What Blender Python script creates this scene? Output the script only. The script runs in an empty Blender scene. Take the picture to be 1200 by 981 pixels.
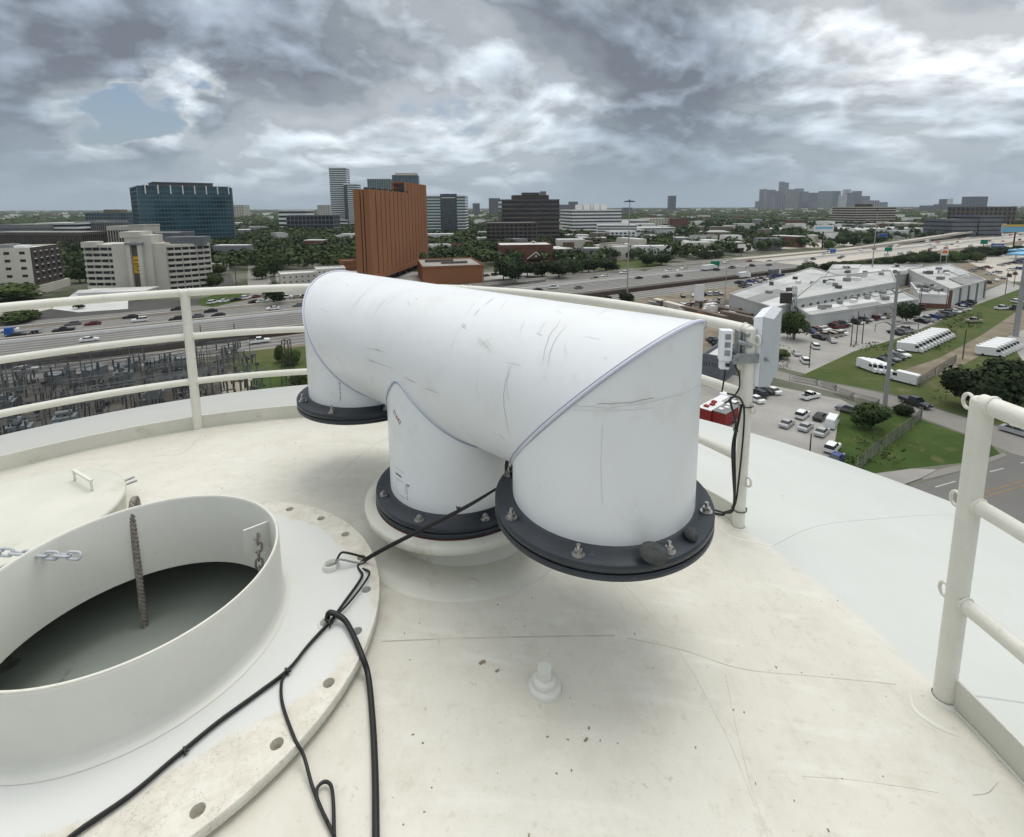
import bpy, bmesh, math, random
from math import sin, cos, pi, radians, sqrt, atan2, tan
from mathutils import Vector, Matrix
random.seed(7)
S = bpy.context.scene
COL = S.collection
# ------------------------------------------------------------------ camera, sky, sun, exposure
H = 40.0                                   # eye height above the streets
FL, PITCH, ROLL, XP, YP = 598.755, .145, -.0044, 610.33, 330.0
cd = bpy.data.cameras.new('camera'); cam = bpy.data.objects.new('camera', cd); COL.objects.link(cam)
S.camera = cam
cd.sensor_width = 36; cd.sensor_fit = 'HORIZONTAL'; cd.lens = 36 * FL / 1200
cd.shift_x = (600 - XP) / 1200; cd.shift_y = -(490.5 - YP) / 1200
cd.clip_start = .05; cd.clip_end = 60000
_c, _s, _cr, _sr = cos(PITCH), sin(PITCH), cos(ROLL), sin(ROLL)
_X = Vector((1, 0, 0)); _U = Vector((0, _s, _c)); _D = Vector((0, _c, -_s))
_right = _X * _cr + _U * _sr; _up = _U * _cr - _X * _sr
m = Matrix((_right, _up, -_D)).transposed().to_4x4(); m.translation = Vector((0, 0, H)); cam.matrix_world = m
S.render.resolution_x = 1024; S.render.resolution_y = 837
S.view_settings.view_transform = 'Standard'; S.view_settings.look = 'None'
S.view_settings.exposure = .05; S.view_settings.gamma = 1
SUN_EL, SUN_AZ = radians(74), radians(35)   # azimuth from +Y towards +X

def ray(x, y):
    u = x - XP; v = y - YP
    uu = (_cr * u + _sr * v) / FL; vv = (-_sr * u + _cr * v) / FL
    return Vector((uu, _c - vv * _s, -_s - vv * _c))
def at(x, y, z):                            # surveyed point of the photograph at world height z
    d = ray(x, y); p = d * ((z - H) / d.z); return Vector((p.x, p.y, z))
def gp(x, y, z=0.0): return at(x, y, z)
def onrow(x, y, Y):                         # surveyed point at forward distance Y
    d = ray(x, y); p = d * (Y / d.y); return Vector((p.x, p.y, p.z + H))

w = bpy.data.worlds.new('World'); S.world = w; w.use_nodes = True
class NT:
    def __init__(s, tree): s.t = tree; s.n = tree.nodes; s.l = tree.links
    def N(s, typ, ins=None, **kw):
        n = s.n.new(typ)
        for k, v in kw.items(): setattr(n, k, v)
        if ins:
            for k, v in ins.items():
                if isinstance(v, bpy.types.NodeSocket): s.l.new(v, n.inputs[k])
                else: n.inputs[k].default_value = v
        return n
    def math(s, op, a, b=0.0, c=None, clamp=False):
        ins = {0: a, 1: b}
        if c is not None: ins[2] = c
        return s.N('ShaderNodeMath', ins, operation=op, use_clamp=clamp).outputs[0]
    def mix(s, f, a, b, blend='MIX'):
        n = s.N('ShaderNodeMix', None, data_type='RGBA', blend_type=blend)
        for k, v in ((0, f), (6, a), (7, b)):
            if isinstance(v, bpy.types.NodeSocket): s.l.new(v, n.inputs[k])
            else: n.inputs[k].default_value = (*v, 1) if isinstance(v, tuple) and len(v) == 3 else v
        return n.outputs[2]
    def ramp(s, f, stops, interp='LINEAR'):
        n = s.N('ShaderNodeValToRGB', {0: f}); n.color_ramp.interpolation = interp
        e = n.color_ramp.elements
        while len(e) < len(stops): e.new(.5)
        for i, (p, c) in enumerate(stops):
            e[i].position = p; e[i].color = (c, c, c, 1) if not isinstance(c, tuple) else (*c, 1)
        return n.outputs[0]
    def noise(s, vec, scale, detail=4, rough=.55, dist=0.0, out=0, lac=2.0):
        return s.N('ShaderNodeTexNoise', {'Vector': vec, 'Scale': scale, 'Detail': detail, 'Roughness': rough, 'Distortion': dist, 'Lacunarity': lac}).outputs[out]
def vm(t, op, a, b): return t.N('ShaderNodeVectorMath', {0: a, 1: b}, operation=op).outputs[0]

def build_world():
    t = NT(w.node_tree); t.n.clear()
    out = t.N('ShaderNodeOutputWorld')
    sky = t.N('ShaderNodeTexSky', sky_type='NISHITA', sun_disc=False, sun_elevation=SUN_EL, sun_rotation=SUN_AZ, dust_density=2.0, ozone_density=1.5, altitude=50)
    tc = t.N('ShaderNodeTexCoord').outputs['Generated']
    sep = t.N('ShaderNodeSeparateXYZ', {0: tc})
    z = t.math('MAXIMUM', sep.outputs[2], 0.0)
    # flat cloud base seen from below, compressed towards the horizon
    zz = t.math('ADD', z, .42)
    px = t.math('DIVIDE', sep.outputs[0], zz); py = t.math('DIVIDE', sep.outputs[1], zz)
    p0 = t.N('ShaderNodeCombineXYZ', {0: px, 1: py, 2: t.math('DIVIDE', t.math('MULTIPLY', z, 1.0), zz)}).outputs[0]
    warp = t.N('ShaderNodeTexNoise', {'Vector': p0, 'Scale': 1.4, 'Detail': 0.0}).outputs[1]
    p = vm(t, 'ADD', vm(t, 'ADD', p0, (3.1, 1.7, 0)), vm(t, 'MULTIPLY', warp, (.26, .26, .2)))
    big = t.noise(p, .95, 2, .4)
    def puffs(off):
        q = vm(t, 'ADD', p, off)
        bil = t.math('ABSOLUTE', t.math('SUBTRACT', t.math('MULTIPLY', t.noise(vm(t, 'ADD', q, (5, 2, 1)), 3.4, 3, .45), 2.0), 1.0))
        bil2 = t.math('ABSOLUTE', t.math('SUBTRACT', t.math('MULTIPLY', t.noise(vm(t, 'ADD', q, (2, 6, 3)), 9.0, 5, .55), 2.0), 1.0))
        k = t.math('ADD', t.math('MULTIPLY', t.noise(q, 1.9, 6, .50), .76), t.math('MULTIPLY', bil, .34))
        return t.math('ADD', k, t.math('MULTIPLY', bil2, .13))
    mid = puffs((9.3, 4.1, 2)); mid2 = puffs((9.3, 4.02, 2.05))
    fine = t.noise(vm(t, 'ADD', p, (1.3, 7.1, 5)), 10, 6, .55)
    dens = t.math('ADD', t.math('MULTIPLY', big, .46), t.math('ADD', t.math('MULTIPLY', mid, .50), t.math('MULTIPLY', fine, .08)))
    tcw = vm(t, 'ADD', tc, vm(t, 'MULTIPLY', vm(t, 'SUBTRACT', t.N('ShaderNodeTexNoise', {'Vector': p0, 'Scale': 5.0, 'Detail': 6.0}).outputs[1], (.5, .5, .5)), (.24, .1, .18)))
    def lobe(x, y, size, amt):
        d = ray(x, y).normalized()
        dd = t.N('ShaderNodeVectorMath', {0: tcw, 1: tuple(d)}, operation='DISTANCE').outputs['Value']
        k = t.math('SUBTRACT', 1.0, t.math('DIVIDE', dd, size), None, True)
        return t.math('MULTIPLY', t.math('MULTIPLY', k, t.math('SUBTRACT', 2.0, k)), amt)
    for a_ in ((118, 128, .085, -.24), (188, 118, .08, -.26), (265, 128, .10, .05), (40, 175, .14, -.04), (470, 132, .08, -.05), (440, 35, .13, -.06), (250, 125, .12, -.05), (570, 105, .16, -.07), (700, 90, .12, -.04), (600, 190, .5, -.03), (100, 190, .3, -.01), (930, 75, .16, -.04), (340, 70, .30, .10), (560, 55, .24, .06), (830, 125, .28, .09), (780, 70, .25, .04), (50, 45, .22, .09), (1120, 150, .15, -.05), (1130, 90, .2, .035)):
        dens = t.math('ADD', dens, lobe(*a_))
    low = t.ramp(z, [(.0, .09), (.16, 0.0)])
    dens = t.math('ADD', t.math('ADD', dens, .020), low)
    cover = t.ramp(dens, [(.36, 0.0), (.45, 1.0)], 'EASE')
    td = t.math('ADD', t.math('SUBTRACT', dens, t.math('MULTIPLY', low, 1.15)), t.math('MULTIPLY', t.math('SUBTRACT', big, .5), .42))
    tone = t.ramp(td, [(.40, (.76, .80, .83)), (.48, (.54, .595, .645)), (.54, (.345, .395, .45)), (.64, (.215, .25, .305))], 'EASE')
    rel = t.math('ADD', 1.0, t.math('MULTIPLY', t.math('SUBTRACT', mid, mid2), 6.8))
    rel = t.math('MAXIMUM', t.math('MINIMUM', rel, 2.1), .76)
    tone = t.mix(1.0, tone, t.N('ShaderNodeCombineColor', {0: rel, 1: rel, 2: rel}).outputs[0], 'MULTIPLY')
    # higher up the clouds thin out and let the high sun glow through
    up = t.ramp(z, [(.40, 0.0), (.85, 1.0)])
    tone = t.mix(up, tone, (1.45, 1.45, 1.42))
    blue = t.mix(1.0, sky.outputs[0], (.10, .10, .10), 'MULTIPLY')
    c = t.mix(cover, blue, tone)
    hz = t.ramp(sep.outputs[2], [(.0, .92), (.035, .72), (.09, .38), (.2, .0)])
    c = t.mix(hz, c, (.275, .375, .45))
    bg = t.N('ShaderNodeBackground', {0: c, 1: 1.0})
    t.l.new(bg.outputs[0], out.inputs[0])
build_world()
sl = bpy.data.lights.new('sun', 'SUN'); sl.energy = 1.3; sl.angle = radians(34); sl.color = (1, .965, .91)
so = bpy.data.objects.new('sun', sl); COL.objects.link(so)
sd = Vector((sin(SUN_AZ) * cos(SUN_EL), cos(SUN_AZ) * cos(SUN_EL), sin(SUN_EL)))
so.rotation_euler = (-sd).to_track_quat('-Z', 'Y').to_euler(); so.location = (0, 0, 300)

# ------------------------------------------------------------------ materials
def mat(name, color, rough=.7, spec=.3, metal=0.0, var=0.0, vscale=5.0, col2=None, bump=0.0, bscale=30.0, dirt=None, space='Object', objrand=0.0):
    mm = bpy.data.materials.new(name); mm.use_nodes = True; t = NT(mm.node_tree)
    b = t.n['Principled BSDF']
    b.inputs['Roughness'].default_value = rough; b.inputs['Metallic'].default_value = metal
    b.inputs['Specular IOR Level'].default_value = spec
    co = t.N('ShaderNodeTexCoord').outputs[space]
    c = (*color, 1)
    if var or col2:
        n = t.noise(co, vscale, 6, .6)
        c2 = col2 if col2 else tuple(min(1, x * (1 - var)) for x in color)
        f = t.ramp(n, [(.36, 0.0), (.64, 1.0)])
        c = t.mix(f, tuple(color), tuple(c2))
    if dirt:
        dcol, dscale, lo, hi = dirt
        n = t.noise(vm(t, 'ADD', co, (5, 3, 1)), dscale, 9, .68)
        f = t.ramp(n, [(lo, 0.0), (hi, 1.0)])
        c = t.mix(f, c if isinstance(c, bpy.types.NodeSocket) else tuple(color), tuple(dcol))
    if objrand:
        r = t.N('ShaderNodeObjectInfo').outputs['Random']
        hs = t.N('ShaderNodeHueSaturation', {'Hue': t.math('ADD', .5 - objrand * .06, t.math('MULTIPLY', r, objrand * .12)), 'Value': t.math('ADD', 1 - objrand, t.math('MULTIPLY', r, 2 * objrand))})
        if isinstance(c, bpy.types.NodeSocket): t.l.new(c, hs.inputs['Color'])
        else: hs.inputs['Color'].default_value = c
        c = hs.outputs[0]
    if isinstance(c, bpy.types.NodeSocket): t.l.new(c, b.inputs['Base Color'])
    else: b.inputs['Base Color'].default_value = c
    if bump:
        n = t.noise(co, bscale, 5, .6)
        bn = t.N('ShaderNodeBump', {'Height': n, 'Strength': bump, 'Distance': .02})
        t.l.new(bn.outputs[0], b.inputs['Normal'])
    return mm
M = {}
M['rail'] = mat('cream_rail_paint', (.70, .69, .62), .38, .4, var=.06, vscale=9, dirt=((.52, .48, .39), 16, .60, .74), bump=.10, bscale=60)
M['toe'] = mat('cream_toe_paint', (.62, .62, .55), .5, .35, var=.10, vscale=3, dirt=((.42, .40, .33), 6, .56, .75), bump=.08, bscale=25)
M['neck'] = mat('white_neck_paint', (.63, .635, .585), .42, .4, var=.07, vscale=4, dirt=((.45, .43, .36), 22, .66, .74), bump=.05, bscale=30)
M['black_flange'] = mat('slate_grey_plastic', (.030, .038, .048), .42, .4, var=.25, vscale=8, dirt=((.12, .125, .13), 30, .62, .8))
M['rubber'] = mat('black_cable_jacket', (.012, .012, .013), .45, .4)
M['tie'] = mat('black_cable_tie', (.02, .02, .022), .35, .5)
M['steel'] = mat('stainless_steel', (.50, .49, .47), .32, .5, 1.0, var=.2, vscale=40)
M['galv'] = mat('galvanised_steel', (.36, .38, .39), .45, .5, .6, var=.3, vscale=30)
M['rope'] = mat('brown_twisted_rope', (.31, .28, .245), .9, .1, var=.45, vscale=60)
M['rock'] = mat('dark_basalt_stone', (.085, .088, .088), .85, .2, var=.25, vscale=30, bump=.5, bscale=60)
M['antenna'] = mat('white_antenna_plastic', (.78, .81, .85), .4, .45, var=.03, vscale=6)
M['antenna_grey'] = mat('pale_grey_antenna_edge', (.46, .49, .52), .45, .4, var=.05)
M['bead'] = mat('blue_grey_mitre_weld', (.58, .61, .68), .5, .4)
M['beadline'] = mat('blue_ink_mitre_line', (.36, .385, .50), .5, .3)
M['scratch'] = mat('grey_scuff', (.36, .355, .35), .8, .1)
M['ink'] = mat('black_ink', (.02, .02, .022), .7, .1)
M['redink'] = mat('faded_red_ink', (.30, .07, .06), .7, .1)
M['water'] = mat('tank_water', (.29, .325, .295), .8, .2, var=.10, vscale=2, dirt=((.15, .165, .15), 7, .62, .7))
M['tank_in'] = mat('tank_lining', (.25, .27, .25), .7)
M['yellowhook'] = mat('yellow_brass_hook', (.45, .33, .12), .5, .4, .3)

def pipe_material():
    mm = mat('white_polypropylene_pipe', (.73, .76, .785), .36, .4); t = NT(mm.node_tree); b = t.n['Principled BSDF']
    co = t.N('ShaderNodeTexCoord').outputs['Object']
    n = t.noise(co, 2.2, 5, .6)
    c = t.mix(t.ramp(n, [(.35, 0.0), (.65, 1.0)]), (.735, .765, .785), (.69, .71, .72))
    # fine handling scratches: thin, stretched noise in the cross direction of the pipe run
    rot = t.N('ShaderNodeMapping', {'Vector': co, 'Rotation': (0, 0, -2.3711), 'Scale': (46.0, 2.2, 2.2)}).outputs[0]
    s1 = t.noise(rot, 1.0, 3, .6, .3)
    patch = t.ramp(t.noise(vm(t, 'ADD', co, (2, 8, 1)), 3.4, 3, .6), [(.52, 0.0), (.66, 1.0)])
    line = t.ramp(s1, [(.695, 0.0), (.72, 1.0)])
    f = t.math('MULTIPLY', t.math('MULTIPLY', line, patch), .28)
    c = t.mix(f, c, (.36, .36, .36))
    sm = t.ramp(t.noise(vm(t, 'ADD', co, (7, 1, 4)), 7, 8, .72), [(.56, 0.0), (.74, .42)])
    c = t.mix(sm, c, (.55, .53, .49))
    t.l.new(c, b.inputs['Base Color'])
    bn = t.N('ShaderNodeBump', {'Height': t.noise(co, 5, 3), 'Strength': .05, 'Distance': .02}); t.l.new(bn.outputs[0], b.inputs['Normal'])
    return mm
M['pipe'] = pipe_material()

# ------------------------------------------------------------------ mesh helpers
class MB:
    def __init__(s): s.v = []; s.f = []; s.m = []; s.sm = []
    def add(s, vs, fs, mi=0, smooth=False):
        o = len(s.v); s.v += [tuple(v) for v in vs]
        for f in fs: s.f.append(tuple(i + o for i in f)); s.m.append(mi); s.sm.append(smooth)
        return s
    def box(s, c, size, rz=0.0, mi=0, taper=1.0, mtx=None):
        x, y, z = size[0] / 2, size[1] / 2, size[2] / 2
        vs = []
        for dz, k in ((-z, 1), (z, taper)):
            for dx, dy in ((-x, -y), (x, -y), (x, y), (-x, y)):
                p = Vector((dx * k, dy * k, dz))
                if mtx is not None: p = mtx @ p
                elif rz: p = Vector((p.x * cos(rz) - p.y * sin(rz), p.x * sin(rz) + p.y * cos(rz), p.z))
                vs.append(p + Vector(c))
        return s.add(vs, [(3, 2, 1, 0), (4, 5, 6, 7), (0, 1, 5, 4), (1, 2, 6, 5), (2, 3, 7, 6), (3, 0, 4, 7)], mi)
    def zbox(s, x0, x1, y0, y1, z0, z1, mi=0): return s.box(((x0 + x1) / 2, (y0 + y1) / 2, (z0 + z1) / 2), (x1 - x0, y1 - y0, z1 - z0), 0, mi)
    def prism(s, pts, z0, z1, mi=0, cap=True):
        n = len(pts); vs = [(p[0], p[1], z0) for p in pts] + [(p[0], p[1], z1) for p in pts]
        fs = [(i, (i + 1) % n, (i + 1) % n + n, i + n) for i in range(n)]
        if cap: fs += [tuple(range(n))[::-1], tuple(range(n, 2 * n))]
        return s.add(vs, fs, mi)
    def cyl(s, p0, p1, r0, r1=None, seg=12, mi=0, caps=True, smooth=True):
        r1 = r0 if r1 is None else r1
        p0 = Vector(p0); p1 = Vector(p1); d = (p1 - p0).normalized()
        a = d.orthogonal().normalized(); b = d.cross(a)
        vs = []
        for p, r in ((p0, r0), (p1, r1)):
            for i in range(seg):
                t = 2 * pi * i / seg; vs.append(p + a * (cos(t) * r) + b * (sin(t) * r))
        s.add(vs, [(i, (i + 1) % seg, (i + 1) % seg + seg, i + seg) for i in range(seg)], mi, smooth)
        if caps: s.add(vs, [tuple(range(seg))[::-1], tuple(range(seg, 2 * seg))], mi)
        return s
    def tube(s, pts, r, seg=8, mi=0, closed=False, caps=True):
        pts = [Vector(p) for p in pts]; n = len(pts); vs = []
        a = None
        for i, p in enumerate(pts):
            q0 = pts[(i - 1) % n] if (i > 0 or closed) else p; q1 = pts[(i + 1) % n] if (i < n - 1 or closed) else p
            d = (q1 - q0).normalized()
            if a is None: a = d.orthogonal().normalized()
            a = (a - d * a.dot(d)).normalized(); b = d.cross(a)
            rr = r[i] if isinstance(r, (list, tuple)) else r
            for k in range(seg):
                t = 2 * pi * k / seg; vs.append(p + a * (cos(t) * rr) + b * (sin(t) * rr))
        fs = []
        for i in range(n if closed else n - 1):
            j = (i + 1) % n
            for k in range(seg): fs.append((i * seg + k, i * seg + (k + 1) % seg, j * seg + (k + 1) % seg, j * seg + k))
        s.add(vs, fs, mi, True)
        if caps and not closed: s.add(vs, [tuple(range(seg))[::-1], tuple(range((n - 1) * seg, n * seg))], mi)
        return s
    def lathe(s, prof, c=(0, 0, 0), seg=64, mi=0, smooth=True, a0=0, a1=2 * pi):
        full = abs(a1 - a0 - 2 * pi) < 1e-6; n = seg if full else seg + 1; vs = []
        for r, z in prof:
            for i in range(n):
                t = a0 + (a1 - a0) * i / seg; vs.append((c[0] + r * cos(t), c[1] + r * sin(t), c[2] + z))
        fs = []
        for j in range(len(prof) - 1):
            for i in range(seg):
                k = (i + 1) % n; fs.append((j * n + i, j * n + k, (j + 1) * n + k, (j + 1) * n + i))
        s.add(vs, fs, mi, smooth); return s
    def torus(s, c, R, r, axis=(0, 0, 1), seg=24, k=8, mi=0, sx=1.0, up=None):
        ax = Vector(axis).normalized(); a = Vector(up) if up else ax.orthogonal().normalized(); a = (a - ax * a.dot(ax)).normalized(); b = ax.cross(a)
        pts = [Vector(c) + a * (cos(2 * pi * i / seg) * R * sx) + b * (sin(2 * pi * i / seg) * R) for i in range(seg)]
        return s.tube(pts, r, k, mi, True)
    def blob(s, c, rad, mi=0, seg=12, rings=8, jit=0.0, sc=(1, 1, 1), rnd=random):
        vs = []; fs = []
        for j in range(rings + 1):
            ph = pi * j / rings
            for i in range(seg):
                t = 2 * pi * i / seg; k = 1 + rnd.uniform(-jit, jit)
                vs.append((c[0] + rad * k * sc[0] * sin(ph) * cos(t), c[1] + rad * k * sc[1] * sin(ph) * sin(t), c[2] + rad * k * sc[2] * cos(ph)))
        for j in range(rings):
            for i in range(seg): fs.append((j * seg + i, (j + 1) * seg + i, (j + 1) * seg + (i + 1) % seg, j * seg + (i + 1) % seg))
        return s.add(vs, fs, mi, True)
    def quad(s, a, b, c, d, mi=0): return s.add([a, b, c, d], [(0, 1, 2, 3)], mi)
    def mesh(s, name, mats, org=Vector((0, 0, 0))):
        me = bpy.data.meshes.new(name)
        me.from_pydata([(x - org.x, y - org.y, z - org.z) for x, y, z in s.v], [], s.f)
        for x in mats: me.materials.append(M[x] if isinstance(x, str) else x)
        me.polygons.foreach_set('material_index', s.m); me.polygons.foreach_set('use_smooth', s.sm); me.update()
        return me
ORG = {}
def tag(o, label=None, cat=None, group=None, kind=None):
    if label: o['label'] = label
    if cat: o['category'] = cat
    if group: o['group'] = group
    if kind: o['kind'] = kind
    return o
def empty(name, loc, label, cat, group=None, rz=0.0):
    o = bpy.data.objects.new(name, None); COL.objects.link(o); o.location = loc; o.rotation_euler = (0, 0, rz); o.empty_display_size = .2
    ORG[o.name] = Vector(loc); return tag(o, label, cat, group)
def put(mb, name, mats, parent=None, label=None, cat=None, group=None, kind=None, org=None):
    """link the collected geometry (world coordinates) as one mesh object, under parent if given"""
    if isinstance(mats, str): mats = [mats]
    if parent is not None: og = ORG[parent.name]
    else: og = Vector(org) if org is not None else Vector((0, 0, 0))
    o = bpy.data.objects.new(name, mb.mesh(name, mats, og)); COL.objects.link(o)
    if parent is not None: o.parent = parent
    else: o.location = og
    ORG[o.name] = og
    return tag(o, label, cat, group, kind)
def link_mesh(name, me, parent=None, loc=(0, 0, 0), rot=(0, 0, 0), scale=(1, 1, 1)):
    o = bpy.data.objects.new(name, me); COL.objects.link(o); o.location = loc; o.rotation_euler = rot; o.scale = scale
    if parent is not None: o.parent = parent
    return o
def copy_tree(o, parent=None):
    c = o.copy(); COL.objects.link(c)
    c.parent = parent
    for ch in [x for x in o.children]: copy_tree(ch, c)
    return c
def spline(pts, n=10):
    pts = [Vector(p) for p in pts]; P = [pts[0] * 2 - pts[1]] + pts + [pts[-1] * 2 - pts[-2]]; out = []
    for i in range(1, len(P) - 2):
        for k in range(n):
            t = k / n; a, b, c, d = P[i - 1], P[i], P[i + 1], P[i + 2]
            out.append(.5 * ((2 * b) + (c - a) * t + (2 * a - 5 * b + 4 * c - d) * t * t + (3 * b - a - 3 * c + d) * t ** 3))
    out.append(pts[-1]); return out

# ================================================================== 1. THE TANK TOP
CX, CY, RS, RR = -1.292, 1.151, 15.0, 2.725            # dome centre, dome radius, railing ring radius
CZ = H - 1.64 - sqrt(RS * RS - RR * RR)
def dz(x, y):                                          # height of the dome surface
    r2 = (x - CX) ** 2 + (y - CY) ** 2; r = sqrt(r2)
    if r > RR + .03:
        w_ = max(0.0, min(1.0, 1.6 * cos(atan2(y - CY, x - CX) - radians(128)))); k_ = min(1.0, (r - RR - .03) / .55)
        up_ = .125 * w_ * k_ * k_ * (3 - 2 * k_) * max(0.0, 1 - max(0.0, r - 4.2) / 4.5)
    else: up_ = 0.0
    if r < 9.0: return CZ + sqrt(RS * RS - r2) + up_
    z9 = CZ + sqrt(RS * RS - 81); k = (r - 9.0)
    return z9 - .75 * k - .16 * k * k
def dm(x, y, off=0.0):                                 # surveyed point on the dome
    d = ray(x, y).normalized(); c = Vector((CX, CY, CZ - H)); b = d.dot(c); D = b * b - (c.dot(c) - (RS + off) ** 2)
    p = d * (b - sqrt(max(D, 0))); return Vector((p.x, p.y, p.z + H))
def dn(p): return (p - Vector((CX, CY, CZ))).normalized()
HC = Vector((-1.241, 1.478, H - 1.36)); NR = .4146; FR = .749

def dome_material():
    mm = mat('painted_tank_steel', (.7, .7, .65), .55, .3); t = NT(mm.node_tree); b = t.n['Principled BSDF']
    co = t.N('ShaderNodeTexCoord').outputs['Object']
    xy = vm(t, 'MULTIPLY', co, (1, 1, 0))
    r = t.N('ShaderNodeVectorMath', {0: xy, 1: (0, 0, 0)}, operation='DISTANCE').outputs['Value']
    n1 = t.noise(co, 1.3, 6, .62); n2 = t.noise(vm(t, 'ADD', co, (3, 9, 0)), 7, 9, .7); n3 = t.noise(vm(t, 'ADD', co, (13, 2, 0)), 45, 6, .7)
    cream = t.mix(t.ramp(n1, [(.35, 0.0), (.65, 1.0)]), (.645, .63, .565), (.585, .57, .50))
    cream = t.mix(t.ramp(n2, [(.48, 0.0), (.70, .5)]), cream, (.50, .47, .39))
    n4 = t.noise(vm(t, 'ADD', co, (21, 5, 0)), 20, 9, .75)
    cream = t.mix(t.ramp(n4, [(.56, 0.0), (.66, .4)]), cream, (.45, .41, .33))
    cream = t.mix(t.ramp(t.noise(vm(t, 'MULTIPLY', vm(t, 'ADD', co, (2, 11, 0)), (7, 1.1, 1)), 3.0, 7, .7), [(.60, 0.0), (.70, .35)]), cream, (.52, .49, .42))
    cream = t.mix(t.ramp(n3, [(.62, 0.0), (.70, .55)]), cream, (.36, .33, .27))
    # old dull paint carries hairline brown cracks
    vor = t.N('ShaderNodeTexVoronoi', {'Vector': vm(t, 'ADD', co, t.N('ShaderNodeTexNoise', {'Vector': co, 'Scale': 3.0, 'Detail': 5.0}).outputs[1]), 'Scale': 1.1}, feature='DISTANCE_TO_EDGE').outputs['Distance']
    ck = t.math('MULTIPLY', t.ramp(vor, [(.0, 1.0), (.006, 0.0)]), t.ramp(n1, [(.5, 0.0), (.6, .22)]))
    cream = t.mix(ck, cream, (.36, .33, .26))
    rub = t.ramp(t.noise(vm(t, 'MULTIPLY', co, (1.2, 5.5, 1)), 2.4, 7, .65), [(.56, 0.0), (.68, .32)])
    cream = t.mix(rub, cream, (.74, .74, .69))
    white = t.mix(t.ramp(n1, [(.3, 0.0), (.7, 1.0)]), (.57, .592, .57), (.53, .55, .525))
    white = t.mix(t.ramp(t.noise(vm(t, 'ADD', co, (8, 8, 0)), 16, 8, .72), [(.60, 0.0), (.72, .4)]), white, (.50, .51, .47))
    white = t.mix(t.ramp(n2, [(.60, 0.0), (.8, .35)]), white, (.55, .56, .52))
    edge = t.math('ADD', r, t.math('MULTIPLY', t.math('SUBTRACT', n2, .5), .10))
    f = t.ramp(t.math('DIVIDE', edge, 5.0), [(.5462, 0.0), (.5482, 1.0)])
    c = t.mix(f, cream, white)
    # the far rim of the shell is duller again, behind the toe plate
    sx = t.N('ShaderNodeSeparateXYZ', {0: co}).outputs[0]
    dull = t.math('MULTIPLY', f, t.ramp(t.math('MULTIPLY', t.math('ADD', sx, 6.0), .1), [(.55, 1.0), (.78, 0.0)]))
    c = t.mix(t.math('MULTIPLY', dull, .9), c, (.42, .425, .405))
    t.l.new(c, b.inputs['Base Color'])
    h = t.math('ADD', t.math('MULTIPLY', n2, .6), t.math('MULTIPLY', t.noise(co, 260, 2), .12))
    bn = t.N('ShaderNodeBump', {'Height': h, 'Strength': .55, 'Distance': .008}); t.l.new(bn.outputs[0], b.inputs['Normal'])
    return mm
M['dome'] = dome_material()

tower = empty('water_tower', (CX, CY, 0), 'huge white elevated water tank whose shallow dome top fills the foreground', 'water tower')
mb = MB()
NSEG, NRAD = 128, 60; vs = []; fs = []
for j in range(NRAD + 1):
    s_ = (j / NRAD) ** 1.7
    for i in range(NSEG):
        t_ = 2 * pi * i / NSEG
        a = Vector((HC.x + NR * cos(t_), HC.y + NR * sin(t_))); b_ = Vector((CX + 10.8 * cos(t_), CY + 10.8 * sin(t_)))
        p = a.lerp(b_, s_); vs.append((p.x, p.y, dz(p.x, p.y)))
for j in range(NRAD):
    for i in range(NSEG): fs.append((j * NSEG + i, (j + 1) * NSEG + i, (j + 1) * NSEG + (i + 1) % NSEG, j * NSEG + (i + 1) % NSEG))
fs = [f[::-1] for f in fs]
mb.add(vs, fs, 0, True)
ze = dz(CX + 10.8, CY)
prof = [(10.8, ze), (11.3, ze - .9), (11.5, ze - 2.2), (11.3, ze - 4), (10, ze - 6.5), (7.5, ze - 8.5), (4.5, ze - 9.8), (2.6, ze - 11.5), (2.4, ze - 14), (2.4, 2), (4, 0)]
mb.lathe([(r, z) for r, z in prof], (CX, CY, 0), 96)
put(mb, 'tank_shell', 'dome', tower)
# stored water disc, raised close under the hatch to catch more light
mb = MB(); mb.lathe([(0.001, 0), (2.35, 0)], (CX, CY, H - 1.63), 48); put(mb, 'stored_water', 'water', tower)
# weld seams and old cracks on the plates
M['seam'] = mat('dirty_weld_seam', (.56, .54, .465), .7, .2, var=.3, vscale=12)
M['crack'] = mat('rusty_crack_line', (.27, .23, .16), .8, .1, var=.4, vscale=20)
M['seamw'] = mat('grey_white_seam', (.47, .49, .475), .6, .2)
def seam(pts, r, m_, name='weld_seam', off=0.0):
    q = spline([dm(x, y) for x, y in pts], 8)
    q2 = []
    for p in q:
        z = dz(p.x, p.y); q2.append(Vector((p.x, p.y, z - r * .55 + off)))
    mb = MB(); mb.tube(q2, r, 6); return put(mb, name, m_, tower)
seam([(447, 752), (520, 749), (600, 747), (720, 745)], .0035, 'seam')
seam([(735, 748), (800, 762), (870, 784), (960, 793), (1050, 802)], .0024, 'seam')
seam([(700, 655), (745, 700), (800, 770), (850, 860), (885, 945)], .0010, 'seam')
seam([(905, 640), (960, 616), (1040, 607), (1118, 604)], .0028, 'seamw')
seam([(1122, 813), (1160, 818), (1215, 826)], .005, 'seamw')
seam([(962, 912), (1010, 915), (1100, 931), (1150, 934), (1168, 922), (1171, 914)], .0028, 'crack', 'paint_crack') if False else None
seam([(1140, 932), (1158, 929), (1170, 916)], .0013, 'seam', 'paint_crack')
seam([(940, 910), (990, 913), (1050, 921), (1100, 929)], .0010, 'seam', 'paint_crack')
seam([(850, 790), (862, 850), (880, 920), (900, 981)], .0009, 'seam', 'paint_crack')
seam([(180, 535), (215, 530), (236, 510)], .003, 'seam')
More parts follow.
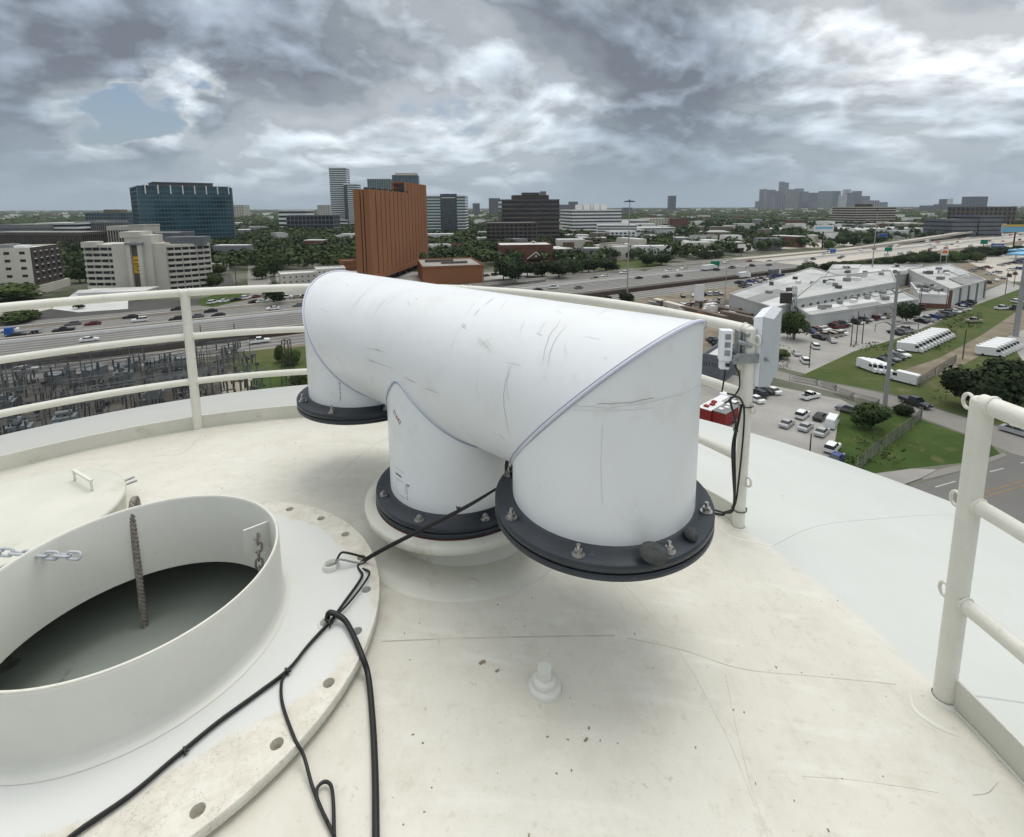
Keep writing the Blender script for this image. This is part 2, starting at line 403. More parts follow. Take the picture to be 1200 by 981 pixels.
seam([(392, 560), (420, 535), (455, 512)], .002, 'seam', 'paint_crack')
# flakes of grit lying on the plates
mb = MB(); rr = random.Random(5)
for i in range(95):
    x = rr.uniform(440, 1050); y = rr.uniform(700, 980) if rr.random() < .75 else rr.uniform(520, 690)
    if i % 5 == 0: x = rr.uniform(150, 440); y = rr.uniform(505, 575)
    p = dm(x, y); s_ = rr.uniform(.0006, .0028)
    if sqrt((p.x - HC.x) ** 2 + (p.y - HC.y) ** 2) < .8: continue
    mb.box((p.x, p.y, p.z + s_ * .3), (s_ * rr.uniform(1, 3.5), s_ * 1.2, s_), rr.uniform(0, 3), 0)
put(mb, 'grit', 'crack', None, 'scattered dark flakes of grit lying on the cream plates', 'grit', kind='stuff')
# the two brown leaves / chips near the stud
for (x, y, s_) in ((564, 777, .009), (582, 787, .005), (686, 868, .005)):
    p = dm(x, y); mb = MB(); mb.box((p.x, p.y, p.z + .002), (s_ * 1.6, s_, .002), .7); mb.box((p.x + s_, p.y + .004, p.z + .003), (s_, s_ * .7, .002), 2.2)
    put(mb, 'dead_leaf', 'crack', None, {564: 'tiny dark leaf scrap lying upper left of the round stud', 582: 'smaller leaf scrap just right of the tiny dark one', 686: 'dark speck of debris lying below right of the round stud'}[x], 'debris', org=p)

# --- pipe railing round the platform
def rp(deg, z=0.0, r=RR): return Vector((CX + r * cos(radians(deg)), CY + r * sin(radians(deg)), H - 1.64 + z))
POSTS_A = [27.92, 71, 114.5, 158, 201.5]; POSTS_B = [7.2, -36, -79, -122]
def post_width(a): return .030
def railing(name, posts, a0, a1, label, hs=(.375, .715, 1.04)):
    t = empty(name, rp(posts[0]), label, 'railing', 'guard railings on the tank top')
    for a in posts:
        mb = MB(); b0 = rp(a, -.01); top = 1.045
        mb.cyl(b0, rp(a, top), .0302, seg=20); mb.blob(rp(a, top), .0302, seg=16, rings=8, sc=(1, 1, .55))
        mb.lathe([(.034, .012), (.043, .004), (.05, -.004)], rp(a, 0), 20)
        put(mb, 'post', 'rail', t)
    for h in hs:
        mb = MB(); n = int(abs(a1 - a0) / 2.0) + 1; rad = .0285 if h > 1 else .0245
        mb.tube([rp(a0 + (a1 - a0) * i / n, h) for i in range(n + 1)], rad, 16)
        put(mb, 'rail', 'rail', t)
        mbw = MB()                                       # weld beads where the rails meet the posts
        for a in posts:
            for sg in (-1, 1):
                aa = a + sg * .66; tdir = Vector((-sin(radians(aa)), cos(radians(aa)), 0))
                if a0 - .3 < aa < a1 + .3 or a1 - .3 < aa < a0 + .3: mbw.torus(rp(aa, h), rad + .001, .0042 + random.uniform(0, .0012), axis=tdir, seg=14, k=5)
        put(mbw, 'weld_beads', 'rail', t, kind='stuff')
    mb = MB(); n = 80                                    # toe plate: upright flat bar
    vs = []; fs = []
    for i in range(n + 1):
        a = a0 + (a1 - a0) * i / n
        for r_, z in ((RR + .004, -.03), (RR + .004, .10), (RR + .012, .10), (RR + .012, -.03)):
            vs.append(rp(a, z, r_))
    for i in range(n):
        for k in range(3): fs.append((i * 4 + k, (i + 1) * 4 + k, (i + 1) * 4 + k + 1, i * 4 + k + 1))
    fs.append((0, 1, 2, 3)); fs.append((n * 4 + 3, n * 4 + 2, n * 4 + 1, n * 4))
    mb.add(vs, fs); put(mb, 'toe_plate', 'toe', t)
    mb = MB(); mb.tube([rp(a0 + (a1 - a0) * i / n, .001, RR - .001) for i in range(n + 1)], .007, 6); put(mb, 'weld_seam', 'toe', t)
    mb = MB(); mb.tube([rp(a0 + (a1 - a0) * i / n, .101, RR + .008) for i in range(n + 1)], .0045, 6); put(mb, 'top_edge', 'rail', t)
    return t
ra = railing('guard_railing', POSTS_A, 27.92, 238, 'long curved cream railing running from the left edge behind the vent to the antenna post')
rb = railing('guard_railing', POSTS_B, 7.2, -122 + 0, 'short cream railing at the right edge whose post has three chain rings')
# chain eyes: oval rings welded on the gate posts
def eye(parent, a, z, side, ang=None):
    c = rp(a, z); tdir = Vector((-sin(radians(a)), cos(radians(a)), 0)) * side
    mb = MB(); mb.torus(c + tdir * .043, .0165, .0055, axis=Vector((cos(radians(a)), sin(radians(a)), 0)), seg=24, k=8, up=(0, 0, 1), sx=1.4)
    put(mb, 'chain_eye', 'rail', parent)
for z in (.375, .70, 1.03): eye(rb, 7.2, z, 1)
for z in (.27, .655, 1.0): eye(ra, 27.92, z, -1)
# caulk bead at the foot of the right gate post
mb = MB(); q = [dm(x, y) for x, y in ((1066, 812), (1072, 832), (1092, 848), (1112, 858), (1124, 862))]
mb.tube(spline([Vector((p.x, p.y, p.z - .004)) for p in q], 8), [.006 + .006 * sin(pi * i / 32) for i in range(33)], 8); put(mb, 'caulk_bead', 'rail', rb)
mb = MB(); q = [dm(x, y) for x, y in ((842, 618), (855, 628), (875, 634), (905, 640))]
mb.tube(spline([Vector((p.x, p.y, p.z - .004)) for p in q], 8), .009, 8); put(mb, 'caulk_bead', 'rail', ra)

# --- the vent: a white pipe manifold with three legs
AZ = 2.3711; A3 = Vector((cos(AZ), sin(AZ), 0)); N3 = Vector((-A3.y, A3.x, 0))       # run direction, cross direction
VR = Vector((.2742, 1.6342, 0)); VM = VR + A3 * .778; VL = VR + A3 * 1.5704
TILT = .017; PR = .305; MR = .3035
def hax(s): return H - .6384 - s * TILT                 # axis height along the run
vent = empty('pipe_vent', (VM.x, VM.y, dz(VM.x, VM.y)), 'big white plastic pipe vent with three legs standing on bolted dark flanges', 'vent pipe')
SL = .8012 + .7692
def hp(s, ang, r=PR): return VR + A3 * s + N3 * (cos(ang) * r) + Vector((0, 0, hax(s) + sin(ang) * r))
mb = MB(); n = 96; vs = []; fs = []; K = 12
for j in range(K + 1):
    for i in range(n):
        t_ = 2 * pi * i / n; st = sin(t_)
        s0 = -st * PR; s1 = SL + st * PR; s_ = s0 + (s1 - s0) * j / K; vs.append(hp(s_, t_))
for j in range(K):
    for i in range(n): fs.append((j * n + i, j * n + (i + 1) % n, (j + 1) * n + (i + 1) % n, (j + 1) * n + i))
mb.add(vs, fs, 0, True); put(mb, 'crossover_pipe', 'pipe', vent)
def leg(base, s_at, r, zb, side):
    mb = MB(); n = 96; vs = []; fs = []; K = 8
    for j in range(K + 1):
        for i in range(n):
            t_ = 2 * pi * i / n; a_ = cos(t_) * r; q = sin(t_) * r          # a_ along the run, q across
            if side == 0: zt = hax(s_at) - sqrt(max(PR ** 2 - q * q, 0)) + .012
            else: zt = hax(s_at) - side * a_ + 0
            zz = zb + (zt - zb) * j / K; p = base + A3 * a_ + N3 * q; vs.append((p.x, p.y, zz))
    for j in range(K):
        for i in range(n): fs.append((j * n + i, j * n + (i + 1) % n, (j + 1) * n + (i + 1) % n, (j + 1) * n + i))
    mb.add(vs, fs, 0, True); return put(mb, 'leg', 'pipe', vent)
ZR, ZM, ZL = H - .972, H - 1.222, H - .999
leg(VR, 0, PR, ZR - .04, 1); leg(VM, .778, MR, ZM - .04, 0); leg(VL, SL, PR, ZL - .04, -1)
def mitre(side, s_at, r, da, m_, rad):
    pts = []
    for i in range(121):
        t_ = 2 * pi * i / 120; st = sin(t_)
        pts.append(hp((-st * PR if side > 0 else SL + st * PR) + da, t_, PR + .001))
    mb = MB(); mb.tube(pts[:-1], rad, 6, closed=True); return mb
for side in (1, -1):
    put(mitre(side, 0, PR, 0, None, .0055), 'mitre_weld', 'bead', vent)
    put(mitre(side, 0, PR, .011 * side, None, .0016), 'mitre_line', 'beadline', vent)
    put(mitre(side, 0, PR, -.009 * side, None, .0014), 'mitre_line', 'beadline', vent)
pts = []
for i in range(120):
    t_ = 2 * pi * i / 120; a_ = cos(t_) * MR; q = sin(t_) * MR; p = VM + A3 * a_ * 1.003 + N3 * q * 1.003
    pts.append(Vector((p.x, p.y, hax(.778) - sqrt(PR ** 2 - q * q) - a_ * TILT)))
mb = MB(); mb.tube(pts, .0055, 6, closed=True); put(mb, 'mitre_weld', 'bead', vent)
mb = MB(); mb.tube([Vector((p.x, p.y, p.z - .009)) + (Vector((p.x, p.y, 0)) - VM).normalized() * .001 for p in pts], .002, 6, closed=True); put(mb, 'mitre_line', 'beadline', vent)
def bolt(parent, p, r=.011, washer=True, stud=.016, nut=.013):
    mb = MB()
    if washer: mb.cyl(p, p + Vector((0, 0, .003)), r * 1.75, seg=16)
    a0 = random.uniform(0, 1)
    pts6 = [(p.x + r * 1.15 * cos(a0 + k * pi / 3), p.y + r * 1.15 * sin(a0 + k * pi / 3)) for k in range(6)]
    mb.prism(pts6, p.z + .003, p.z + .003 + nut); mb.cyl(p + Vector((0, 0, .003 + nut)), p + Vector((0, 0, .003 + nut + stud)), r * .55, seg=10)
    return put(mb, 'bolt', 'steel', parent)
def flange(base, ztop, r_in, r_out, nb, a0, stud):
    t = MB(); th = .024
    # backing ring, with the stub collar behind it and a second ring below
    t.lathe([(r_in - .004, ztop + .016), (r_in + .012, ztop + .014), (r_in + .014, ztop), (r_out - .004, ztop), (r_out, ztop - .004), (r_out, ztop - th + .002), (r_out - .003, ztop - th)], (base.x, base.y, 0), 96)
    t.lathe([(r_out - .006, ztop - th), (r_out - .006, ztop - th - .006)], (base.x, base.y, 0), 96)
    t.lathe([(r_out - .002, ztop - th - .006), (r_out, ztop - th - .009), (r_out, ztop - 2 * th), (r_out - .004, ztop - 2 * th - .003), (r_in - .03, ztop - 2 * th - .003)], (base.x, base.y, 0), 96)
    f = put(t, 'flange', 'black_flange', vent)
    for k in range(nb):
        a = a0 + 2 * pi * k / nb
        bolt(f, Vector((base.x + (r_in + r_out) / 2 * 1.012 * cos(a), base.y + (r_in + r_out) / 2 * 1.012 * sin(a), ztop)), stud=stud)
    return f
def ang_of(base, x, y, z): p = at(x, y, z); return atan2(p.y - base.y, p.x - base.x)
aR = ang_of(VR, 676, 655, ZR); flange(VR, ZR, PR, .366, 8, aR, .016)
aM = ang_of(VM, 492, 609, ZM); flange(VM, ZM, MR, .367, 8, aM, .006)
aL = ang_of(VL, 384, 487, ZL); flange(VL, ZL, PR, .366, 8, aL, .022)
# insect screens closing the two hanging legs
for b_, z_ in ((VR, ZR), (VL, ZL)):
    mb = MB(); mb.lathe([(.001, 0), (.30, 0)], (b_.x, b_.y, z_ - .05), 48); put(mb, 'insect_screen', 'galv', vent)
# scuffs: thin marks that wrap round the pipe
def surf_pt(x, y):                                       # surveyed point on the crossover pipe
    d = ray(x, y); lo = None
    for k in range(400):
        t_ = .9 + k * .008; p = d * (t_ / d.y); p = Vector((p.x, p.y, p.z + H)); s_ = (p - VR).dot(A3); q = (p - VR).dot(N3)
        if -.4 < s_ < SL + .4 and q * q + (p.z - hax(s_)) ** 2 <= PR * PR: return p
    return None
def out_of(p):
    s_ = (p - VR).dot(A3); ax = VR + A3 * s_; ax.z = hax(s_); return (p - ax).normalized()
mb = MB()
def scuff(x0, y0, x1, y1, wd=.0011, bend=0.0):
    q = []
    for k in range(13):
        t_ = k / 12; x = x0 + (x1 - x0) * t_ + bend * sin(pi * t_); y = y0 + (y1 - y0) * t_
        p = surf_pt(x, y)
        if p is not None: q.append(p)
    if len(q) < 3: return
    n = len(q)
    vs = []
    for i, p in enumerate(q):
        d = (q[min(i + 1, n - 1)] - q[max(i - 1, 0)]).normalized(); o = out_of(p); b = d.cross(o).normalized(); ww = wd * (.25 + .75 * sin(pi * (i + .5) / n))
        base = VR + A3 * (p - VR).dot(A3); base.z = hax((p - VR).dot(A3)); pp = base + o * (PR + .0007)
        vs += [pp - b * ww, pp + b * ww]
    mb.add(vs, [(2 * i, 2 * i + 1, 2 * i + 3, 2 * i + 2) for i in range(n - 1)])
SC = [(441, 331, 408, 372, -4, 1), (447, 330, 413, 366, -5, .7), (464, 342, 436, 378, -5, .9), (470, 343, 448, 368, -3, .6), (443, 349, 428, 372, -2, .6),
      (658, 375, 637, 423, -5, 1.2), (664, 381, 643, 430, -5, 1), (642, 377, 632, 392, -2, .7), (580, 350, 566, 360, -1, 1.3), (563, 362, 555, 371, 0, 1.6), (578, 349, 570, 357, 0, .8),
      (559, 395, 570, 410, 1, .8), (564, 397, 574, 412, 0, .7), (567, 400, 578, 414, 0, .6), (560, 400, 566, 408, 0, .6), (570, 398, 577, 408, 0, .5), (596, 352, 586, 364, -1, .7), (560, 354, 548, 368, -2, .7),
      (598, 428, 600, 512, -8, 1.2), (601, 428, 597, 470, -4, .8), (428, 407, 452, 413, 0, 1.1), (430, 420, 462, 432, -1, 1.1), (432, 421, 440, 425, 0, 1.8), (440, 408, 447, 412, 0, 1.6), (474, 442, 489, 449, 0, 1.6), (497, 454, 516, 461, 0, 1.5),
      (480, 444, 486, 448, 0, 1.2), (726, 358, 700, 370, -2, .7), (629, 391, 636, 394, 0, 1.1), (541, 381, 546, 386, 0, 2.0), (543, 379, 547, 384, 0, 1.4), (616, 377, 610, 390, -1, .8), (541, 384, 528, 420, -3, .5), (594, 425, 612, 429, 0, .8), (686, 395, 704, 399, 0, .7), (708, 419, 712, 422, 0, .9),
      (405, 332, 409, 336, 0, .9), (376, 362, 386, 366, 0, .8), (478, 354, 481, 359, 0, 1.1), (487, 350, 490, 352, 0, 1.1), (541, 498, 545, 503, 0, 1.2), (584, 507, 592, 515, 0, 1.2), (740, 366, 768, 371, 0, .6), (650, 365, 660, 368, 0, .6), (561, 440, 563, 470, -2, .5), (436, 440, 438, 452, 0, .8)]
for x0, y0, x1, y1, bd, k_ in SC: scuff(x0, y0, x1, y1, .0007 * k_, bd)
put(mb, 'scuff_marks', 'scratch', vent, kind='stuff')
# pencil ring on the right elbow and a long thin seam down it
def leg_mark(base, r, pts_px, wd, m_, name):
    q = []
    for x, y in pts_px:
        d = ray(x, y)
        for k in range(600):
            t_ = .8 + k * .005; p = d * (t_ / d.y)
            if (p.x - base.x) ** 2 + (p.y - base.y) ** 2 <= r * r:
                o = Vector((p.x - base.x, p.y - base.y, 0)).normalized(); q.append((Vector((base.x, base.y, p.z + H)) + o * (r + .0007), o)); break
    mb = MB(); vs = []; n = len(q)
    for i, (p, o) in enumerate(q):
        d = (q[min(i + 1, n - 1)][0] - q[max(i - 1, 0)][0]).normalized(); b = d.cross(o).normalized(); vs += [p - b * wd, p + b * wd]
    mb.add(vs, [(2 * i, 2 * i + 1, 2 * i + 3, 2 * i + 2) for i in range(n - 1)]); return put(mb, name, m_, vent)
def lerp_px(pts, n=8):
    out = []
    for (a, b), (c, d) in zip(pts, pts[1:]):
        for k in range(n): out.append((a + (c - a) * k / n, b + (d - b) * k / n))
    return out + [pts[-1]]
M['pencil'] = mat('grey_pencil_line', (.56, .57, .59), .7, .1)
leg_mark(VR, PR, lerp_px([(674, 475), (714, 478), (760, 471), (800, 461), (822, 450)]), .0008, 'pencil', 'pencil_line')
leg_mark(VR, PR, lerp_px([(700, 473), (735, 472), (765, 466)]), .001, 'scratch', 'pencil_line')
leg_mark(VR, PR, lerp_px([(706, 498), (704, 545), (706, 590)]), .0006, 'pencil', 'pencil_line')
leg_mark(VR, PR, lerp_px([(672, 480), (700, 481), (740, 480), (765, 478)]), .0006, 'pencil', 'pencil_line')
# printing on the legs
def wrap_text(body, size, base, r, x, y, zref, rot, m_, name, bold=False):
    d = ray(x, y); P = None
    for k in range(900):
        t_ = .8 + k * .004; p = d * (t_ / d.y)
        if (p.x - base.x) ** 2 + (p.y - base.y) ** 2 <= r * r: P = p; break
    a0 = atan2(P.y - base.y, P.x - base.x); z0 = P.z + H
    cu = bpy.data.curves.new('text', 'FONT'); cu.body = body; cu.size = size; cu.extrude = 0; cu.offset = size * (.03 if bold else .008); cu.resolution_u = 3
    to = bpy.data.objects.new('text', cu); COL.objects.link(to); bpy.context.view_layer.update()
    me = bpy.data.meshes.new_from_object(to.evaluated_get(bpy.context.evaluated_depsgraph_get())); bpy.data.objects.remove(to)
    me.name = name; og = ORG[vent.name]
    for v in me.vertices:
        u = v.co.x * cos(rot) - v.co.y * sin(rot); h = v.co.x * sin(rot) + v.co.y * cos(rot); a = a0 + u / r
        v.co = Vector((base.x + (r + .0012) * cos(a), base.y + (r + .0012) * sin(a), z0 + h)) - og
    me.materials.clear(); me.materials.append(M[m_]); o = bpy.data.objects.new(name, me); COL.objects.link(o); o.parent = vent; return o
wrap_text('21642', .027, VM, MR, 461, 482, 0, radians(-38), 'redink', 'stamped_number')
def wrap_bar(base, r, x, y, u0, u1, h0, h1, mb):
    d = ray(x, y); P = None
    for k in range(900):
        t_ = .8 + k * .004; p = d * (t_ / d.y)
        if (p.x - base.x) ** 2 + (p.y - base.y) ** 2 <= r * r: P = p; break
    a0 = atan2(P.y - base.y, P.x - base.x); z0 = P.z + H; n = 6; vs = []
    for i in range(n + 1):
        a = a0 + (u0 + (u1 - u0) * i / n) / r
        for h in (h0, h1): vs.append((base.x + (r + .001) * cos(a), base.y + (r + .001) * sin(a), z0 + h))
    mb.add(vs, [(2 * i, 2 * i + 2, 2 * i + 3, 2 * i + 1) for i in range(n)])
mb = MB(); LX, LY = 464, 548                            # illegible small print: short strokes in lines, a ruled box
rr = random.Random(3)
def printline(u0, u1, h, sz):
    u = u0
    while u < u1:
        w_ = rr.uniform(.25, .8) * sz
        for q in (0, 1):
            if rr.random() < .85: wrap_bar(VM, MR, LX, LY, u, u + w_ * .5, h + q * sz * .5, h + q * sz * .5 + sz * .32, mb)
        if rr.random() < .6: wrap_bar(VM, MR, LX, LY, u, u + .12 * sz, h, h + sz * .8, mb)
        u += w_ + .16 * sz + (sz * .6 if rr.random() < .14 else 0)
printline(.0, .062, 0, .0045); printline(.0, .062, -.045, .0045); printline(.004, .062, -.112, .0045)
for (u0, u1, h0, h1) in ((.0, .0008, -.10, -.05), (.066, .0668, -.09, -.05)): wrap_bar(VM, MR, LX, LY, u0, u1, h0, h1, mb)
for k in range(6): wrap_bar(VM, MR, LX, LY, .076, .080, -.060 - k * .010, -.055 - k * .010, mb)
for k in range(9): wrap_bar(VM, MR, LX, LY, -.003 + k * .0055, .001 + k * .0055, -.027, -.027 + (.0085 if k % 3 == 0 else .0062), mb)
put(mb, 'printed_label', 'ink', vent, kind='stuff')
wrap_text('LLC', .0125, VM, MR, 476, 569, 0, 0, 'ink', 'printed_lettering', True)
mb = MB()
for k in range(9): wrap_bar(VL, PR, 398, 446, -.002, .002 + (k % 2) * .002, -.012 * k - .006, -.012 * k, mb)
put(mb, 'printed_label', 'ink', vent, kind='stuff')

# --- nozzle that carries the middle leg
noz = empty('vent_nozzle', (VM.x, VM.y, dz(VM.x, VM.y)), 'round cream steel nozzle with wide flange under the middle vent leg', 'nozzle')
zt = ZM - .051; zb = dz(VM.x, VM.y)
mb = MB(); mb.lathe([(.33, zt - .002), (.412, zt - .002), (.416, zt - .006), (.416, zt - .030), (.412, zt - .033), (.30, zt - .033)], (VM.x, VM.y, 0), 96); put(mb, 'nozzle_flange', 'toe', noz)
mb = MB(); mb.lathe([(.30, zt - .03), (.298, zb + .02), (.306, zb + .008), (.318, zb)], (VM.x, VM.y, 0), 96); put(mb, 'neck', 'toe', noz)
M['gasket'] = mat('dark_red_gasket', (.10, .035, .03), .7, .2)
mb = MB(); mb.lathe([(.360, zt + .001), (.369, zt), (.369, zt - .0025)], (VM.x, VM.y, 0), 96); put(mb, 'gasket', 'gasket', noz)
mb = MB(); vs = []; fs = []; n = 96
for j, r_ in enumerate((.29, .4, .478, .486, .490)):
    for i in range(n):
        t_ = 2 * pi * i / n; x = VM.x + r_ * cos(t_); y = VM.y + r_ * sin(t_); vs.append((x, y, dz(x, y) + (.007, .007, .007, .004, -.003)[j]))
for j in range(4):
    for i in range(n): fs.append((j * n + i, (j + 1) * n + i, (j + 1) * n + (i + 1) % n, j * n + (i + 1) % n))
mb.add(vs, [f[::-1] for f in fs], 0, True); put(mb, 'reinforcing_pad', 'toe', noz)
p = Vector((VM.x + .40 * cos(-1.35), VM.y + .40 * sin(-1.35), 0)); p.z = dz(p.x, p.y) + .007
mb = MB(); mb.lathe([(.001, .0015), (.028, .0015), (.030, 0)], p, 24); put(mb, 'weep_plug', 'toe', noz)

# --- the open hatch
def flange_material():
    mm = mat('flange_paint', (.7, .7, .66), .5, .35); t = NT(mm.node_tree); b = t.n['Principled BSDF']
    co = t.N('ShaderNodeTexCoord').outputs['Object']
    r = t.N('ShaderNodeVectorMath', {0: vm(t, 'MULTIPLY', co, (1, 1, 0)), 1: (0, 0, 0)}, operation='DISTANCE').outputs['Value']
    n1 = t.noise(co, 3, 7, .6); n2 = t.noise(vm(t, 'ADD', co, (4, 4, 4)), 12, 10, .72); n3 = t.noise(co, 60, 5, .7)
    old = t.mix(t.ramp(n2, [(.42, 0.0), (.68, 1.0)]), (.66, .64, .57), (.52, .495, .42))
    old = t.mix(t.ramp(n3, [(.6, 0.0), (.7, .7)]), old, (.33, .29, .22))
    vor = t.N('ShaderNodeTexVoronoi', {'Vector': vm(t, 'ADD', co, t.N('ShaderNodeTexNoise', {'Vector': co, 'Scale': 9.0, 'Detail': 5.0}).outputs[1]), 'Scale': 3.5}, feature='DISTANCE_TO_EDGE').outputs['Distance']
    old = t.mix(t.math('MULTIPLY', t.ramp(vor, [(0, 1.0), (.012, 0.0)]), .5), old, (.28, .25, .19))
    new = t.mix(n1, (.625, .64, .62), (.59, .605, .58))
    # fresh white coat: inner ring, with a ragged outer edge
    th = t.N('ShaderNodeSeparateXYZ', {0: co})
    e = t.math('ADD', r, t.math('MULTIPLY', t.math('SUBTRACT', n1, .5), .16))
    e = t.math('ADD', e, t.math('MULTIPLY', t.math('SUBTRACT', n2, .5), .03))
    e = t.math('ADD', e, t.math('MULTIPLY', t.math('MAXIMUM', t.math('SUBTRACT', .0, th.outputs[1]), 0.0), .14))
    e = t.math('SUBTRACT', e, t.math('MULTIPLY', t.math('MAXIMUM', t.math('SUBTRACT', t.math('MULTIPLY', th.outputs[0], 1.0), .48), 0.0), .35))
    f = t.ramp(e, [(.628, 0.0), (.648, 1.0)])
    t.l.new(t.mix(f, new, old), b.inputs['Base Color'])
    bn = t.N('ShaderNodeBump', {'Height': n2, 'Strength': .3, 'Distance': .004}); t.l.new(bn.outputs[0], b.inputs['Normal'])
    return mm
M['hflange'] = flange_material()
hatch = empty('roof_hatch', tuple(HC), 'wide open round hatch with white neck and drilled flange at lower left', 'hatch')
# flange plate with 24 real bolt holes
mb = MB(); zf = H - 1.36
bm = bmesh.new()
nh = 24; hr = .0165; N_ = 240
def arc(r, a, b, k): return [(r * cos(a + (b - a) * i / k), r * sin(a + (b - a) * i / k)) for i in range(k + 1)]
vs = []; fs = []
def ringquads(pa, pb, z):
    o = len(vs)
    for a, b in zip(pa, pb): vs.append((*a, z)); vs.append((*b, z))
    for i in range(len(pa) - 1): fs.append((o + 2 * i, o + 2 * i + 1, o + 2 * i + 3, o + 2 * i + 2))
for k in range(nh):
    a = 2 * pi * k / nh; da = pi / nh; hw = .034
    for (r0, r1) in ((.425, .672), (.736, FR)):
        ringquads(arc(r1, a - da, a + da, 10)[::-1], arc(r0, a - da, a + da, 10)[::-1], zf)
    for (b0, b1) in ((a - da, a - .048), (a + .048, a + da)):
        ringquads(arc(.736, b0, b1, 3)[::-1], arc(.672, b0, b1, 3)[::-1], zf)
    # square cell with a round hole in it
    c = (.704 * cos(a), .704 * sin(a)); hole = []; sq = []
    corner = [(.672, a - .048), (.736, a - .048), (.736, a + .048), (.672, a + .048)]
    per = []
    for q in range(4):
        (r0, b0), (r1, b1) = corner[q], corner[(q + 1) % 4]
        for i in range(4): per.append((r0 + (r1 - r0) * i / 4, b0 + (b1 - b0) * i / 4))
    for r_, b_ in per:
        P_ = (r_ * cos(b_), r_ * sin(b_)); d_ = Vector((P_[0] - c[0], P_[1] - c[1])).normalized(); sq.append(P_); hole.append((c[0] + d_.x * hr, c[1] + d_.y * hr))
    sq.append(sq[0]); hole.append(hole[0]); ringquads(sq, hole, zf)
    o = len(vs)
    for h_ in hole: vs.append((*h_, zf)); vs.append((*h_, zf - .028))
    for i in range(len(hole) - 1): fs.append((o + 2 * i, o + 2 * i + 1, o + 2 * i + 3, o + 2 * i + 2))
mb.add([(x + HC.x, y + HC.y, z) for x, y, z in vs], fs, 0, False)
mb.lathe([(FR, 0), (FR + .002, -.003), (FR + .002, -.026), (FR, -.029), (.60, -.029)], (HC.x, HC.y, zf), 128)
put(mb, 'hatch_flange', 'hflange', hatch)
mb = MB()
mb.lathe([(.446, .0012), (.436, .004), (.428, .012), (NR + .009, .035), (NR + .009, .219), (NR + .006, .225), (NR - .001, .225), (NR - .003, .222), (NR - .003, -.06)], (HC.x, HC.y, zf), 128)
put(mb, 'hatch_neck', 'neck', hatch)
mb = MB(); mb.lathe([(.62, -.028), (.62, -.09)], (HC.x, HC.y, zf), 96); put(mb, 'support_ring', 'toe', hatch)
mb = MB(); mb.tube([Vector((HC.x + (NR + .003) * cos(2 * pi * i / 128), HC.y + (NR + .003) * sin(2 * pi * i / 128), zf + .2245)) for i in range(128)], .0045, 6, closed=True); put(mb, 'rim_bead', 'rail', hatch)
# lifting stubs: one short tube, one flat hole with a cable through it
def hpol(a, r, z=0): return Vector((HC.x + r * cos(radians(a)), HC.y + r * sin(radians(a)), zf + z))
p = hpol(30.1, .591); mb = MB(); mb.lathe([(.031, 0), (.029, .018), (.026, .020), (.022, .019), (.0215, -.02)], p, 28); mb.lathe([(.001, .001), (.022, .001)], p, 20, 1); put(mb, 'tube_stub', ['neck', 'tank_in'], hatch)
p = hpol(3.2, .595); mb = MB(); mb.lathe([(.031, 0), (.027, .006), (.021, .005), (.0205, -.02)], p, 28); mb.lathe([(.001, .001), (.021, .001)], p, 20, 1); put(mb, 'tube_stub', ['neck', 'tank_in'], hatch)
# lug plate inside the neck
pa = at(284, 622, H - 1.165); pb = at(316, 610, H - 1.165); dd = (pb - pa).normalized(); nn_ = Vector((-dd.y, dd.x, 0))
mb = MB(); L_ = (pb - pa).length + .012; n = 22; c = pa + dd * .045 + Vector((0, 0, -.042)); vs = []
out = [(0, 0, -.085), (0, 0, -.02), (.012, 0, 0), (L_ * .5, 0, 0), (L_, 0, 0), (L_, 0, -.05), (L_, 0, -.11), (L_ * .4, 0, -.10)]
for side in (-.004, .004):
    o = len(mb.v); ring = []; hol = []
    for k in range(24):
        t_ = 2 * pi * k / 24; dx, dz_ = cos(t_), sin(t_)
        # outer box intersection
        hx, hz = L_ / 2, .05; s_ = min(hx / abs(dx) if abs(dx) > 1e-6 else 9, hz / abs(dz_) if abs(dz_) > 1e-6 else 9)
        ring.append(pa + dd * (L_ / 2 + dx * s_) + nn_ * side + Vector((0, 0, -.05 + dz_ * s_)))
        hol.append(pa + dd * (L_ * .42 + dx * .014) + nn_ * side + Vector((0, 0, -.04 + dz_ * .014)))
    mb.add(ring + hol, [(i, (i + 1) % 24, 24 + (i + 1) % 24, 24 + i) for i in range(24)])
o1 = 0; mb.f += [(i, (i + 1) % 24, 48 + (i + 1) % 24, 48 + i) for i in range(24)]; mb.m += [0] * 24; mb.sm += [False] * 24
put(mb, 'lug_plate', 'neck', hatch)
def chain(name, p0, p1, nl, wire, m_, label, parent=None, lw=.36, sag=0.0):
    t = empty(name, tuple(p0), label, 'chain')
    p0 = Vector(p0); p1 = Vector(p1); d = (p1 - p0); L = d.length / nl
    for i in range(nl):
        c = p0 + d * ((i + .5) / nl) + Vector((0, 0, -sag * sin(pi * (i + .5) / nl))); dn_ = d.normalized(); a = dn_.orthogonal().normalized(); b = dn_.cross(a)
        sd_ = a if i % 2 else b; sd_ = (sd_ * cos(.35) + dn_.cross(sd_) * sin(.35)).normalized()
        hl = L * .5 + wire * .9; hw = L * lw; pts = []
        for k in range(20):
            t_ = 2 * pi * k / 20; cx_ = cos(t_); sy = sin(t_); pts.append(c + dn_ * ((hl - hw) * (1 if cx_ > 0 else -1) + cx_ * hw) + sd_ * (sy * hw))
        mb = MB(); mb.tube(pts, wire, 6, closed=True); put(mb, 'link', m_, t)
    return t
q0 = pa + dd * (L_ * .42) + Vector((0, 0, -.04))
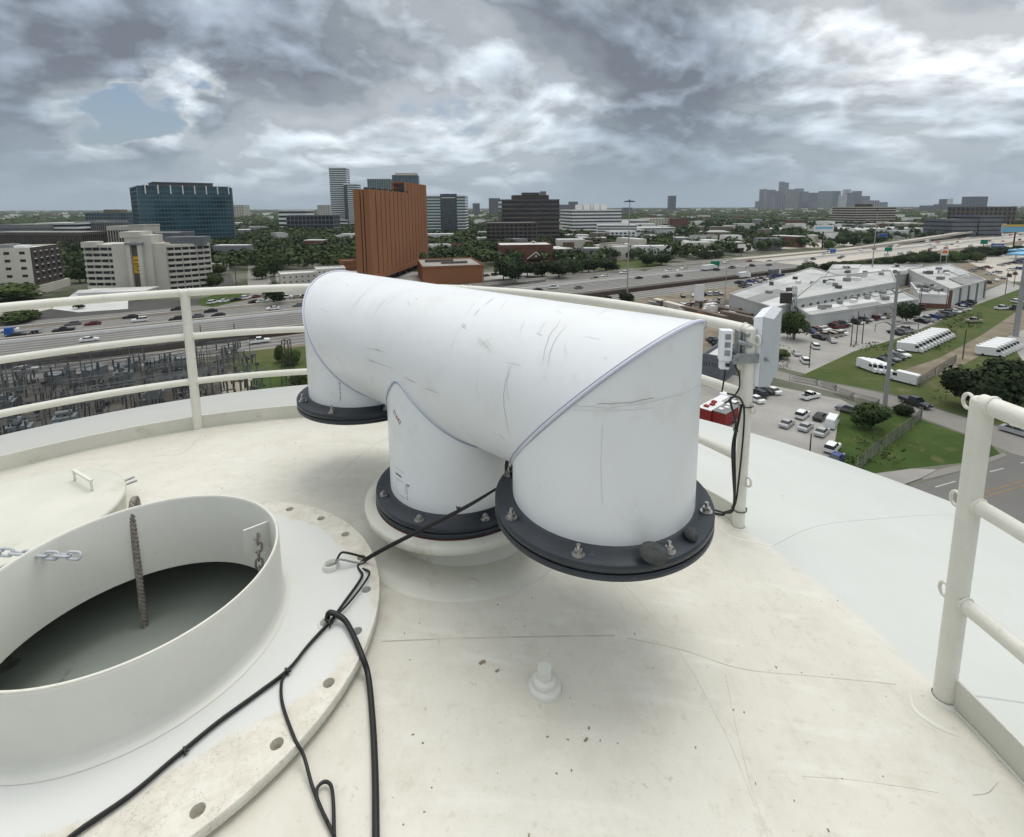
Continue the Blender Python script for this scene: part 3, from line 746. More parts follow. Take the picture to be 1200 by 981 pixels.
chain('hook_chain', q0 + Vector((.003, .004, .0)), q0 + Vector((.002, -.004, -.16)), 5, .0042, 'rope', 'short rusty dark chain hanging from the lug plate inside the hatch')
mb = MB(); mb.tube(spline([q0 + Vector((0, 0, -.155)), q0 + Vector((-.012, -.01, -.18)), q0 + Vector((-.016, -.012, -.215)), q0 + Vector((-.002, -.004, -.235)), q0 + Vector((.012, .004, -.21)), q0 + Vector((.008, .002, -.175))], 6), .0062, 8, closed=True)
put(mb, 'snap_hook', 'yellowhook', None, 'yellowish snap hook hanging on the rusty chain inside the hatch', 'hook', org=q0)
chain('safety_chain', at(-40, 640, H - 1.13), at(93, 651, H - 1.165), 10, .0048, 'antenna_grey', 'pale galvanised chain slung over the hatch rim at the left edge', lw=.30, sag=.012)
# rope hanging down the neck
t0 = at(157, 588, H - 1.13)
mb = MB(); path = [t0 + Vector((-.014, .034, -.12)), t0 + Vector((-.010, .024, -.01)), t0 + Vector((.002, -.004, .010)), t0 + Vector((.014, -.030, -.014)), t0 + Vector((.018, -.040, -.10)), t0 + Vector((.022, -.046, -.3)), t0 + Vector((.024, -.05, -.51))]
sp = spline(path, 30); ln = [0.0]
for a, b in zip(sp, sp[1:]): ln.append(ln[-1] + (b - a).length)
res = []; 
for k in range(int(ln[-1] / .008)):
    s_ = k * .008; i = max(0, min(len(ln) - 2, next((j for j in range(len(ln) - 1) if ln[j + 1] >= s_), len(ln) - 2))); u = (s_ - ln[i]) / max(1e-9, ln[i + 1] - ln[i]); res.append(sp[i].lerp(sp[i + 1], u))
for st_ in range(3):
    q = []
    for k, p in enumerate(res):
        a = 2 * pi * (k * .008 / .05) + st_ * 2 * pi / 3; q.append(p + Vector((cos(a), sin(a), 0)) * .0062)
    mb.tube(q, .0068, 7)
put(mb, 'twisted_rope', 'rope', None, 'thick brown twisted rope hung over the hatch rim and down into the tank', 'rope', org=t0)

# --- hatch cover resting beside it
LC = Vector((-2.292, 2.093, H - 1.35)); LR = .426
lid = empty('hatch_cover', (LC.x, LC.y, H - 1.46), 'round cream steel cover with a small strap handle lying at the left edge', 'hatch cover')
mb = MB(); mb.lathe([(.001, .012), (.2, .010), (.36, .004), (LR - .01, 0), (LR, -.004), (LR + .002, -.012), (LR, -.018), (LR - .006, -.02), (LR - .006, -.115)], LC, 96); put(mb, 'lid_plate', 'toe', lid)
ha = at(88, 562, H - 1.34); hb = at(108, 574, H - 1.34); 
mb = MB(); hh = .045
for p in (ha, hb): mb.box((p.x, p.y, p.z + hh / 2), (.009, .014, hh), .6)
dd2 = (hb - ha); mid_ = (ha + hb) / 2; mb.box((mid_.x, mid_.y, mid_.z + hh + .004), (dd2.length + .012, .014, .009), atan2(dd2.y, dd2.x)); put(mb, 'handle', 'rail', lid)
mb = MB(); 
for (x, y) in ((152, 561), (155, 565)):
    p = at(x, y, H - 1.40); d_ = (Vector((p.x, p.y, 0)) - Vector((LC.x, LC.y, 0))).normalized()
    mb.cyl(p - d_ * .05, p + d_ * .02, .006, seg=10, mi=0)
put(mb, 'hinge_rods', 'galv', lid)

# --- round stud between hatch and gate
p = dm(638, 806); st = empty('roof_stud', tuple(p), 'small round cream threaded plug with a hex head standing alone on the plates', 'plug')
mb = MB(); mb.lathe([(.052, -.004), (.050, .012), (.046, .018), (.036, .018), (.035, .02)], p, 32); put(mb, 'boss', 'neck', st)
mb = MB(); mb.lathe([(.036, .016), (.036, .034), (.033, .039), (.018, .039)], p, 32); put(mb, 'collar', 'neck', st)
mb = MB(); mb.prism([(p.x + .024 * cos(k * pi / 3 + .3), p.y + .024 * sin(k * pi / 3 + .3)) for k in range(6)], p.z + .037, p.z + .070); put(mb, 'hex_head', 'neck', st)

# --- stones on the right flange
def stone(x, y, sx, sy, sz, seed, label):
    p = at(x, y, ZR + sz * .9); rr = random.Random(seed); mb = MB(); mb.blob((p.x, p.y, p.z), 1.0, 0, 18, 12, .045, (sx, sy, sz), rr)
    return put(mb, 'stone', 'rock', None, label, 'stone', 'stones on the vent flange', org=p)
o = stone(762, 650, .040, .030, .022, 1, 'larger flat dark grey stone leaning at the front of the right flange')
o.rotation_euler = (radians(24), radians(6), radians(-20)); o.location += Vector((.006, -.01, .012))
o = stone(810, 626, .019, .022, .018, 2, 'smaller dark grey stone on the right flange beside the white leg'); o.rotation_euler = (radians(10), radians(-14), .5)

# --- black cables
def cable(name, pts, r, label, n=10, m_='rubber', mb=None):
    mb = MB(); mb.tube(spline(pts, n), r, 8); return put(mb, name, m_, None, label, 'cable', 'black cables', org=pts[0])
gapP = Vector((-.040, 1.83, H - 1.035))
knot = at(428, 655, zf + .018); stub = hpol(30.1, .591, .02); stub2 = hpol(3.2, .595, .012)
k2 = at(385, 731, zf + .012); k3 = at(336, 787, zf + .01)
off = Vector((.004, .004, .006))
def fl(x, y, z=.008): return at(x, y, zf + z)
c1 = [Vector((.62, 2.25, H - 1.36)), Vector((.30, 2.12, H - 1.12)), Vector((.08, 1.98, H - 1.04)), gapP, onrow(545, 594, 1.72), knot, fl(424, 676, .012), fl(402, 708, .012), k2, fl(360, 758), k3, fl(300, 815), fl(252, 850, .009), fl(200, 893, .009), fl(150, 935, .009), fl(84, 981, .009), fl(40, 1020, .009)]
cable('black_cable', c1, .0050, 'black cable running from the middle leg down across the flange to the bottom left corner')
c2 = [p + (off if i != 5 else Vector((.002, .0, -.008))) for i, p in enumerate(c1)]
c2[6] += Vector((.022, .004, 0)); c2[7] += Vector((.020, .004, 0)); c2[4] += Vector((0, 0, -.012))
cable('black_cable', c2, .0038, 'thinner twin cable strapped along the cable from the vent to the bottom left corner')
cable('black_cable', [stub + Vector((.02, 0, .004)), stub + Vector((.035, .012, .03)), stub + Vector((.06, .01, .034)), knot + Vector((-.012, .006, .004)), knot], .0042, 'short black cable loop tying the tube stub to the cable knot')
cable('black_cable', [stub + Vector((.018, -.004, .002)), stub + Vector((.04, -.006, .018)), knot + Vector((-.02, -.012, -.008)), knot + Vector((.0, .002, -.004))], .0035, 'pale thin strap loop beside the tube stub', m_='tank_in')
rf = dz
def dmo(x, y, o=.012): p = dm(x, y); return Vector((p.x, p.y, p.z + o))
cable('black_cable', [stub2, stub2 + Vector((.012, .0, .026)), fl(402, 725, .022), fl(412, 740, .016), fl(424, 768, .004), dmo(432, 800, .022), dmo(437, 850, .014), dmo(440, 915, .013), dmo(441, 1000, .013)], .0088, 'thickest black cable from the lower stub down over the flange edge to the bottom', 10)
cable('black_cable', [k3, fl(330, 800, .006), fl(331, 825, .006), fl(345, 865, .004), dmo(357, 898, .03), dmo(366, 925, .012), dmo(378, 955, .01), dmo(392, 985, .01), dmo(400, 1010, .01)], .0042, 'slim black cable curling off the flange to a small loop at the bottom', 10)
cable('black_cable', [dmo(384, 968, .012), dmo(373, 944, .012), dmo(372, 930, .014), dmo(380, 922, .014), dmo(388, 926, .014), dmo(391, 945, .013), dmo(392, 985, .012)], .0042, 'small black cable loop standing up near the bottom edge', 10)
cable('black_cable', [gapP + Vector((.012, .02, -.02)), gapP + Vector((.010, .012, .03)), gapP + Vector((-.002, .02, .09)), gapP + Vector((-.02, .06, .02)), gapP + Vector((-.01, .05, -.06))], .008, 'black cable bundle looped in the gap between the middle and right legs')
def tie(p, d, label, r=.0125):
    mb = MB(); mb.torus(p, r, .0028, axis=d, seg=16, k=6); mb.box(p + Vector((r, 0, .003)), (.008, .006, .006), .3); return put(mb, 'cable_tie', 'tie', None, label, 'cable tie', 'cable ties', org=p)
ties = [(knot, (1, .5, .2), 'cable tie at the knot right of the tube stub', .011), (k2, (1, 1, 0), 'cable tie at the lower stub', .012), (k3, (1, 1.2, 0), 'cable tie where the slim cable leaves the bundle', .009), (fl(216, 880, .009), (1, .9, 0), 'cable tie on the bundle nearest the bottom left corner', .008), (onrow(536, 596, 1.70), (1, .3, .4), 'cable tie on the span in front of the middle leg', .007)]
for p, d, l, r in ties: tie(p, d, l, r)
# cables at the antenna post
PM = rp(27.92)
def mp(x, y, Y=2.36): return onrow(x, y, Y)
cable('black_cable', [c1[0], mp(838, 602, 2.3), mp(850, 601, 2.3), mp(859, 597, 2.33), mp(861, 570), mp(861, 520), mp(866, 490), mp(869, 474)], .0062, 'black cable rising along the antenna post from the right leg', 10)
cable('black_cable', [c1[0] + Vector((0, 0, .02)), mp(838, 598, 2.3), mp(850, 600, 2.3), mp(861, 592, 2.34), mp(866, 560), mp(871, 510), mp(872, 480), mp(869, 470), mp(862, 464, 2.33), mp(852, 461, 2.33)], .0045, 'second slimmer black cable on the antenna post with a bow at the middle rail', 10)
cable('black_cable', [mp(872, 476), mp(866, 466, 2.32), mp(856, 468, 2.30), mp(861, 490, 2.32), mp(862, 502, 2.34), mp(858, 530, 2.34), mp(861, 590, 2.34)], .0052, 'black cable bowed out left of the antenna post', 10)
for (x, y, l) in ((872, 477, 'cable tie round the antenna post below the middle rail'), (868, 600, 'cable tie round the foot of the antenna post')):
    p = mp(x, y, 2.40); pc = Vector((PM.x, PM.y, p.z)); tie(pc, (0, 0, 1), l, .036)
mb = MB(); p = mp(862, 504, 2.33); mb.box(p, (.016, .02, .014)); put(mb, 'cable_clip', 'tie', None, 'small black clip on the cables beside the antenna post', 'clip', org=p)

# --- panel antenna and radio on the gate post
ant = empty('panel_antenna', (PM.x, PM.y, H - .9), 'white flat panel antenna clamped to the railing post, seen from behind', 'antenna')
q = [onrow(889, 361, 2.50), onrow(918, 364, 2.56), onrow(911, 448, 2.56), onrow(880, 438, 2.50)]
back = [onrow(887, 361, 2.46), onrow(908, 363, 2.60), onrow(902, 448, 2.60), onrow(883, 439, 2.46)]
u = (back[1] - back[0]); u.z = 0; wdt = .235; u = Vector((.55, .835, 0)); nrm = Vector((.835, -.55, 0))
ctr = onrow(898, 404, 2.52)
def apt(a, b, c): return ctr + u * a + nrm * b + Vector((0, 0, c))
mb = MB(); hw, hh = .165, .175
vs = [apt(-hw, 0, hh), apt(hw, 0, hh), apt(hw, 0, -hh), apt(-hw, 0, -hh), apt(-hw * .93, .045, hh * .95), apt(hw * .93, .045, hh * .95), apt(hw * .93, .045, -hh * .95), apt(-hw * .93, .045, -hh * .95)]
mb.add(vs, [(0, 1, 2, 3), (7, 6, 5, 4), (0, 4, 5, 1), (1, 5, 6, 2), (2, 6, 7, 3), (3, 7, 4, 0)]); put(mb, 'radome', 'antenna_grey', ant)
mb = MB(); hw2, hh2 = .135, .16
vs = [apt(-hw, -.001, hh), apt(hw, -.001, hh), apt(hw, -.001, -hh), apt(-hw, -.001, -hh), apt(-hw2, -.045, hh2), apt(hw2, -.045, hh2), apt(hw2, -.045, -hh2), apt(-hw2, -.045, -hh2)]
mb.add(vs, [(3, 2, 1, 0), (4, 5, 6, 7), (1, 5, 4, 0), (2, 6, 5, 1), (3, 7, 6, 2), (0, 4, 7, 3)]); put(mb, 'back_shell', 'antenna', ant)
for a_, c_ in ((-.12, .15), (.12, .15), (.12, -.15), (-.12, -.15), (0, .06)):
    mb = MB(); mb.cyl(apt(a_, -.040, c_), apt(a_, -.052, c_), .006, seg=8); put(mb, 'screw', 'galv', ant)
zc = mp(880, 418, 2.42).z
mb = MB()
pc = Vector((PM.x, PM.y, zc))
for s_ in (-1, 1):
    mb.box(pc + Vector((0, s_ * .040, 0)), (.20, .010, .042), .18)
for x_ in (-.075, .06):
    mb.cyl(pc + Vector((x_, -.075, .0)), pc + Vector((x_ * 1.05, .09, .0)), .005, seg=8); mb.cyl(pc + Vector((x_, -.056, 0)), pc + Vector((x_, -.046, 0)), .010, seg=6)
mb.box(pc + Vector((.085, .02, .02)), (.05, .06, .05), .4)
put(mb, 'clamp_bracket', 'galv', ant)
mb = MB(); mb.cyl(pc + Vector((.035, -.02, .10)), pc + Vector((.075, -.03, .095)), .007, seg=8); put(mb, 'tilt_arm', 'galv', ant)
rad = empty('radio_unit', tuple(onrow(851, 410, 2.36)), 'small white radio box with three windows, just left of the antenna post', 'radio')
rc = onrow(850, 404, 2.42)
mb = MB(); mb.box(rc, (.056, .045, .150), -.15); mb.box(rc + Vector((-.002, 0, -.098)), (.042, .035, .042), -.15); put(mb, 'body', 'antenna', rad)
for k in range(3):
    mb = MB(); mb.box(rc + Vector((.002, -.0235, .045 - k * .040)), (.026, .004, .027), -.15); put(mb, 'port_cover', 'galv', rad)
mb = MB(); mb.box(rc + Vector((.006, -.024, -.095)), (.016, .012, .016)); put(mb, 'connector', 'tie', rad)
mb = MB(); mb.box(rc + Vector((.062, .01, -.01)), (.012, .04, .16)); mb.box(rc + Vector((.085, .01, -.01)), (.010, .04, .14)); mb.cyl(rc + Vector((.05, -.02, .02)), rc + Vector((.12, -.02, .0)), .012, seg=10); mb.cyl(rc + Vector((.05, -.01, -.05)), rc + Vector((.13, -.01, -.05)), .010, seg=10); mb.blob(rc + Vector((.098, -.015, .055)), .014, seg=10, rings=6); put(mb, 'mounting_bracket', 'galv', rad)
cable('black_cable', [rc + Vector((.0, -.01, -.12)), rc + Vector((.0, -.01, -.16)), rc + Vector((-.004, .0, -.24))], .004, 'thin black cable hanging straight down from the radio box', 8)
cable('black_cable', [rc + Vector((.05, 0, -.10)), rc + Vector((.075, 0, -.15)), rc + Vector((.080, .0, -.22)), rc + Vector((.05, .0, -.27)), rc + Vector((.012, .0, -.30))], .004, 'thin black cable curving out between the radio box and the post', 8)
# ================================================================== 2. THE GROUND, THE FREEWAY AND THE STREETS
for k, a in dict(
    asphalt=((.085, .083, .08), .9, .2, .0, .35, .03), lot=((.34, .33, .31), .9, .2, .0, .30, .06), concrete=((.235, .23, .22), .9, .2, .0, .22, .02),
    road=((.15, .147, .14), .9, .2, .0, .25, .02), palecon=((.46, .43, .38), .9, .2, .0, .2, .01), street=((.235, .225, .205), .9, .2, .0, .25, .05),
    sand=((.40, .36, .28), .95, .1, .0, .3, .1), dirt=((.235, .205, .155), .95, .1, .0, .4, .15), gravel=((.115, .108, .095), .95, .1, .0, .5, .25),
    roofw=((.58, .59, .58), .8, .2, .0, .25, .05), roofg=((.27, .275, .27), .85, .2, .0, .35, .05), roofd=((.11, .105, .10), .9, .2, .0, .35, .05), roofb=((.20, .16, .13), .9, .2, .0, .3, .05),
    white=((.72, .72, .70), .7, .3, .0, .1, .1), cream=((.60, .57, .49), .8, .2, .0, .12, .1), beige=((.50, .485, .43), .8, .2, .0, .12, .1), grey=((.22, .225, .23), .8, .2, .0, .2, .1),
    brick=((.17, .085, .062), .85, .2, .0, .25, .3), terracotta=((.27, .122, .058), .85, .2, .0, .10, .05), darkbrown=((.075, .062, .055), .8, .2, .0, .2, .1), brown=((.125, .105, .09), .8, .2, .0, .2, .1),
    slate=((.13, .145, .165), .7, .3, .0, .2, .1), paint_w=((.40, .40, .385), .7, .2, .0, .2, .5), paint_y=((.26, .18, .07), .7, .2, .0, .3, .5), pole=((.30, .31, .31), .6, .4, .0, .1, .5), darkpole=((.06, .055, .05), .8, .2, .0, .1, .5),
    bark=((.09, .07, .055), .9, .1, .0, .3, 1), red=((.24, .022, .02), .6, .3, .0, .1, 1), green_sign=((.0, .16, .09), .5, .3, .0, 0, 1), blue_sign=((.02, .09, .32), .5, .3, .0, 0, 1), yellow=((.62, .38, .03), .5, .3, .0, .1, 1), orange=((.70, .16, .03), .5, .3, .0, 0, 1),
    lightblue=((.18, .42, .62), .5, .3, .0, .1, 1), tyre=((.02, .02, .02), .8, .2, .0, 0, 1), trailer=((.68, .69, .69), .5, .4, .0, .1, 1), wood=((.10, .075, .055), .9, .1, 0, .3, 1)).items():
    col_, ro, sp, me_, va, vs_ = a
    M[k] = mat(k, col_, ro, sp, me_, var=va, vscale=vs_)
M['grass'] = mat('mown_grass', (.052, .082, .022), .95, .1, var=.3, vscale=.06, col2=(.088, .096, .040), dirt=((.16, .14, .08), .22, .55, .75), bump=.3, bscale=6)
M['lawn'] = mat('bright_lawn', (.050, .082, .022), .95, .1, var=.3, vscale=.1, dirt=((.12, .115, .05), .3, .55, .75))
M['city'] = mat('city_ground', (.10, .11, .075), .95, .1, vscale=.012, col2=(.17, .165, .14), dirt=((.045, .06, .03), .03, .45, .62))
def glass(name, c, rough=.12, var=.5, vscale=.35):
    m_ = mat(name, c, rough, .6, .0, var=var, vscale=vscale); return m_
M['gl_dark'] = glass('dark_tinted_glass', (.022, .028, .034)); M['gl_blue'] = glass('blue_tinted_glass', (.034, .092, .115), .05, .6, .06)
M['gl_teal'] = glass('teal_tower_glass', (.10, .17, .19), .12); M['gl_car'] = glass('car_glass', (.015, .018, .02), .08); M['gl_grey'] = glass('grey_office_glass', (.08, .095, .105), .15)
def leafmat(name, c1, c2):
    m_ = mat(name, c1, .75, .15, vscale=.6, col2=c2, objrand=.22); return m_
M['leaf'] = leafmat('oak_leaves', (.024, .042, .014), (.048, .072, .022)); M['leaf2'] = leafmat('bright_leaves', (.042, .068, .018), (.070, .098, .028)); M['leafd'] = leafmat('dark_leaves', (.015, .028, .011), (.030, .048, .017))
CARC = dict(white=(.72, .73, .73), silver=(.42, .43, .44), grey=(.16, .165, .17), black=(.018, .018, .02), red=(.30, .03, .025), blue=(.03, .05, .20), tan=(.36, .32, .24), darkred=(.13, .02, .02))
for k, c in CARC.items(): M['car_' + k] = mat('car_paint_' + k, c, .3, .6, .2 if k in ('silver', 'grey') else 0.0)

M['roofs'] = mat('weathered_shed_roof', (.34, .355, .355), .85, .2, var=.3, vscale=.06, col2=(.50, .51, .50), dirt=((.2, .2, .195), .3, .55, .7)); M['shedwall'] = mat('pale_shed_wall', (.46, .47, .455), .85, .2, var=.15, vscale=.1, dirt=((.22, .22, .21), .3, .6, .75))
def sheet(name, pts, z, m_, kind='structure', parent=None, org=None):
    """flat ground sheet of world points, z above the ground"""
    mb = MB(); mb.add([(p[0], p[1], z) for p in pts], [tuple(range(len(pts)))]); o = put(mb, name, m_, parent, kind=kind, org=org); return o
def psheet(name, px, z, m_, **k): return sheet(name, [gp(*q) for q in px], z, m_, **k)
mb = MB(); G_ = 16000
mb.add([(-G_, -1500, 0), (G_, -1500, 0), (G_, G_, 0), (-G_, G_, 0)], [(0, 1, 2, 3)]); put(mb, 'ground', 'city', kind='structure')

HA = radians(32.0); HU = Vector((cos(HA), sin(HA), 0)); HV = Vector((-sin(HA), cos(HA), 0))
def W(u, v, z=0.0): p = HU * u + HV * v; return Vector((p.x, p.y, z))
def strip(name, u0, u1, v0, v1, z, m_): return sheet(name, [W(u0, v0), W(u1, v0), W(u1, v1), W(u0, v1)], z, m_)
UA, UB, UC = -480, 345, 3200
strip('verge', UA, UC, 157.5, 250, .004, 'dirt')
for (a, b, m_, r_) in ((UA, UB, 'concrete', 'road'), (UB, UC, 'palecon', 'palecon')):  # paler far stretch: a patch of sunlight put into the pavement colour
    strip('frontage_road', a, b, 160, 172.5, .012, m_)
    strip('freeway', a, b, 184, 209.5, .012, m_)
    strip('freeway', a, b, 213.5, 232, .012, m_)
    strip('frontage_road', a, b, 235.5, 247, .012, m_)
strip('median_strip', UA, UC, 209.5, 213.5, .008, 'roofd'); strip('shoulder', UA, UB, 173.5, 184, .008, 'darkbrown')
# worn wheel tracks: slightly darker bands in every lane
for lanes, v0, wd in ((3, 160.6, 3.9), (7, 184.4, 3.6), (5, 213.8, 3.6), (3, 236, 3.6)):
    for k in range(lanes): strip('wheel_track', UA, UB, v0 + k * wd + 1.0, v0 + k * wd + 2.7, .016, 'road')
# lane lines: dashes, one object
mb = MB()
def dash(u0, u1, v, wd=.16, mi=0, z=.022):
    a, b, c, d = W(u0, v - wd, z), W(u1, v - wd, z), W(u1, v + wd, z), W(u0, v + wd, z); mb.quad(a, b, c, d, mi)
for lanes, v0, wd in ((3, 160.6, 3.9), (7, 184.4, 3.6), (5, 213.8, 3.6), (3, 236, 3.6)):
    dash(UA, 900, v0, .12); dash(UA, 900, v0 + lanes * wd, .12)
    for k in range(1, lanes):
        u = -250
        while u < 500: dash(u, u + 3.2, v0 + k * wd, .14); u += 12
put(mb, 'lane_marking', 'paint_w', kind='stuff')
# concrete barriers and the retaining wall
def barrier(v, h, wd, m_, name, label, u0=UA, u1=1500, posts=0, group=None):
    t = empty(name, tuple(W(0, v)), label, 'barrier', group); u = u0; segs = 0
    mb = MB(); mb2 = MB()
    while u < u1:
        L_ = 11.6; c = W(u + L_ / 2, v, h / 2); mb.box(c, (L_ + .38, wd, h), HA); u += 12
    put(mb, 'barrier_segments', m_, t, kind='stuff'); return t
barrier(211.5, 1.3, .9, 'palecon', 'median_barrier', 'long pale concrete barrier along the middle of the freeway')
barrier(209.8, .9, .5, 'white', 'lane_barrier', 'thin white barrier just this side of the freeway median')
barrier(183.6, .95, .6, 'palecon', 'shoulder_barrier', 'concrete barrier on the near edge of the freeway lanes')
barrier(233.6, .95, .6, 'palecon', 'frontage_barrier', 'concrete barrier between the far freeway lanes and the frontage road')
barrier(174.2, 1.7, .5, 'darkbrown', 'retaining_wall', 'dark low retaining wall beside the near frontage road', u1=500)
# ramp rising at the far right
ramp = empty('flyover_ramp', tuple(W(480, 236)), 'pale elevated flyover ramp climbing to the far right', 'ramp')
mb = MB(); mb2 = MB(); n = 30
for i in range(n):
    u0 = 470 + i * 32; u1 = u0 + 32; f = lambda u: 7.5 * max(0, min(1, (u - 470) / 380)) ** 1.3
    v_ = lambda u: 238 + (u - 470) * .035
    a, b = W(u0, v_(u0)), W(u1, v_(u1)); wv = HV * 5.5
    vs = [a - wv, b - wv, b + wv, a + wv]; zz = [f(u0), f(u1), f(u1), f(u0)]
    mb.add([(p.x, p.y, z + .1) for p, z in zip(vs, zz)] + [(p.x, p.y, z - 1.3) for p, z in zip(vs, zz)], [(0, 1, 2, 3), (7, 6, 5, 4), (0, 4, 5, 1), (2, 6, 7, 3)])
    mb.add([(p.x, p.y, z + dz_) for p, z in zip(vs[:2], zz[:2]) for dz_ in (.1, 1.1)], [(0, 2, 3, 1)])
    if i % 2 and f(u0) > 2: mb2.box(((a.x + b.x) / 2, (a.y + b.y) / 2, f(u0) / 2 - .6), (2, 2, f(u0)), HA)
put(mb, 'deck', 'palecon', ramp, kind='stuff'); put(mb2, 'columns', 'palecon', ramp, kind='stuff')

# ---- ground sheets of the near right side
psheet('grass_field', [(938, 441), (1000, 411), (1070, 392), (1135, 362), (1196, 338), (1290, 330), (1400, 480), (1290, 530), (1200, 506), (1130, 487), (1035, 459)], .010, 'grass')
psheet('dirt_track', [(1046, 438), (1100, 420), (1152, 392), (1190, 366), (1240, 350), (1260, 362), (1205, 385), (1165, 408), (1120, 432), (1075, 448)], .018, 'dirt')
psheet('side_street', [(700, 372), (790, 400), (860, 420), (936, 441), (1035, 461), (1130, 489), (1215, 513), (1400, 560), (1400, 590), (1185, 531), (1130, 508), (1035, 474), (945, 452), (860, 432), (760, 405), (690, 384)], .014, 'street')
psheet('grass_field', [(985, 478), (1037, 477), (1128, 509), (1160, 520), (1172, 532), (1142, 541), (1068, 549), (1022, 556), (985, 551), (978, 520)], .018, 'lawn')
psheet('parking_lot', [(780, 430), (850, 437), (905, 452), (985, 468), (1008, 480), (982, 500), (990, 556), (900, 560), (780, 520)], .010, 'lot')
psheet('main_road', [(1050, 592), (1066, 570), (1110, 558), (1195, 528), (1420, 505), (1600, 760), (1100, 700)], .010, 'road')
psheet('sidewalk', [(1016, 557), (1068, 550), (1098, 551), (1080, 561), (1052, 571), (1022, 566)], .12, 'lot')
psheet('sidewalk', [(1098, 551), (1145, 541), (1176, 531), (1180, 534), (1150, 546), (1082, 563), (1080, 561)], .05, 'street')
mb = MB()
for (a, b) in (((1096, 571), (1120, 564)), ((1160, 553), (1176, 549)), ((1196, 543), (1212, 539))):
    p, q = gp(*a), gp(*b); d = (q - p).normalized(); nn2 = Vector((-d.y, d.x, 0)) * .10
    mb.add([(*(p - nn2).xy, .02), (*(q - nn2).xy, .02), (*(q + nn2).xy, .02), (*(p + nn2).xy, .02)], [(0, 1, 2, 3)])
put(mb, 'lane_marking', 'paint_w', kind='stuff')
mb = MB()
for (a, b) in (((1150, 578), (1260, 546)), ((1152, 583), (1262, 551))):
    p, q = gp(*a), gp(*b); d = (q - p).normalized(); nn2 = Vector((-d.y, d.x, 0)) * .09
    mb.add([(*(p - nn2).xy, .02), (*(q - nn2).xy, .02), (*(q + nn2).xy, .02), (*(p + nn2).xy, .02)], [(0, 1, 2, 3)])
put(mb, 'centre_line', 'paint_y', kind='stuff')
# lots around the sheds and the yard
psheet('parking_lot', [(896, 395), (950, 384), (1105, 362), (1182, 330), (1200, 337), (1130, 362), (1060, 394), (1000, 412), (944, 438), (890, 425)], .014, 'lot')
psheet('parking_lot', [(640, 362), (745, 352), (860, 336), (1000, 317), (1170, 306), (1190, 330), (1100, 350), (900, 372), (760, 395), (650, 375)], .006, 'dirt')
psheet('parking_lot', [(780, 395), (852, 372), (905, 392), (890, 425), (850, 432), (760, 410)], .018, 'dirt')
psheet('parking_lot', [(1130, 305), (1230, 290), (1260, 330), (1185, 330)], .022, 'palecon')
psheet('parking_lot', [(1180, 395), (1215, 380), (1300, 430), (1200, 425)], .024, 'lot')
# left side: substation yard and strips
psheet('substation_yard', [(-160, 470), (60, 440), (190, 428), (268, 424), (284, 470), (200, 500), (-60, 560), (-300, 560)], .014, 'gravel')
psheet('grass_field', [(262, 414), (330, 408), (420, 402), (480, 400), (480, 470), (290, 475), (270, 440)], .010, 'grass')
psheet('dirt_track', [(268, 436), (296, 434), (302, 452), (300, 466), (262, 466), (258, 448)], .018, 'sand')
psheet('grass_field', [(296, 441), (330, 440), (352, 446), (345, 470), (292, 468)], .022, 'lawn')
psheet('parking_lot', [(-60, 382), (60, 376), (150, 367), (240, 357), (245, 349), (120, 355), (0, 372), (-60, 372)], .010, 'asphalt')
psheet('sidewalk', [(60, 362), (92, 340), (125, 338), (112, 350), (150, 352), (150, 362), (92, 366)], .02, 'roofw')
psheet('sidewalk', [(-60, 366), (40, 356), (62, 350), (60, 362), (-20, 380), (-60, 382)], .03, 'palecon')
psheet('grass_field', [(234, 350), (262, 343), (284, 344), (286, 352), (250, 360), (232, 358)], .03, 'lawn')
psheet('parking_lot', [(238, 322), (270, 320), (276, 334), (238, 336)], .02, 'asphalt')
psheet('street', [(291, 300), (300, 289), (304, 289), (311, 310), (322, 342), (334, 356), (296, 358), (290, 330)], .016, 'street')
psheet('parking_lot', [(322, 322), (420, 312), (500, 320), (640, 318), (640, 330), (560, 340), (420, 352), (330, 345)], .012, 'lot')
psheet('grass_field', [(681, 302), (705, 291), (745, 296), (760, 303), (748, 314), (706, 318), (680, 312)], .02, 'grass')
psheet('grass_field', [(745, 306), (772, 302), (780, 308), (756, 318), (742, 316)], .024, 'grass')
psheet('parking_lot', [(640, 300), (660, 291), (690, 290), (684, 302), (650, 305)], .018, 'lot')
psheet('parking_lot', [(740, 294), (820, 284), (1000, 278), (1000, 288), (830, 296), (760, 302)], .016, 'palecon')

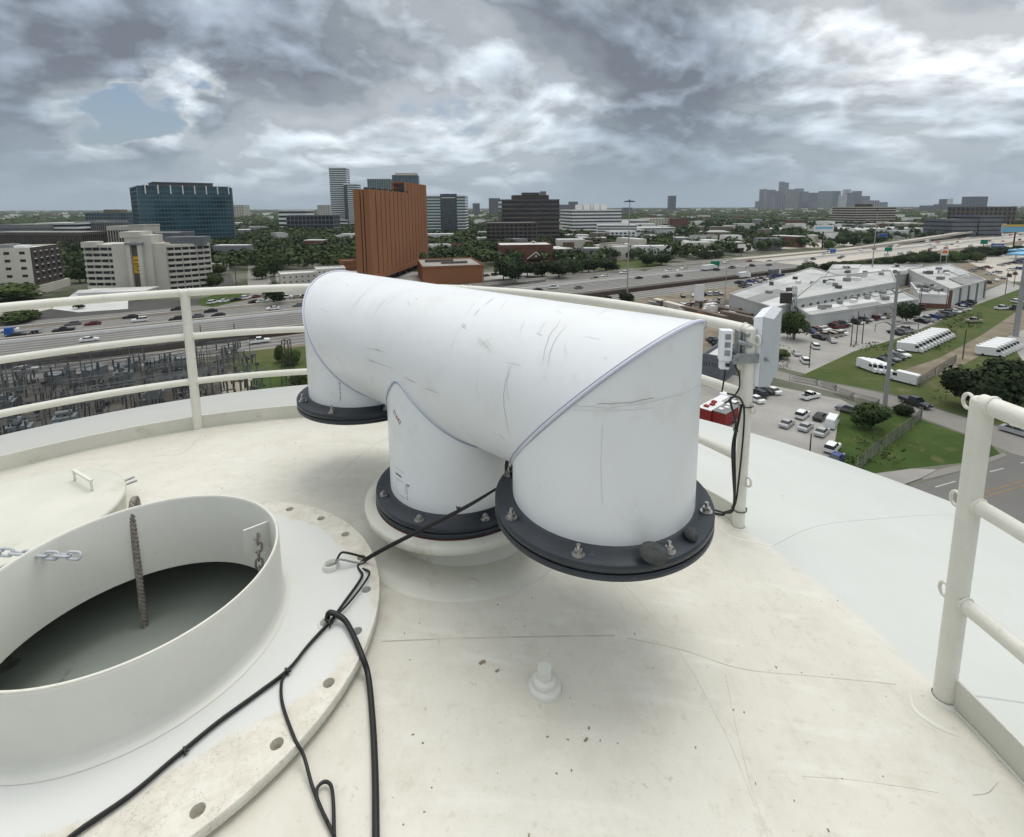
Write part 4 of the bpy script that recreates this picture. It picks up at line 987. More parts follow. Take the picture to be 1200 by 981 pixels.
# ================================================================== 3. BUILDINGS
def bldg(name, label, pA, pB, depth, topy, wall, glassm, floors=6, bays=10, style='band', cat='office building', roof='roofg', extra=None, frac=.5, group=None, base=None, height=None, fin=.5, Y=None, ang=None):
    """pA,pB: surveyed feet of the visible front; depth goes back from it; topy is the roof line above pA"""
    A = gp(*pA) if not isinstance(pA, Vector) else pA; B = gp(*pB) if not isinstance(pB, Vector) else pB
    if height is None:
        d = ray(pA[0], topy); height = H + d.z * (A.y / d.y)
    d = (B - A); w_ = d.length; a = atan2(d.y, d.x); nx = Vector((-sin(a), cos(a), 0))
    mid = (A + B) / 2
    if nx.dot(mid) < 0: nx = -nx
    c = mid + nx * (depth / 2)
    t = empty(name, (c.x, c.y, 0), label, cat, group)
    bg = height
    def lb(mb, x0, x1, y0, y1, z0, z1, mi=0):       # box in building coordinates (x along front, y back)
        p = c + Vector((cos(a), sin(a), 0)) * ((x0 + x1) / 2) + nx * ((y0 + y1) / 2)
        mb.box((p.x, p.y, (z0 + z1) / 2), (x1 - x0, abs(y1 - y0), z1 - z0), a, mi)
    hw, hd = w_ / 2, depth / 2
    fh = bg / floors; g_ = .28
    mb = MB(); lb(mb, -hw, hw, -hd, hd, 0, bg - .3); put(mb, 'wall', glassm if style != 'plain' else wall, t)
    mb = MB()
    if style in ('band', 'grid', 'punch'):
        for k in range(floors + 1):
            z1 = bg if k == floors else k * fh + fh * frac * .5; z0 = max(0, k * fh - fh * frac * .5)
            if z1 > z0: lb(mb, -hw - g_, hw + g_, -hd - g_, hd + g_, z0, z1)
    if style in ('fin', 'grid', 'punch'):
        nb = bays; q = g_ + (.12 if style == 'grid' else .003)
        for k in range(nb + 1):
            x = -hw + w_ * k / nb; pw = (w_ / nb) * fin * .5
            lb(mb, max(x - pw, -hw - q), min(x + pw, hw + q), -hd - q, -hd + .05, 0, bg - .01); lb(mb, max(x - pw, -hw - q), min(x + pw, hw + q), hd - .05, hd + q, 0, bg - .01)
        nb2 = max(2, int(round(bays * depth / w_)))
        for k in range(nb2 + 1):
            y = -hd + depth * k / nb2; pw = (depth / nb2) * fin * .5
            for sgn in (-1, 1): lb(mb, min(sgn * (hw + q), sgn * (hw - .05)), max(sgn * (hw + q), sgn * (hw - .05)), max(y - pw, -hd - q + .01), min(y + pw, hd + q - .01), 0, bg - .012)
    if style == 'fin': lb(mb, -hw - g_ * 2, hw + g_ * 2, -hd - g_ * 2, hd + g_ * 2, bg - fh * .35, bg)
    if mb.v: put(mb, 'facade', wall, t, kind='stuff')
    mb = MB(); lb(mb, -hw + .3, hw - .3, -hd + .3, hd - .3, bg - .3, bg + .02); put(mb, 'roof', roof, t)
    if style != 'flat':
        mb = MB(); e = .35 + g_
        for (x0, x1, y0, y1) in ((-hw - g_, hw + g_, -hd - g_, -hd + .1), (-hw - g_, hw + g_, hd - .1, hd + g_), (-hw - g_ , -hw + .1, -hd + .1, hd - .1), (hw - .1, hw + g_, -hd + .1, hd - .1)): lb(mb, x0, x1, y0, y1, bg - .2, bg + .7)
        put(mb, 'parapet', wall, t, kind='stuff')
    if extra:
        for (nm, x0, x1, y0, y1, z0, z1, m_) in extra:
            mb = MB(); lb(mb, x0 * hw, x1 * hw, y0 * hd, y1 * hd, z0 if z0 is not None else bg, bg + z1); put(mb, nm, m_, t)
    t['_'] = 0; del t['_']
    return t, lb, (hw, hd, bg)
def far(name, label, xl, xr, topy, dist, wall, glassm, floors, bays, style='band', depth=None, rot=0.0, cat='office building', roof='roofg', extra=None, frac=.5, fin=.4, group=None):
    """a building whose feet are hidden: placed by its distance from the tower"""
    dl = ray(xl, 245); dr = ray(xr, 245); k = dist / dl.y; A = Vector((dl.x * k, dist, 0)); B = Vector((dr.x * dist / dr.y, dist + rot * (xr - xl) * dist / 600, 0))
    d = ray(xl, topy); h = H + d.z * (dist / d.y)
    return bldg(name, label, A, B, depth or (B - A).length * .7, topy, wall, glassm, floors, bays, style, cat, roof, extra, frac, group, height=max(h, 4), fin=fin)

# left: cream and brown six-storey block
A_ = gp(42, 345); B_ = gp(74, 336); d_ = (B_ - A_).normalized(); lf = Vector((-d_.y, d_.x, 0))
if lf.x > 0: lf = -lf
t, lb, (hw, hd, bg) = bldg('office_block', 'cream and dark brick six-storey office block at the far left edge', A_ + lf * 46, A_, (B_ - A_).length, 0, 'cream', 'gl_dark', 6, 8, 'punch', roof='roofw', frac=.62, fin=.62, height=21.5,
    extra=[('roof_unit', -.2, .1, -.4, .2, None, 2.4, 'roofd'), ('roof_unit', .25, .5, -.3, .4, None, 1.8, 'grey'), ('roof_unit', .62, .8, -.5, 0, None, 1.4, 'white')])
mb = MB(); lb(mb, hw + .3, hw + .75, -hd - .2, hd + .2, 4.0, bg + .72); put(mb, 'side_wall', 'darkbrown', t)
mb = MB(); lb(mb, hw + .3, hw + 1.6, -hd - .2, hd + 4, 0, 4.0); put(mb, 'ground_storey', 'beige', t)
for f in range(5):
    for k in range(5):
        y = -hd + (k + .5) * 2 * hd / 5; mb = MB(); lb(mb, hw + .74, hw + .86, y - 1.1, y + 1.1, 5.3 + f * 3.25, 6.9 + f * 3.25); put(mb, 'window', 'gl_dark', t)
        mb = MB(); lb(mb, hw + .74, hw + 1.05, y - .9, y + .3, 6.95 + f * 3.25, 7.35 + f * 3.25); put(mb, 'window_hood', 'white', t)

# left: curved cream hotel with a blank stair tower and a yellow banner
hotel = empty('hotel_building', tuple(gp(172, 338)), 'curved cream mid-rise with blank central tower and yellow banner', 'hotel')
def segbuild(p0, p1, depth, h, floors, bays, parent, wall='beige'):
    d = p1 - p0; a = atan2(d.y, d.x); nx = Vector((-sin(a), cos(a), 0)); nx = nx if nx.y > 0 else -nx; c = (p0 + p1) / 2 + nx * depth / 2; L_ = d.length
    def lb(mb, x0, x1, y0, y1, z0, z1): p = c + Vector((cos(a), sin(a), 0)) * ((x0 + x1) / 2) + nx * ((y0 + y1) / 2); mb.box((p.x, p.y, (z0 + z1) / 2), (x1 - x0, y1 - y0, z1 - z0), a)
    mb = MB(); lb(mb, -L_ / 2, L_ / 2, -depth / 2, depth / 2, 0, h - .2); put(mb, 'wall', 'brown', parent)
    fh = h / floors; hd = depth / 2
    for k in range(floors + 1):
        mb = MB(); z0 = max(0, k * fh - fh * .24); z1 = min(h + .6, k * fh + fh * .24) if k < floors else h + .7; lb(mb, -L_ / 2 - .02, L_ / 2 + .02, -hd - 1.1, hd + .4, z0, z1); put(mb, 'balcony_band', wall, parent)
    for f in range(floors):
        for k in range(bays):
            x = -L_ / 2 + (k + .5) * L_ / bays; mb = MB(); lb(mb, x - L_ / bays * .36, x + L_ / bays * .36, -hd - .12, -hd + .1, f * fh + fh * .24, f * fh + fh * .76); put(mb, 'window', 'gl_dark', parent)
        mb = MB()
    mb = MB()
    for k in range(bays + 1): x = -L_ / 2 + k * L_ / bays; lb(mb, x - .18, x + .18, -hd - .5, -hd + .1, 0, h - .01)
    put(mb, 'piers', wall, parent, kind='stuff')
    return lb
hp0 = gp(106, 343); hp1 = gp(141, 343); hp2 = gp(200, 341)
segbuild(hp0, hp1 + Vector((.5, 0, 0)), 16, 22.5, 8, 4, hotel)
d2 = (hp2 - hp1); q_ = hp2; ang0 = atan2(d2.y, d2.x) + .35
for k in range(3):
    q2 = q_ + Vector((cos(ang0 + k * .22), sin(ang0 + k * .22), 0)) * 6.2; segbuild(q_, q2, 15, 22.0, 8, 2, hotel); q_ = q2
def lbx(p0, p1, off0, off1, z0, z1, m_, name, x0=0, x1=1):
    d = p1 - p0; a = atan2(d.y, d.x); e = d.normalized(); nx = Vector((-sin(a), cos(a), 0)); nx = nx if nx.y > 0 else -nx; L_ = d.length
    c = p0 + e * (L_ * (x0 + x1) / 2) + nx * ((off0 + off1) / 2); mb = MB(); mb.box((c.x, c.y, (z0 + z1) / 2), (L_ * (x1 - x0), off1 - off0, z1 - z0), a); return put(mb, name, m_, hotel)
lbx(hp1, hp2, -2.2, 14, 0, 23.5, 'beige', 'wall', -.02, 1.02)
lbx(hp1, hp2, -3.6, 9, 0, 27.5, 'beige', 'stair_tower', .28, .78)
lbx(hp1, hp2, -3.9, 8, 26.5, 29.2, 'beige', 'tower_cap', .20, .60)
lbx(hp1, hp2, -5.4, -3.4, 0, 24.3, 'beige', 'tower_fin', .33, .40); lbx(hp1, hp2, -5.4, -3.4, 0, 24.3, 'beige', 'tower_fin', .54, .62)
lbx(hp1, hp2, -3.75, -3.55, 3, 22.8, 'brown', 'recess_panel', .40, .54); lbx(hp1, hp2, -5.8, -3.5, 23.2, 24.2, 'grey', 'canopy', .31, .64)
lbx(hp1, hp2, -4.0, -3.78, 9.6, 17.6, 'yellow', 'banner', .41, .53)
for k, (zz, x0, x1) in enumerate(((15.6, .435, .505), (13.8, .42, .50), (12.6, .44, .51), (11.4, .43, .47), (10.6, .46, .52))): lbx(hp1, hp2, -4.06, -4.0, zz, zz + .5, 'wood', 'banner_mark', x0, x1)
lbx(hp1, hp2, 4, 14, 22, 26.0, 'slate', 'roof_plant', .9, 1.7); lbx(hp1, hp2, -1, 6, 22, 24.6, 'beige', 'roof_plant', -.62, -.35)
lbx(hp1, hp2, -24, -13, 0, 3.6, 'white', 'low_wing', -.2, 1.0); lbx(hp1, hp2, -25, -12, 3.6, 4.1, 'roofw', 'roof', -.22, 1.02)

# the blue glass slab
A_ = Vector((ray(163, 245).x / ray(163, 245).y * 470, 470, 0)); B_ = A_ + Vector((.74, .67, 0)) * 76
t, lb, (hw, hd, bg) = bldg('glass_office_tower', 'large dark blue glass office slab rising above the horizon at left', A_, B_, 60, 220, 'gl_blue', 'gl_blue', 15, 14, 'plain', roof='roofd', height=60)
M['mull'] = mat('blue_mullion', (.07, .12, .14), .4, .4); M['spandrel'] = mat('teal_spandrel', (.068, .132, .158), .25, .5)
mb = MB(); mb2 = MB(); mb3 = MB()
for k in range(1, 15): lb(mb3, -hw - .1, hw + .1, -hd - .12, hd + .12, k * 4.0 - .55, k * 4.0 + .35)
for k in range(0, 29): x = -hw + k * 2 * hw / 28; lb(mb, x - .09, x + .09, -hd - .2, -hd + .02, 4, 60)
for k in range(0, 8): x = -hw + 6 + k * (2 * hw - 8) / 7; lb(mb2, x - .45, x + .45, -hd - 1.4, -hd, 53.5, 61.5)
for k in range(1, 11): y = -hd + k * 2 * hd / 11; lb(mb, -hw - .3, -hw + .02, y - .14, y + .14, 4, 60); lb(mb, hw - .02, hw + .3, y - .14, y + .14, 4, 60)
put(mb3, 'spandrel_bands', 'spandrel', t, kind='stuff'); put(mb, 'mullions', 'mull', t, kind='stuff'); put(mb2, 'roof_fins', 'white', t, kind='stuff')
mb = MB(); lb(mb, -hw + 4, hw - 1, -hd - .6, hd, 60.5, 61.3); put(mb, 'cornice', 'gl_teal', t)
mb = MB(); lb(mb, -hw * .62, hw * .68, -hd * .5, hd * .6, 60.9, 64.5); put(mb, 'penthouse', 'roofd', t)
mb = MB(); lb(mb, -hw * .63, hw * .69, -hd * .52, hd * .62, 64.5, 65.1); put(mb, 'penthouse_roof', 'grey', t)
mb = MB(); lb(mb, hw + .3, hw + 1.5, -hd, hd, 0, 60); put(mb, 'end_fin', 'slate', t)

# brown ribbed tower
pA = at(437, 326, 5.0); pA.z = 0; pC = at(502, 301, 6.0); pC.z = 0
dT = (pC - pA).normalized(); nT = Vector((-dT.y, dT.x, 0)); nT = nT if nT.x < 0 else -nT; LT = (pC - pA).length; WT = 8.0
tt = empty('ribbed_tower', tuple(pA + dT * LT / 2 + nT * WT / 2), 'tall orange-brown windowless-looking slab with vertical ribs behind the white pipe', 'tower')
def tb(mb, s0, s1, q0, q1, z0, z1):
    a = atan2(dT.y, dT.x); c = pA + dT * ((s0 + s1) / 2) + nT * ((q0 + q1) / 2); mb.box((c.x, c.y, (z0 + z1) / 2), (s1 - s0, abs(q1 - q0), z1 - z0), a)
dd_ = ray(437, 222.5); hT = H + dd_.z * (pA.y / dd_.y); dd_ = ray(500, 217.5); hT2 = H + dd_.z * (pC.y / dd_.y)
mb = MB(); tb(mb, .5, LT * .55, .6, WT - .6, 5, hT - .4); tb(mb, LT * .55, LT - .5, .6, WT - .6, 5, hT2 - .4); put(mb, 'window_slots', 'gl_dark', tt, kind='stuff')
nf = 15
for k in range(nf):
    s0 = (0 if k == 0 else 9 + (k - 1) * (LT - 9) / (nf - 1)); s1 = s0 + (7.6 if k == 0 else (LT - 9) / (nf - 1) * .86); hh_ = hT if s0 < LT * .55 else hT2
    if k == nf - 1: s1 = LT
    mb = MB(); tb(mb, s0, s1, 0, 2.2, 5, hh_); put(mb, 'rib', 'terracotta', tt)
    if k < nf - 1:
        mb = MB(); e1 = 9 + k * (LT - 9) / (nf - 1)
        tb(mb, s1, e1, .45, .7, 5, 8)
        for f in range(int((hh_ - 9) / 3.3)): tb(mb, s1, e1, .50, .75, 8 + f * 3.3, 8 + f * 3.3 + 2.1)
        put(mb, 'recessed_spandrels', 'terracotta', tt, kind='stuff')
for (q0, q1) in ((0, 2.6), (3.1, 4.3), (4.8, WT)):
    mb = MB(); tb(mb, -.25, .9, q0 + (.01 if q0 == 0 else 0), q1, 5, hT - .02); put(mb, 'rib', 'terracotta', tt)
mb = MB(); tb(mb, .2, LT * .55, .3, WT, hT - 2.5, hT + .3); put(mb, 'parapet', 'terracotta', tt)
mb = MB(); tb(mb, LT * .55, LT + .1, .3, WT + .2, hT2 - 5, hT2 + .3); put(mb, 'upper_block', 'terracotta', tt)
mb = MB(); tb(mb, 2, LT * .80, -.3, WT, 3.4, 6.2); put(mb, 'podium_band', 'terracotta', tt)
mb = MB()
for k in range(9): tb(mb, LT * .1 + k * LT * .11, LT * .1 + k * LT * .11 + 1.6, 1.5, 3.2, 0, 5.0)
put(mb, 'columns', 'darkbrown', tt, kind='stuff')
mb = MB(); tb(mb, 4, LT - 4, 4, WT - 1, 0, 5.0); put(mb, 'lobby', 'gl_dark', tt)
for k in range(5):
    mb = MB(); tb(mb, LT * (.08 + .09 * k), LT * (.10 + .09 * k), 4, 6, hT, hT + 1.6); put(mb, 'roof_unit', 'darkbrown', tt)
# its low parking deck
t, lb, (hw, hd, bg) = bldg('parking_garage', 'low orange-brown parking deck beside the ribbed tower', gp(496, 334), gp(567, 331), 42, 311, 'terracotta', 'terracotta', 1, 4, 'plain', cat='parking garage', roof='lot', height=9.0)
mb = MB()
for k in range(3):
    lb(mb, hw - .1, hw + .12, -hd + 1, hd - 1, 1.2 + k * 2.8, 2.5 + k * 2.8)
put(mb, 'openings', 'gl_dark', t, kind='stuff')
mb = MB(); lb(mb, -hw * .8, hw * .2, hd * .2, hd * .3, 9, 10.4); lb(mb, -hw * .3, hw * .6, -hd * .3, -hd * .22, 9, 10.2); put(mb, 'deck_walls', 'brown', t, kind='stuff')
bldg('podium_building', 'dark brown low block between the ribbed tower and its deck', at(503, 322, 0), at(530, 322, 0), 20, 306, 'darkbrown', 'gl_dark', 2, 4, 'band', cat='annex', roof='lot', height=7)

# mid-distance offices
far('dark_office_building', 'dark banded nine-storey office building with a notched roof', 588, 656, 234.5, 555, 'brown', 'gl_dark', 10, 10, 'band', 48, .12, extra=[('penthouse', -.55, .7, -.5, .5, None, 5.5, 'darkbrown'), ('roof_unit', -.2, .4, -.2, .3, None, 8.5, 'roofd')], frac=.42, roof='roofd')
far('parking_garage', 'dark multi-storey garage in front of the dark banded office building', 570, 629, 262, 470, 'brown', 'gl_dark', 7, 11, 'grid', 34, .05, cat='parking garage', frac=.32, fin=.16, roof='roofg')
far('white_office_building', 'white and brown striped office block with white rooftop tanks', 671, 731, 246.5, 690, 'white', 'gl_grey', 8, 12, 'band', 50, .25, extra=[('cooling_tower', -.55, -.42, -.3, .3, None, 7.5, 'white'), ('cooling_tower', -.36, -.1, -.3, .3, None, 8.5, 'white'), ('cooling_tower', -.04, .02, -.3, .3, None, 8, 'white'), ('cooling_tower', .06, .3, -.3, .3, None, 8.5, 'white'), ('cooling_tower', .36, .62, -.3, .3, None, 8, 'white')], frac=.5, roof='roofw')
far('white_annex', 'lower stepped white office wing in front of the striped block', 701, 746, 264, 610, 'white', 'gl_grey', 6, 8, 'band', 30, -.1, frac=.55, roof='roofw', extra=[('stair_tower', .3, .6, -.6, .4, None, 4.5, 'white')])
far('white_annex', 'small pale bluish wing at the foot of the striped block', 716, 746, 272, 560, 'white', 'gl_blue', 4, 6, 'grid', 22, .1, frac=.4, roof='roofw')
far('white_low_building', 'long low white building left of the stepped white wing', 655, 704, 276, 640, 'white', 'gl_grey', 2, 9, 'band', 26, 0, frac=.7, roof='roofw')
far('parking_garage', 'white open-sided garage right of the stepped white wing', 747, 794, 267.5, 690, 'white', 'gl_dark', 4, 8, 'band', 42, .12, cat='parking garage', frac=.42, roof='roofw')
far('tan_apartment_building', 'tan apartment block with regular windows behind the white garage', 758, 790, 256.5, 900, 'cream', 'brown', 5, 9, 'punch', 40, .1, cat='apartment building', frac=.5, fin=.5, roof='roofw')
far('brick_apartment_building', 'reddish apartment block adjoining the tan one', 789, 808, 256.5, 890, 'brick', 'brown', 5, 6, 'punch', 40, .1, cat='apartment building', frac=.5, fin=.5, roof='roofg')
far('white_low_building', 'low white building in front of the tan apartment block', 735, 762, 258, 820, 'white', 'gl_grey', 3, 6, 'band', 30, .1, frac=.6, roof='roofw')
far('glass_white_tower', 'green glass and white banded office block right of the ribbed tower', 500, 545, 230, 690, 'white', 'gl_teal', 14, 9, 'band', 40, .0, frac=.34, roof='roofg', extra=[('glass_face', -.28, .58, -1.03, -.9, 0, 3.0, 'gl_grey'), ('sign_band', -.2, .5, -1.06, -.95, 52, -1.6, 'white')])
t, lb, _r = far('residential_tower', 'tallest stepped white and glass tower left of the ribbed tower', 388, 407, 197, 980, 'white', 'gl_teal', 28, 5, 'band', 30, .1, cat='tower', frac=.36, roof='roofg')
far('residential_tower', 'lower half of the stepped white and glass tower pair', 404, 420, 216, 960, 'white', 'gl_teal', 22, 4, 'band', 28, .1, cat='tower', frac=.4, roof='roofg', extra=[('glass_slot', -1.0, -.5, -1.04, -.9, 0, -1, 'gl_grey')])
far('podium', 'low white podium at the foot of the stepped tower pair', 386, 405, 258, 950, 'white', 'gl_dark', 3, 5, 'band', 20, 0, cat='building', frac=.4)
far('residential_tower', 'grey glass tower with a rounded roof behind the ribbed tower', 432, 458, 210, 1300, 'roofg', 'gl_teal', 26, 10, 'fin', 34, .1, cat='tower', fin=.3)
far('residential_tower', 'glass tower with a white crown behind the ribbed tower top', 461, 490, 205.5, 1150, 'gl_grey', 'gl_teal', 26, 7, 'grid', 34, .1, cat='tower', frac=.2, fin=.25, extra=[('crown', -.75, .95, -1.1, .9, None, 5.5, 'cream')])
far('brown_office_building', 'brown and white striped office block below the skyline at right', 1003, 1056, 243, 980, 'cream', 'darkbrown', 8, 10, 'band', 60, .15, frac=.32, roof='roofd', extra=[('penthouse', -.2, .25, -.3, .4, None, 6, 'darkbrown')])
far('white_low_building', 'long white roofed building below the striped office block', 985, 1105, 269, 720, 'white', 'beige', 2, 12, 'band', 60, .1, frac=.9, roof='roofw')
far('white_low_building', 'cream low building right of the brown striped office block', 1055, 1095, 262, 880, 'cream', 'brown', 2, 8, 'band', 50, .1, frac=.7, roof='roofw')
far('grey_office_building', 'wide grey block with dark window slots at the far right', 1118, 1150, 258, 640, 'slate', 'gl_dark', 4, 5, 'band', 40, .1, frac=.72, roof='roofg')
far('grey_office_building', 'grey blue-tinted wing adjoining the wide grey block', 1150, 1180, 253, 650, 'slate', 'gl_dark', 5, 6, 'band', 40, .1, frac=.7, roof='roofg')
far('grey_office_building', 'dull brown-grey building with framed openings behind the wide grey block', 1137, 1197, 243, 860, 'brown', 'gl_dark', 5, 10, 'grid', 40, .1, frac=.35, fin=.4, roof='roofg')
far('white_low_building', 'bright low warehouse above the trees left of the brown striped block', 905, 985, 273, 800, 'white', 'cream', 2, 9, 'band', 50, .0, frac=.9, roof='roofw')
far('white_low_building', 'small sunlit white house among trees left of the billboard', 905, 922, 283, 520, 'white', 'gl_grey', 1, 3, 'band', 14, .0, frac=.9, roof='roofw')
# left background
far('finned_building', 'long brownish building with many vertical fins behind the cream office block', -40, 107, 273, 480, 'brown', 'gl_dark', 3, 60, 'fin', 40, -.12, frac=.4, fin=.5, roof='roofg')
far('finned_building', 'short dark building with white vertical fins left of the glass slab', 123, 150, 266, 430, 'beige', 'darkbrown', 3, 9, 'fin', 30, .05, fin=.25, roof='roofw')
far('beige_block', 'plain beige stair block beside the short dark finned building', 148, 165, 264.5, 425, 'beige', 'beige', 2, 3, 'plain', 20, 0, cat='building')
far('grey_office_building', 'grey block with white banded storeys left of the glass slab', 40, 88, 262, 640, 'white', 'gl_dark', 4, 8, 'band', 40, 0, frac=.45, roof='roofw')
far('grey_office_building', 'grey finned block between banded block and blue glass block', 86, 120, 260, 660, 'grey', 'gl_dark', 4, 14, 'fin', 40, 0, roof='roofw')
far('grey_office_building', 'low grey sheds at the far left horizon', -20, 42, 264, 620, 'grey', 'slate', 2, 8, 'band', 60, 0, frac=.7)
far('blue_glass_building', 'wide blue glass block beyond the fins, left of the big slab', 99, 147, 250, 860, 'slate', 'gl_blue', 6, 14, 'grid', 50, .0, frac=.25, fin=.15, roof='roofd', extra=[('penthouse', -.5, .3, -.3, .4, None, 6, 'roofb')])
far('grey_glass_annex', 'low grey glazed block in front of the big glass slab', 160, 206, 273.5, 400, 'grey', 'slate', 3, 8, 'band', 20, .0, frac=.2, roof='roofw')
far('white_office_building', 'white banded office block above the trees left of the stepped tower', 326, 356, 246.5, 880, 'white', 'gl_dark', 5, 7, 'band', 50, .1, frac=.5, roof='roofw')
far('dark_glass_building', 'long dark glass low-rise left of the stepped tower', 335, 388, 253, 800, 'slate', 'gl_dark', 4, 12, 'grid', 40, .1, frac=.2, fin=.15, roof='roofd')
far('grey_tower', 'small beige tower far away right of the big glass slab', 271, 285, 240.5, 1900, 'beige', 'brown', 9, 5, 'grid', 50, .1, cat='tower', frac=.5)
far('grey_tower', 'small grey-beige block far away left of the stepped tower', 372, 386, 240.5, 1500, 'beige', 'grey', 9, 5, 'grid', 50, .1, cat='tower', frac=.5)
for (xl, xr, ty, D_, m_, lab) in ((554, 562, 238.5, 2600, 'slate', 'tiny slate tower right of the green glass block'), (573, 586, 232.5, 2300, 'slate', 'pair-like slate tower left of the dark banded office'), (633, 640, 224.5, 2600, 'slate', 'slim pale tower rising behind the dark banded office'), (667, 677, 236.5, 3000, 'slate', 'dim tower just left of the striped white block'),
        (656, 668, 240, 3000, 'slate', 'low dim tower between dark and striped office blocks'), (784, 792, 229.5, 3400, 'slate', 'lone slim tower on the horizon between the mid-rises and downtown'), (1103, 1109, 233.5, 3300, 'slate', 'slim dark tower at the right end of the horizon'), (1109, 1116, 233, 3350, 'white', 'white faced tower next to the slim dark one on the right horizon'),
        (1108, 1132, 239.5, 3300, 'slate', 'low wide block right of the white faced tower'), (1138, 1157, 230.5, 2900, 'slate', 'tilted grey slab on the right horizon'), (1087, 1104, 241, 3300, 'slate', 'low dim block left of the slim dark tower'), (731, 741, 243.5, 3000, 'slate', 'tiny block by the light mast on the horizon')):
    far('far_tower', lab, xl, xr, ty, D_, m_, 'gl_grey', 18, 5, 'grid', None, .05, cat='tower', frac=.5, fin=.4)
# downtown skyline
sky_ = [(886, 893, 236, 5600), (890, 897, 222, 5800), (893, 898, 221.5, 5700), (897, 908, 222.5, 5600), (907, 914, 224, 5900), (912, 918, 213, 6000), (917, 923, 214, 6100), (907, 920, 228.5, 5300), (921, 935, 222, 5700), (932, 941, 221, 6000), (938, 947, 224.5, 5700), (948, 961, 226, 5900), (940, 953, 236, 5200), (951, 962, 237, 5100), (962, 975, 224, 5700), (974, 984, 224, 5900),
        (975, 985, 238, 5200), (984, 992, 229, 5000), (988, 996, 222, 6000), (993, 1001, 226, 5500), (1000, 1009, 224, 5700), (1008, 1019, 230, 5800), (1012, 1030, 235, 5600), (1028, 1040, 237, 5700)]
words = ['leftmost low shoulder', 'leftmost dark slab', 'narrow notch-side slab', 'broad dark block left of the tallest', 'block tucked left of the tallest tower', 'tallest downtown tower', 'right shoulder of the tallest tower', 'lower block in front of the tallest tower', 'broad grey slab right of the tallest', 'crowned tower right of the broad grey slab', 'tower behind the crowned one', 'flat-topped mid skyline tower', 'low block at the skyline middle', 'low pale block right of the middle', 'wide tower right of the skyline gap', 'stepped tower beside the wide one', 'low block below the stepped tower', 'bright white downtown tower', 'dark tower behind the bright white one', 'tan-grey tower right of the white one', 'dark slab right of the tan-grey tower', 'low block past the dark slab', 'low wide block at the skyline right end', 'last low block of the skyline']
for (xl, xr, ty, D_), wd_ in zip(sky_, words):
    far('skyscraper', wd_ + ' in the hazy downtown skyline', xl + .5, xr - .5, ty, D_, 'white' if 'bright' in wd_ else ('slate', 'slate', 'roofg', 'gl_grey', 'grey')[int(xl * 7) % 5], ('gl_grey', 'gl_dark', 'gl_teal')[int(xl) % 3], 30, 6, 'fin' if len(wd_) % 2 else 'band', None, random.uniform(-.05, .05), cat='skyscraper', fin=.5, frac=.5, group='downtown skyline towers')

# ---- middle ground: small buildings
bldg('school_building', 'red brick low building with white gabled dormers beyond the freeway trees', gp(586, 309), gp(648, 308), 30, 291, 'brick', 'brick', 2, 8, 'band', cat='school', roof='roofw', frac=.6)
for (x, lab) in ((625, 'upper'), (628, 'lower')):
    p = gp(x, 309 if lab == 'lower' else 304); mb = MB(); mb.add([(p.x - 6, p.y - .6, 9 if lab == 'upper' else 3.4), (p.x + 6, p.y - .6, 9 if lab == 'upper' else 3.4), (p.x, p.y - .6, 14 if lab == 'upper' else 8), (p.x - 6, p.y + 12, 9 if lab == 'upper' else 3.4), (p.x + 6, p.y + 12, 9 if lab == 'upper' else 3.4), (p.x, p.y + 12, 14 if lab == 'upper' else 8)], [(0, 1, 2), (0, 2, 5, 3), (1, 4, 5, 2), (3, 5, 4), (0, 3, 4, 1)])
    o = put(mb, 'gable', 'brick', bpy.data.objects['school_building']); mb = MB()
    zt_ = 14 if lab == 'upper' else 8; zb_ = 9 if lab == 'upper' else 3.4
    for sx in (-1, 1): mb.tube([(p.x + sx * 6.2, p.y - .8, zb_), (p.x, p.y - .8, zt_ + .2)], .35, 4)
    mb.cyl((p.x, p.y - 1, zb_ + 2.2), (p.x, p.y - .5, zb_ + 2.2), .9, seg=12); put(mb, 'gable_trim', 'white', bpy.data.objects['school_building'], kind='stuff')
bldg('town_house', 'pale grey long house with pitched roof right of the ribbed tower', gp(507, 301), gp(529, 300), 14, 286, 'white', 'gl_grey', 3, 7, 'punch', cat='house', roof='roofg', frac=.5, fin=.6, height=9)
bldg('town_house', 'dark red brick house adjoining the pale grey long house', gp(529, 300), gp(552, 300), 14, 287, 'brick', 'brown', 3, 6, 'punch', cat='house', roof='roofd', frac=.5, fin=.6, height=9)
for (xa, ya, xb, yb, dp, h_, m_, rf, lab) in ((330, 334, 372, 331, 14, 5, 'beige', 'roofw', 'pale flat building with white roof just left of the pipe end'), (372, 327, 405, 325, 12, 5, 'white', 'roofw', 'white roofed shed above the pipe end'), (402, 318, 418, 317, 12, 6, 'terracotta', 'roofb', 'small reddish roof left of the ribbed tower foot'),
        (324, 303, 360, 300, 16, 8, 'brown', 'roofb', 'long brown roofed apartment row left among the trees'), (366, 306, 418, 301, 16, 8, 'brown', 'roofb', 'long brown roofed apartment row nearest the ribbed tower'), (240, 318, 268, 316, 14, 4, 'white', 'roofw', 'flat white canopy right of the curved hotel'), (404, 286, 412, 285, 12, 9, 'white', 'roofw', 'cream house among trees under the stepped tower'),
        (823, 448, 842, 452, 12, 6.2, 'slate', 'roofw', 'blue-grey box building with bright white roof seen between vent and post')):
    bldg('low_building', lab, gp(xa, ya), gp(xb, yb), dp, 0, m_, 'gl_dark' if m_ != 'slate' else 'slate', 2, 6, 'punch', cat='building', roof=rf, frac=.7, fin=.7, height=h_)
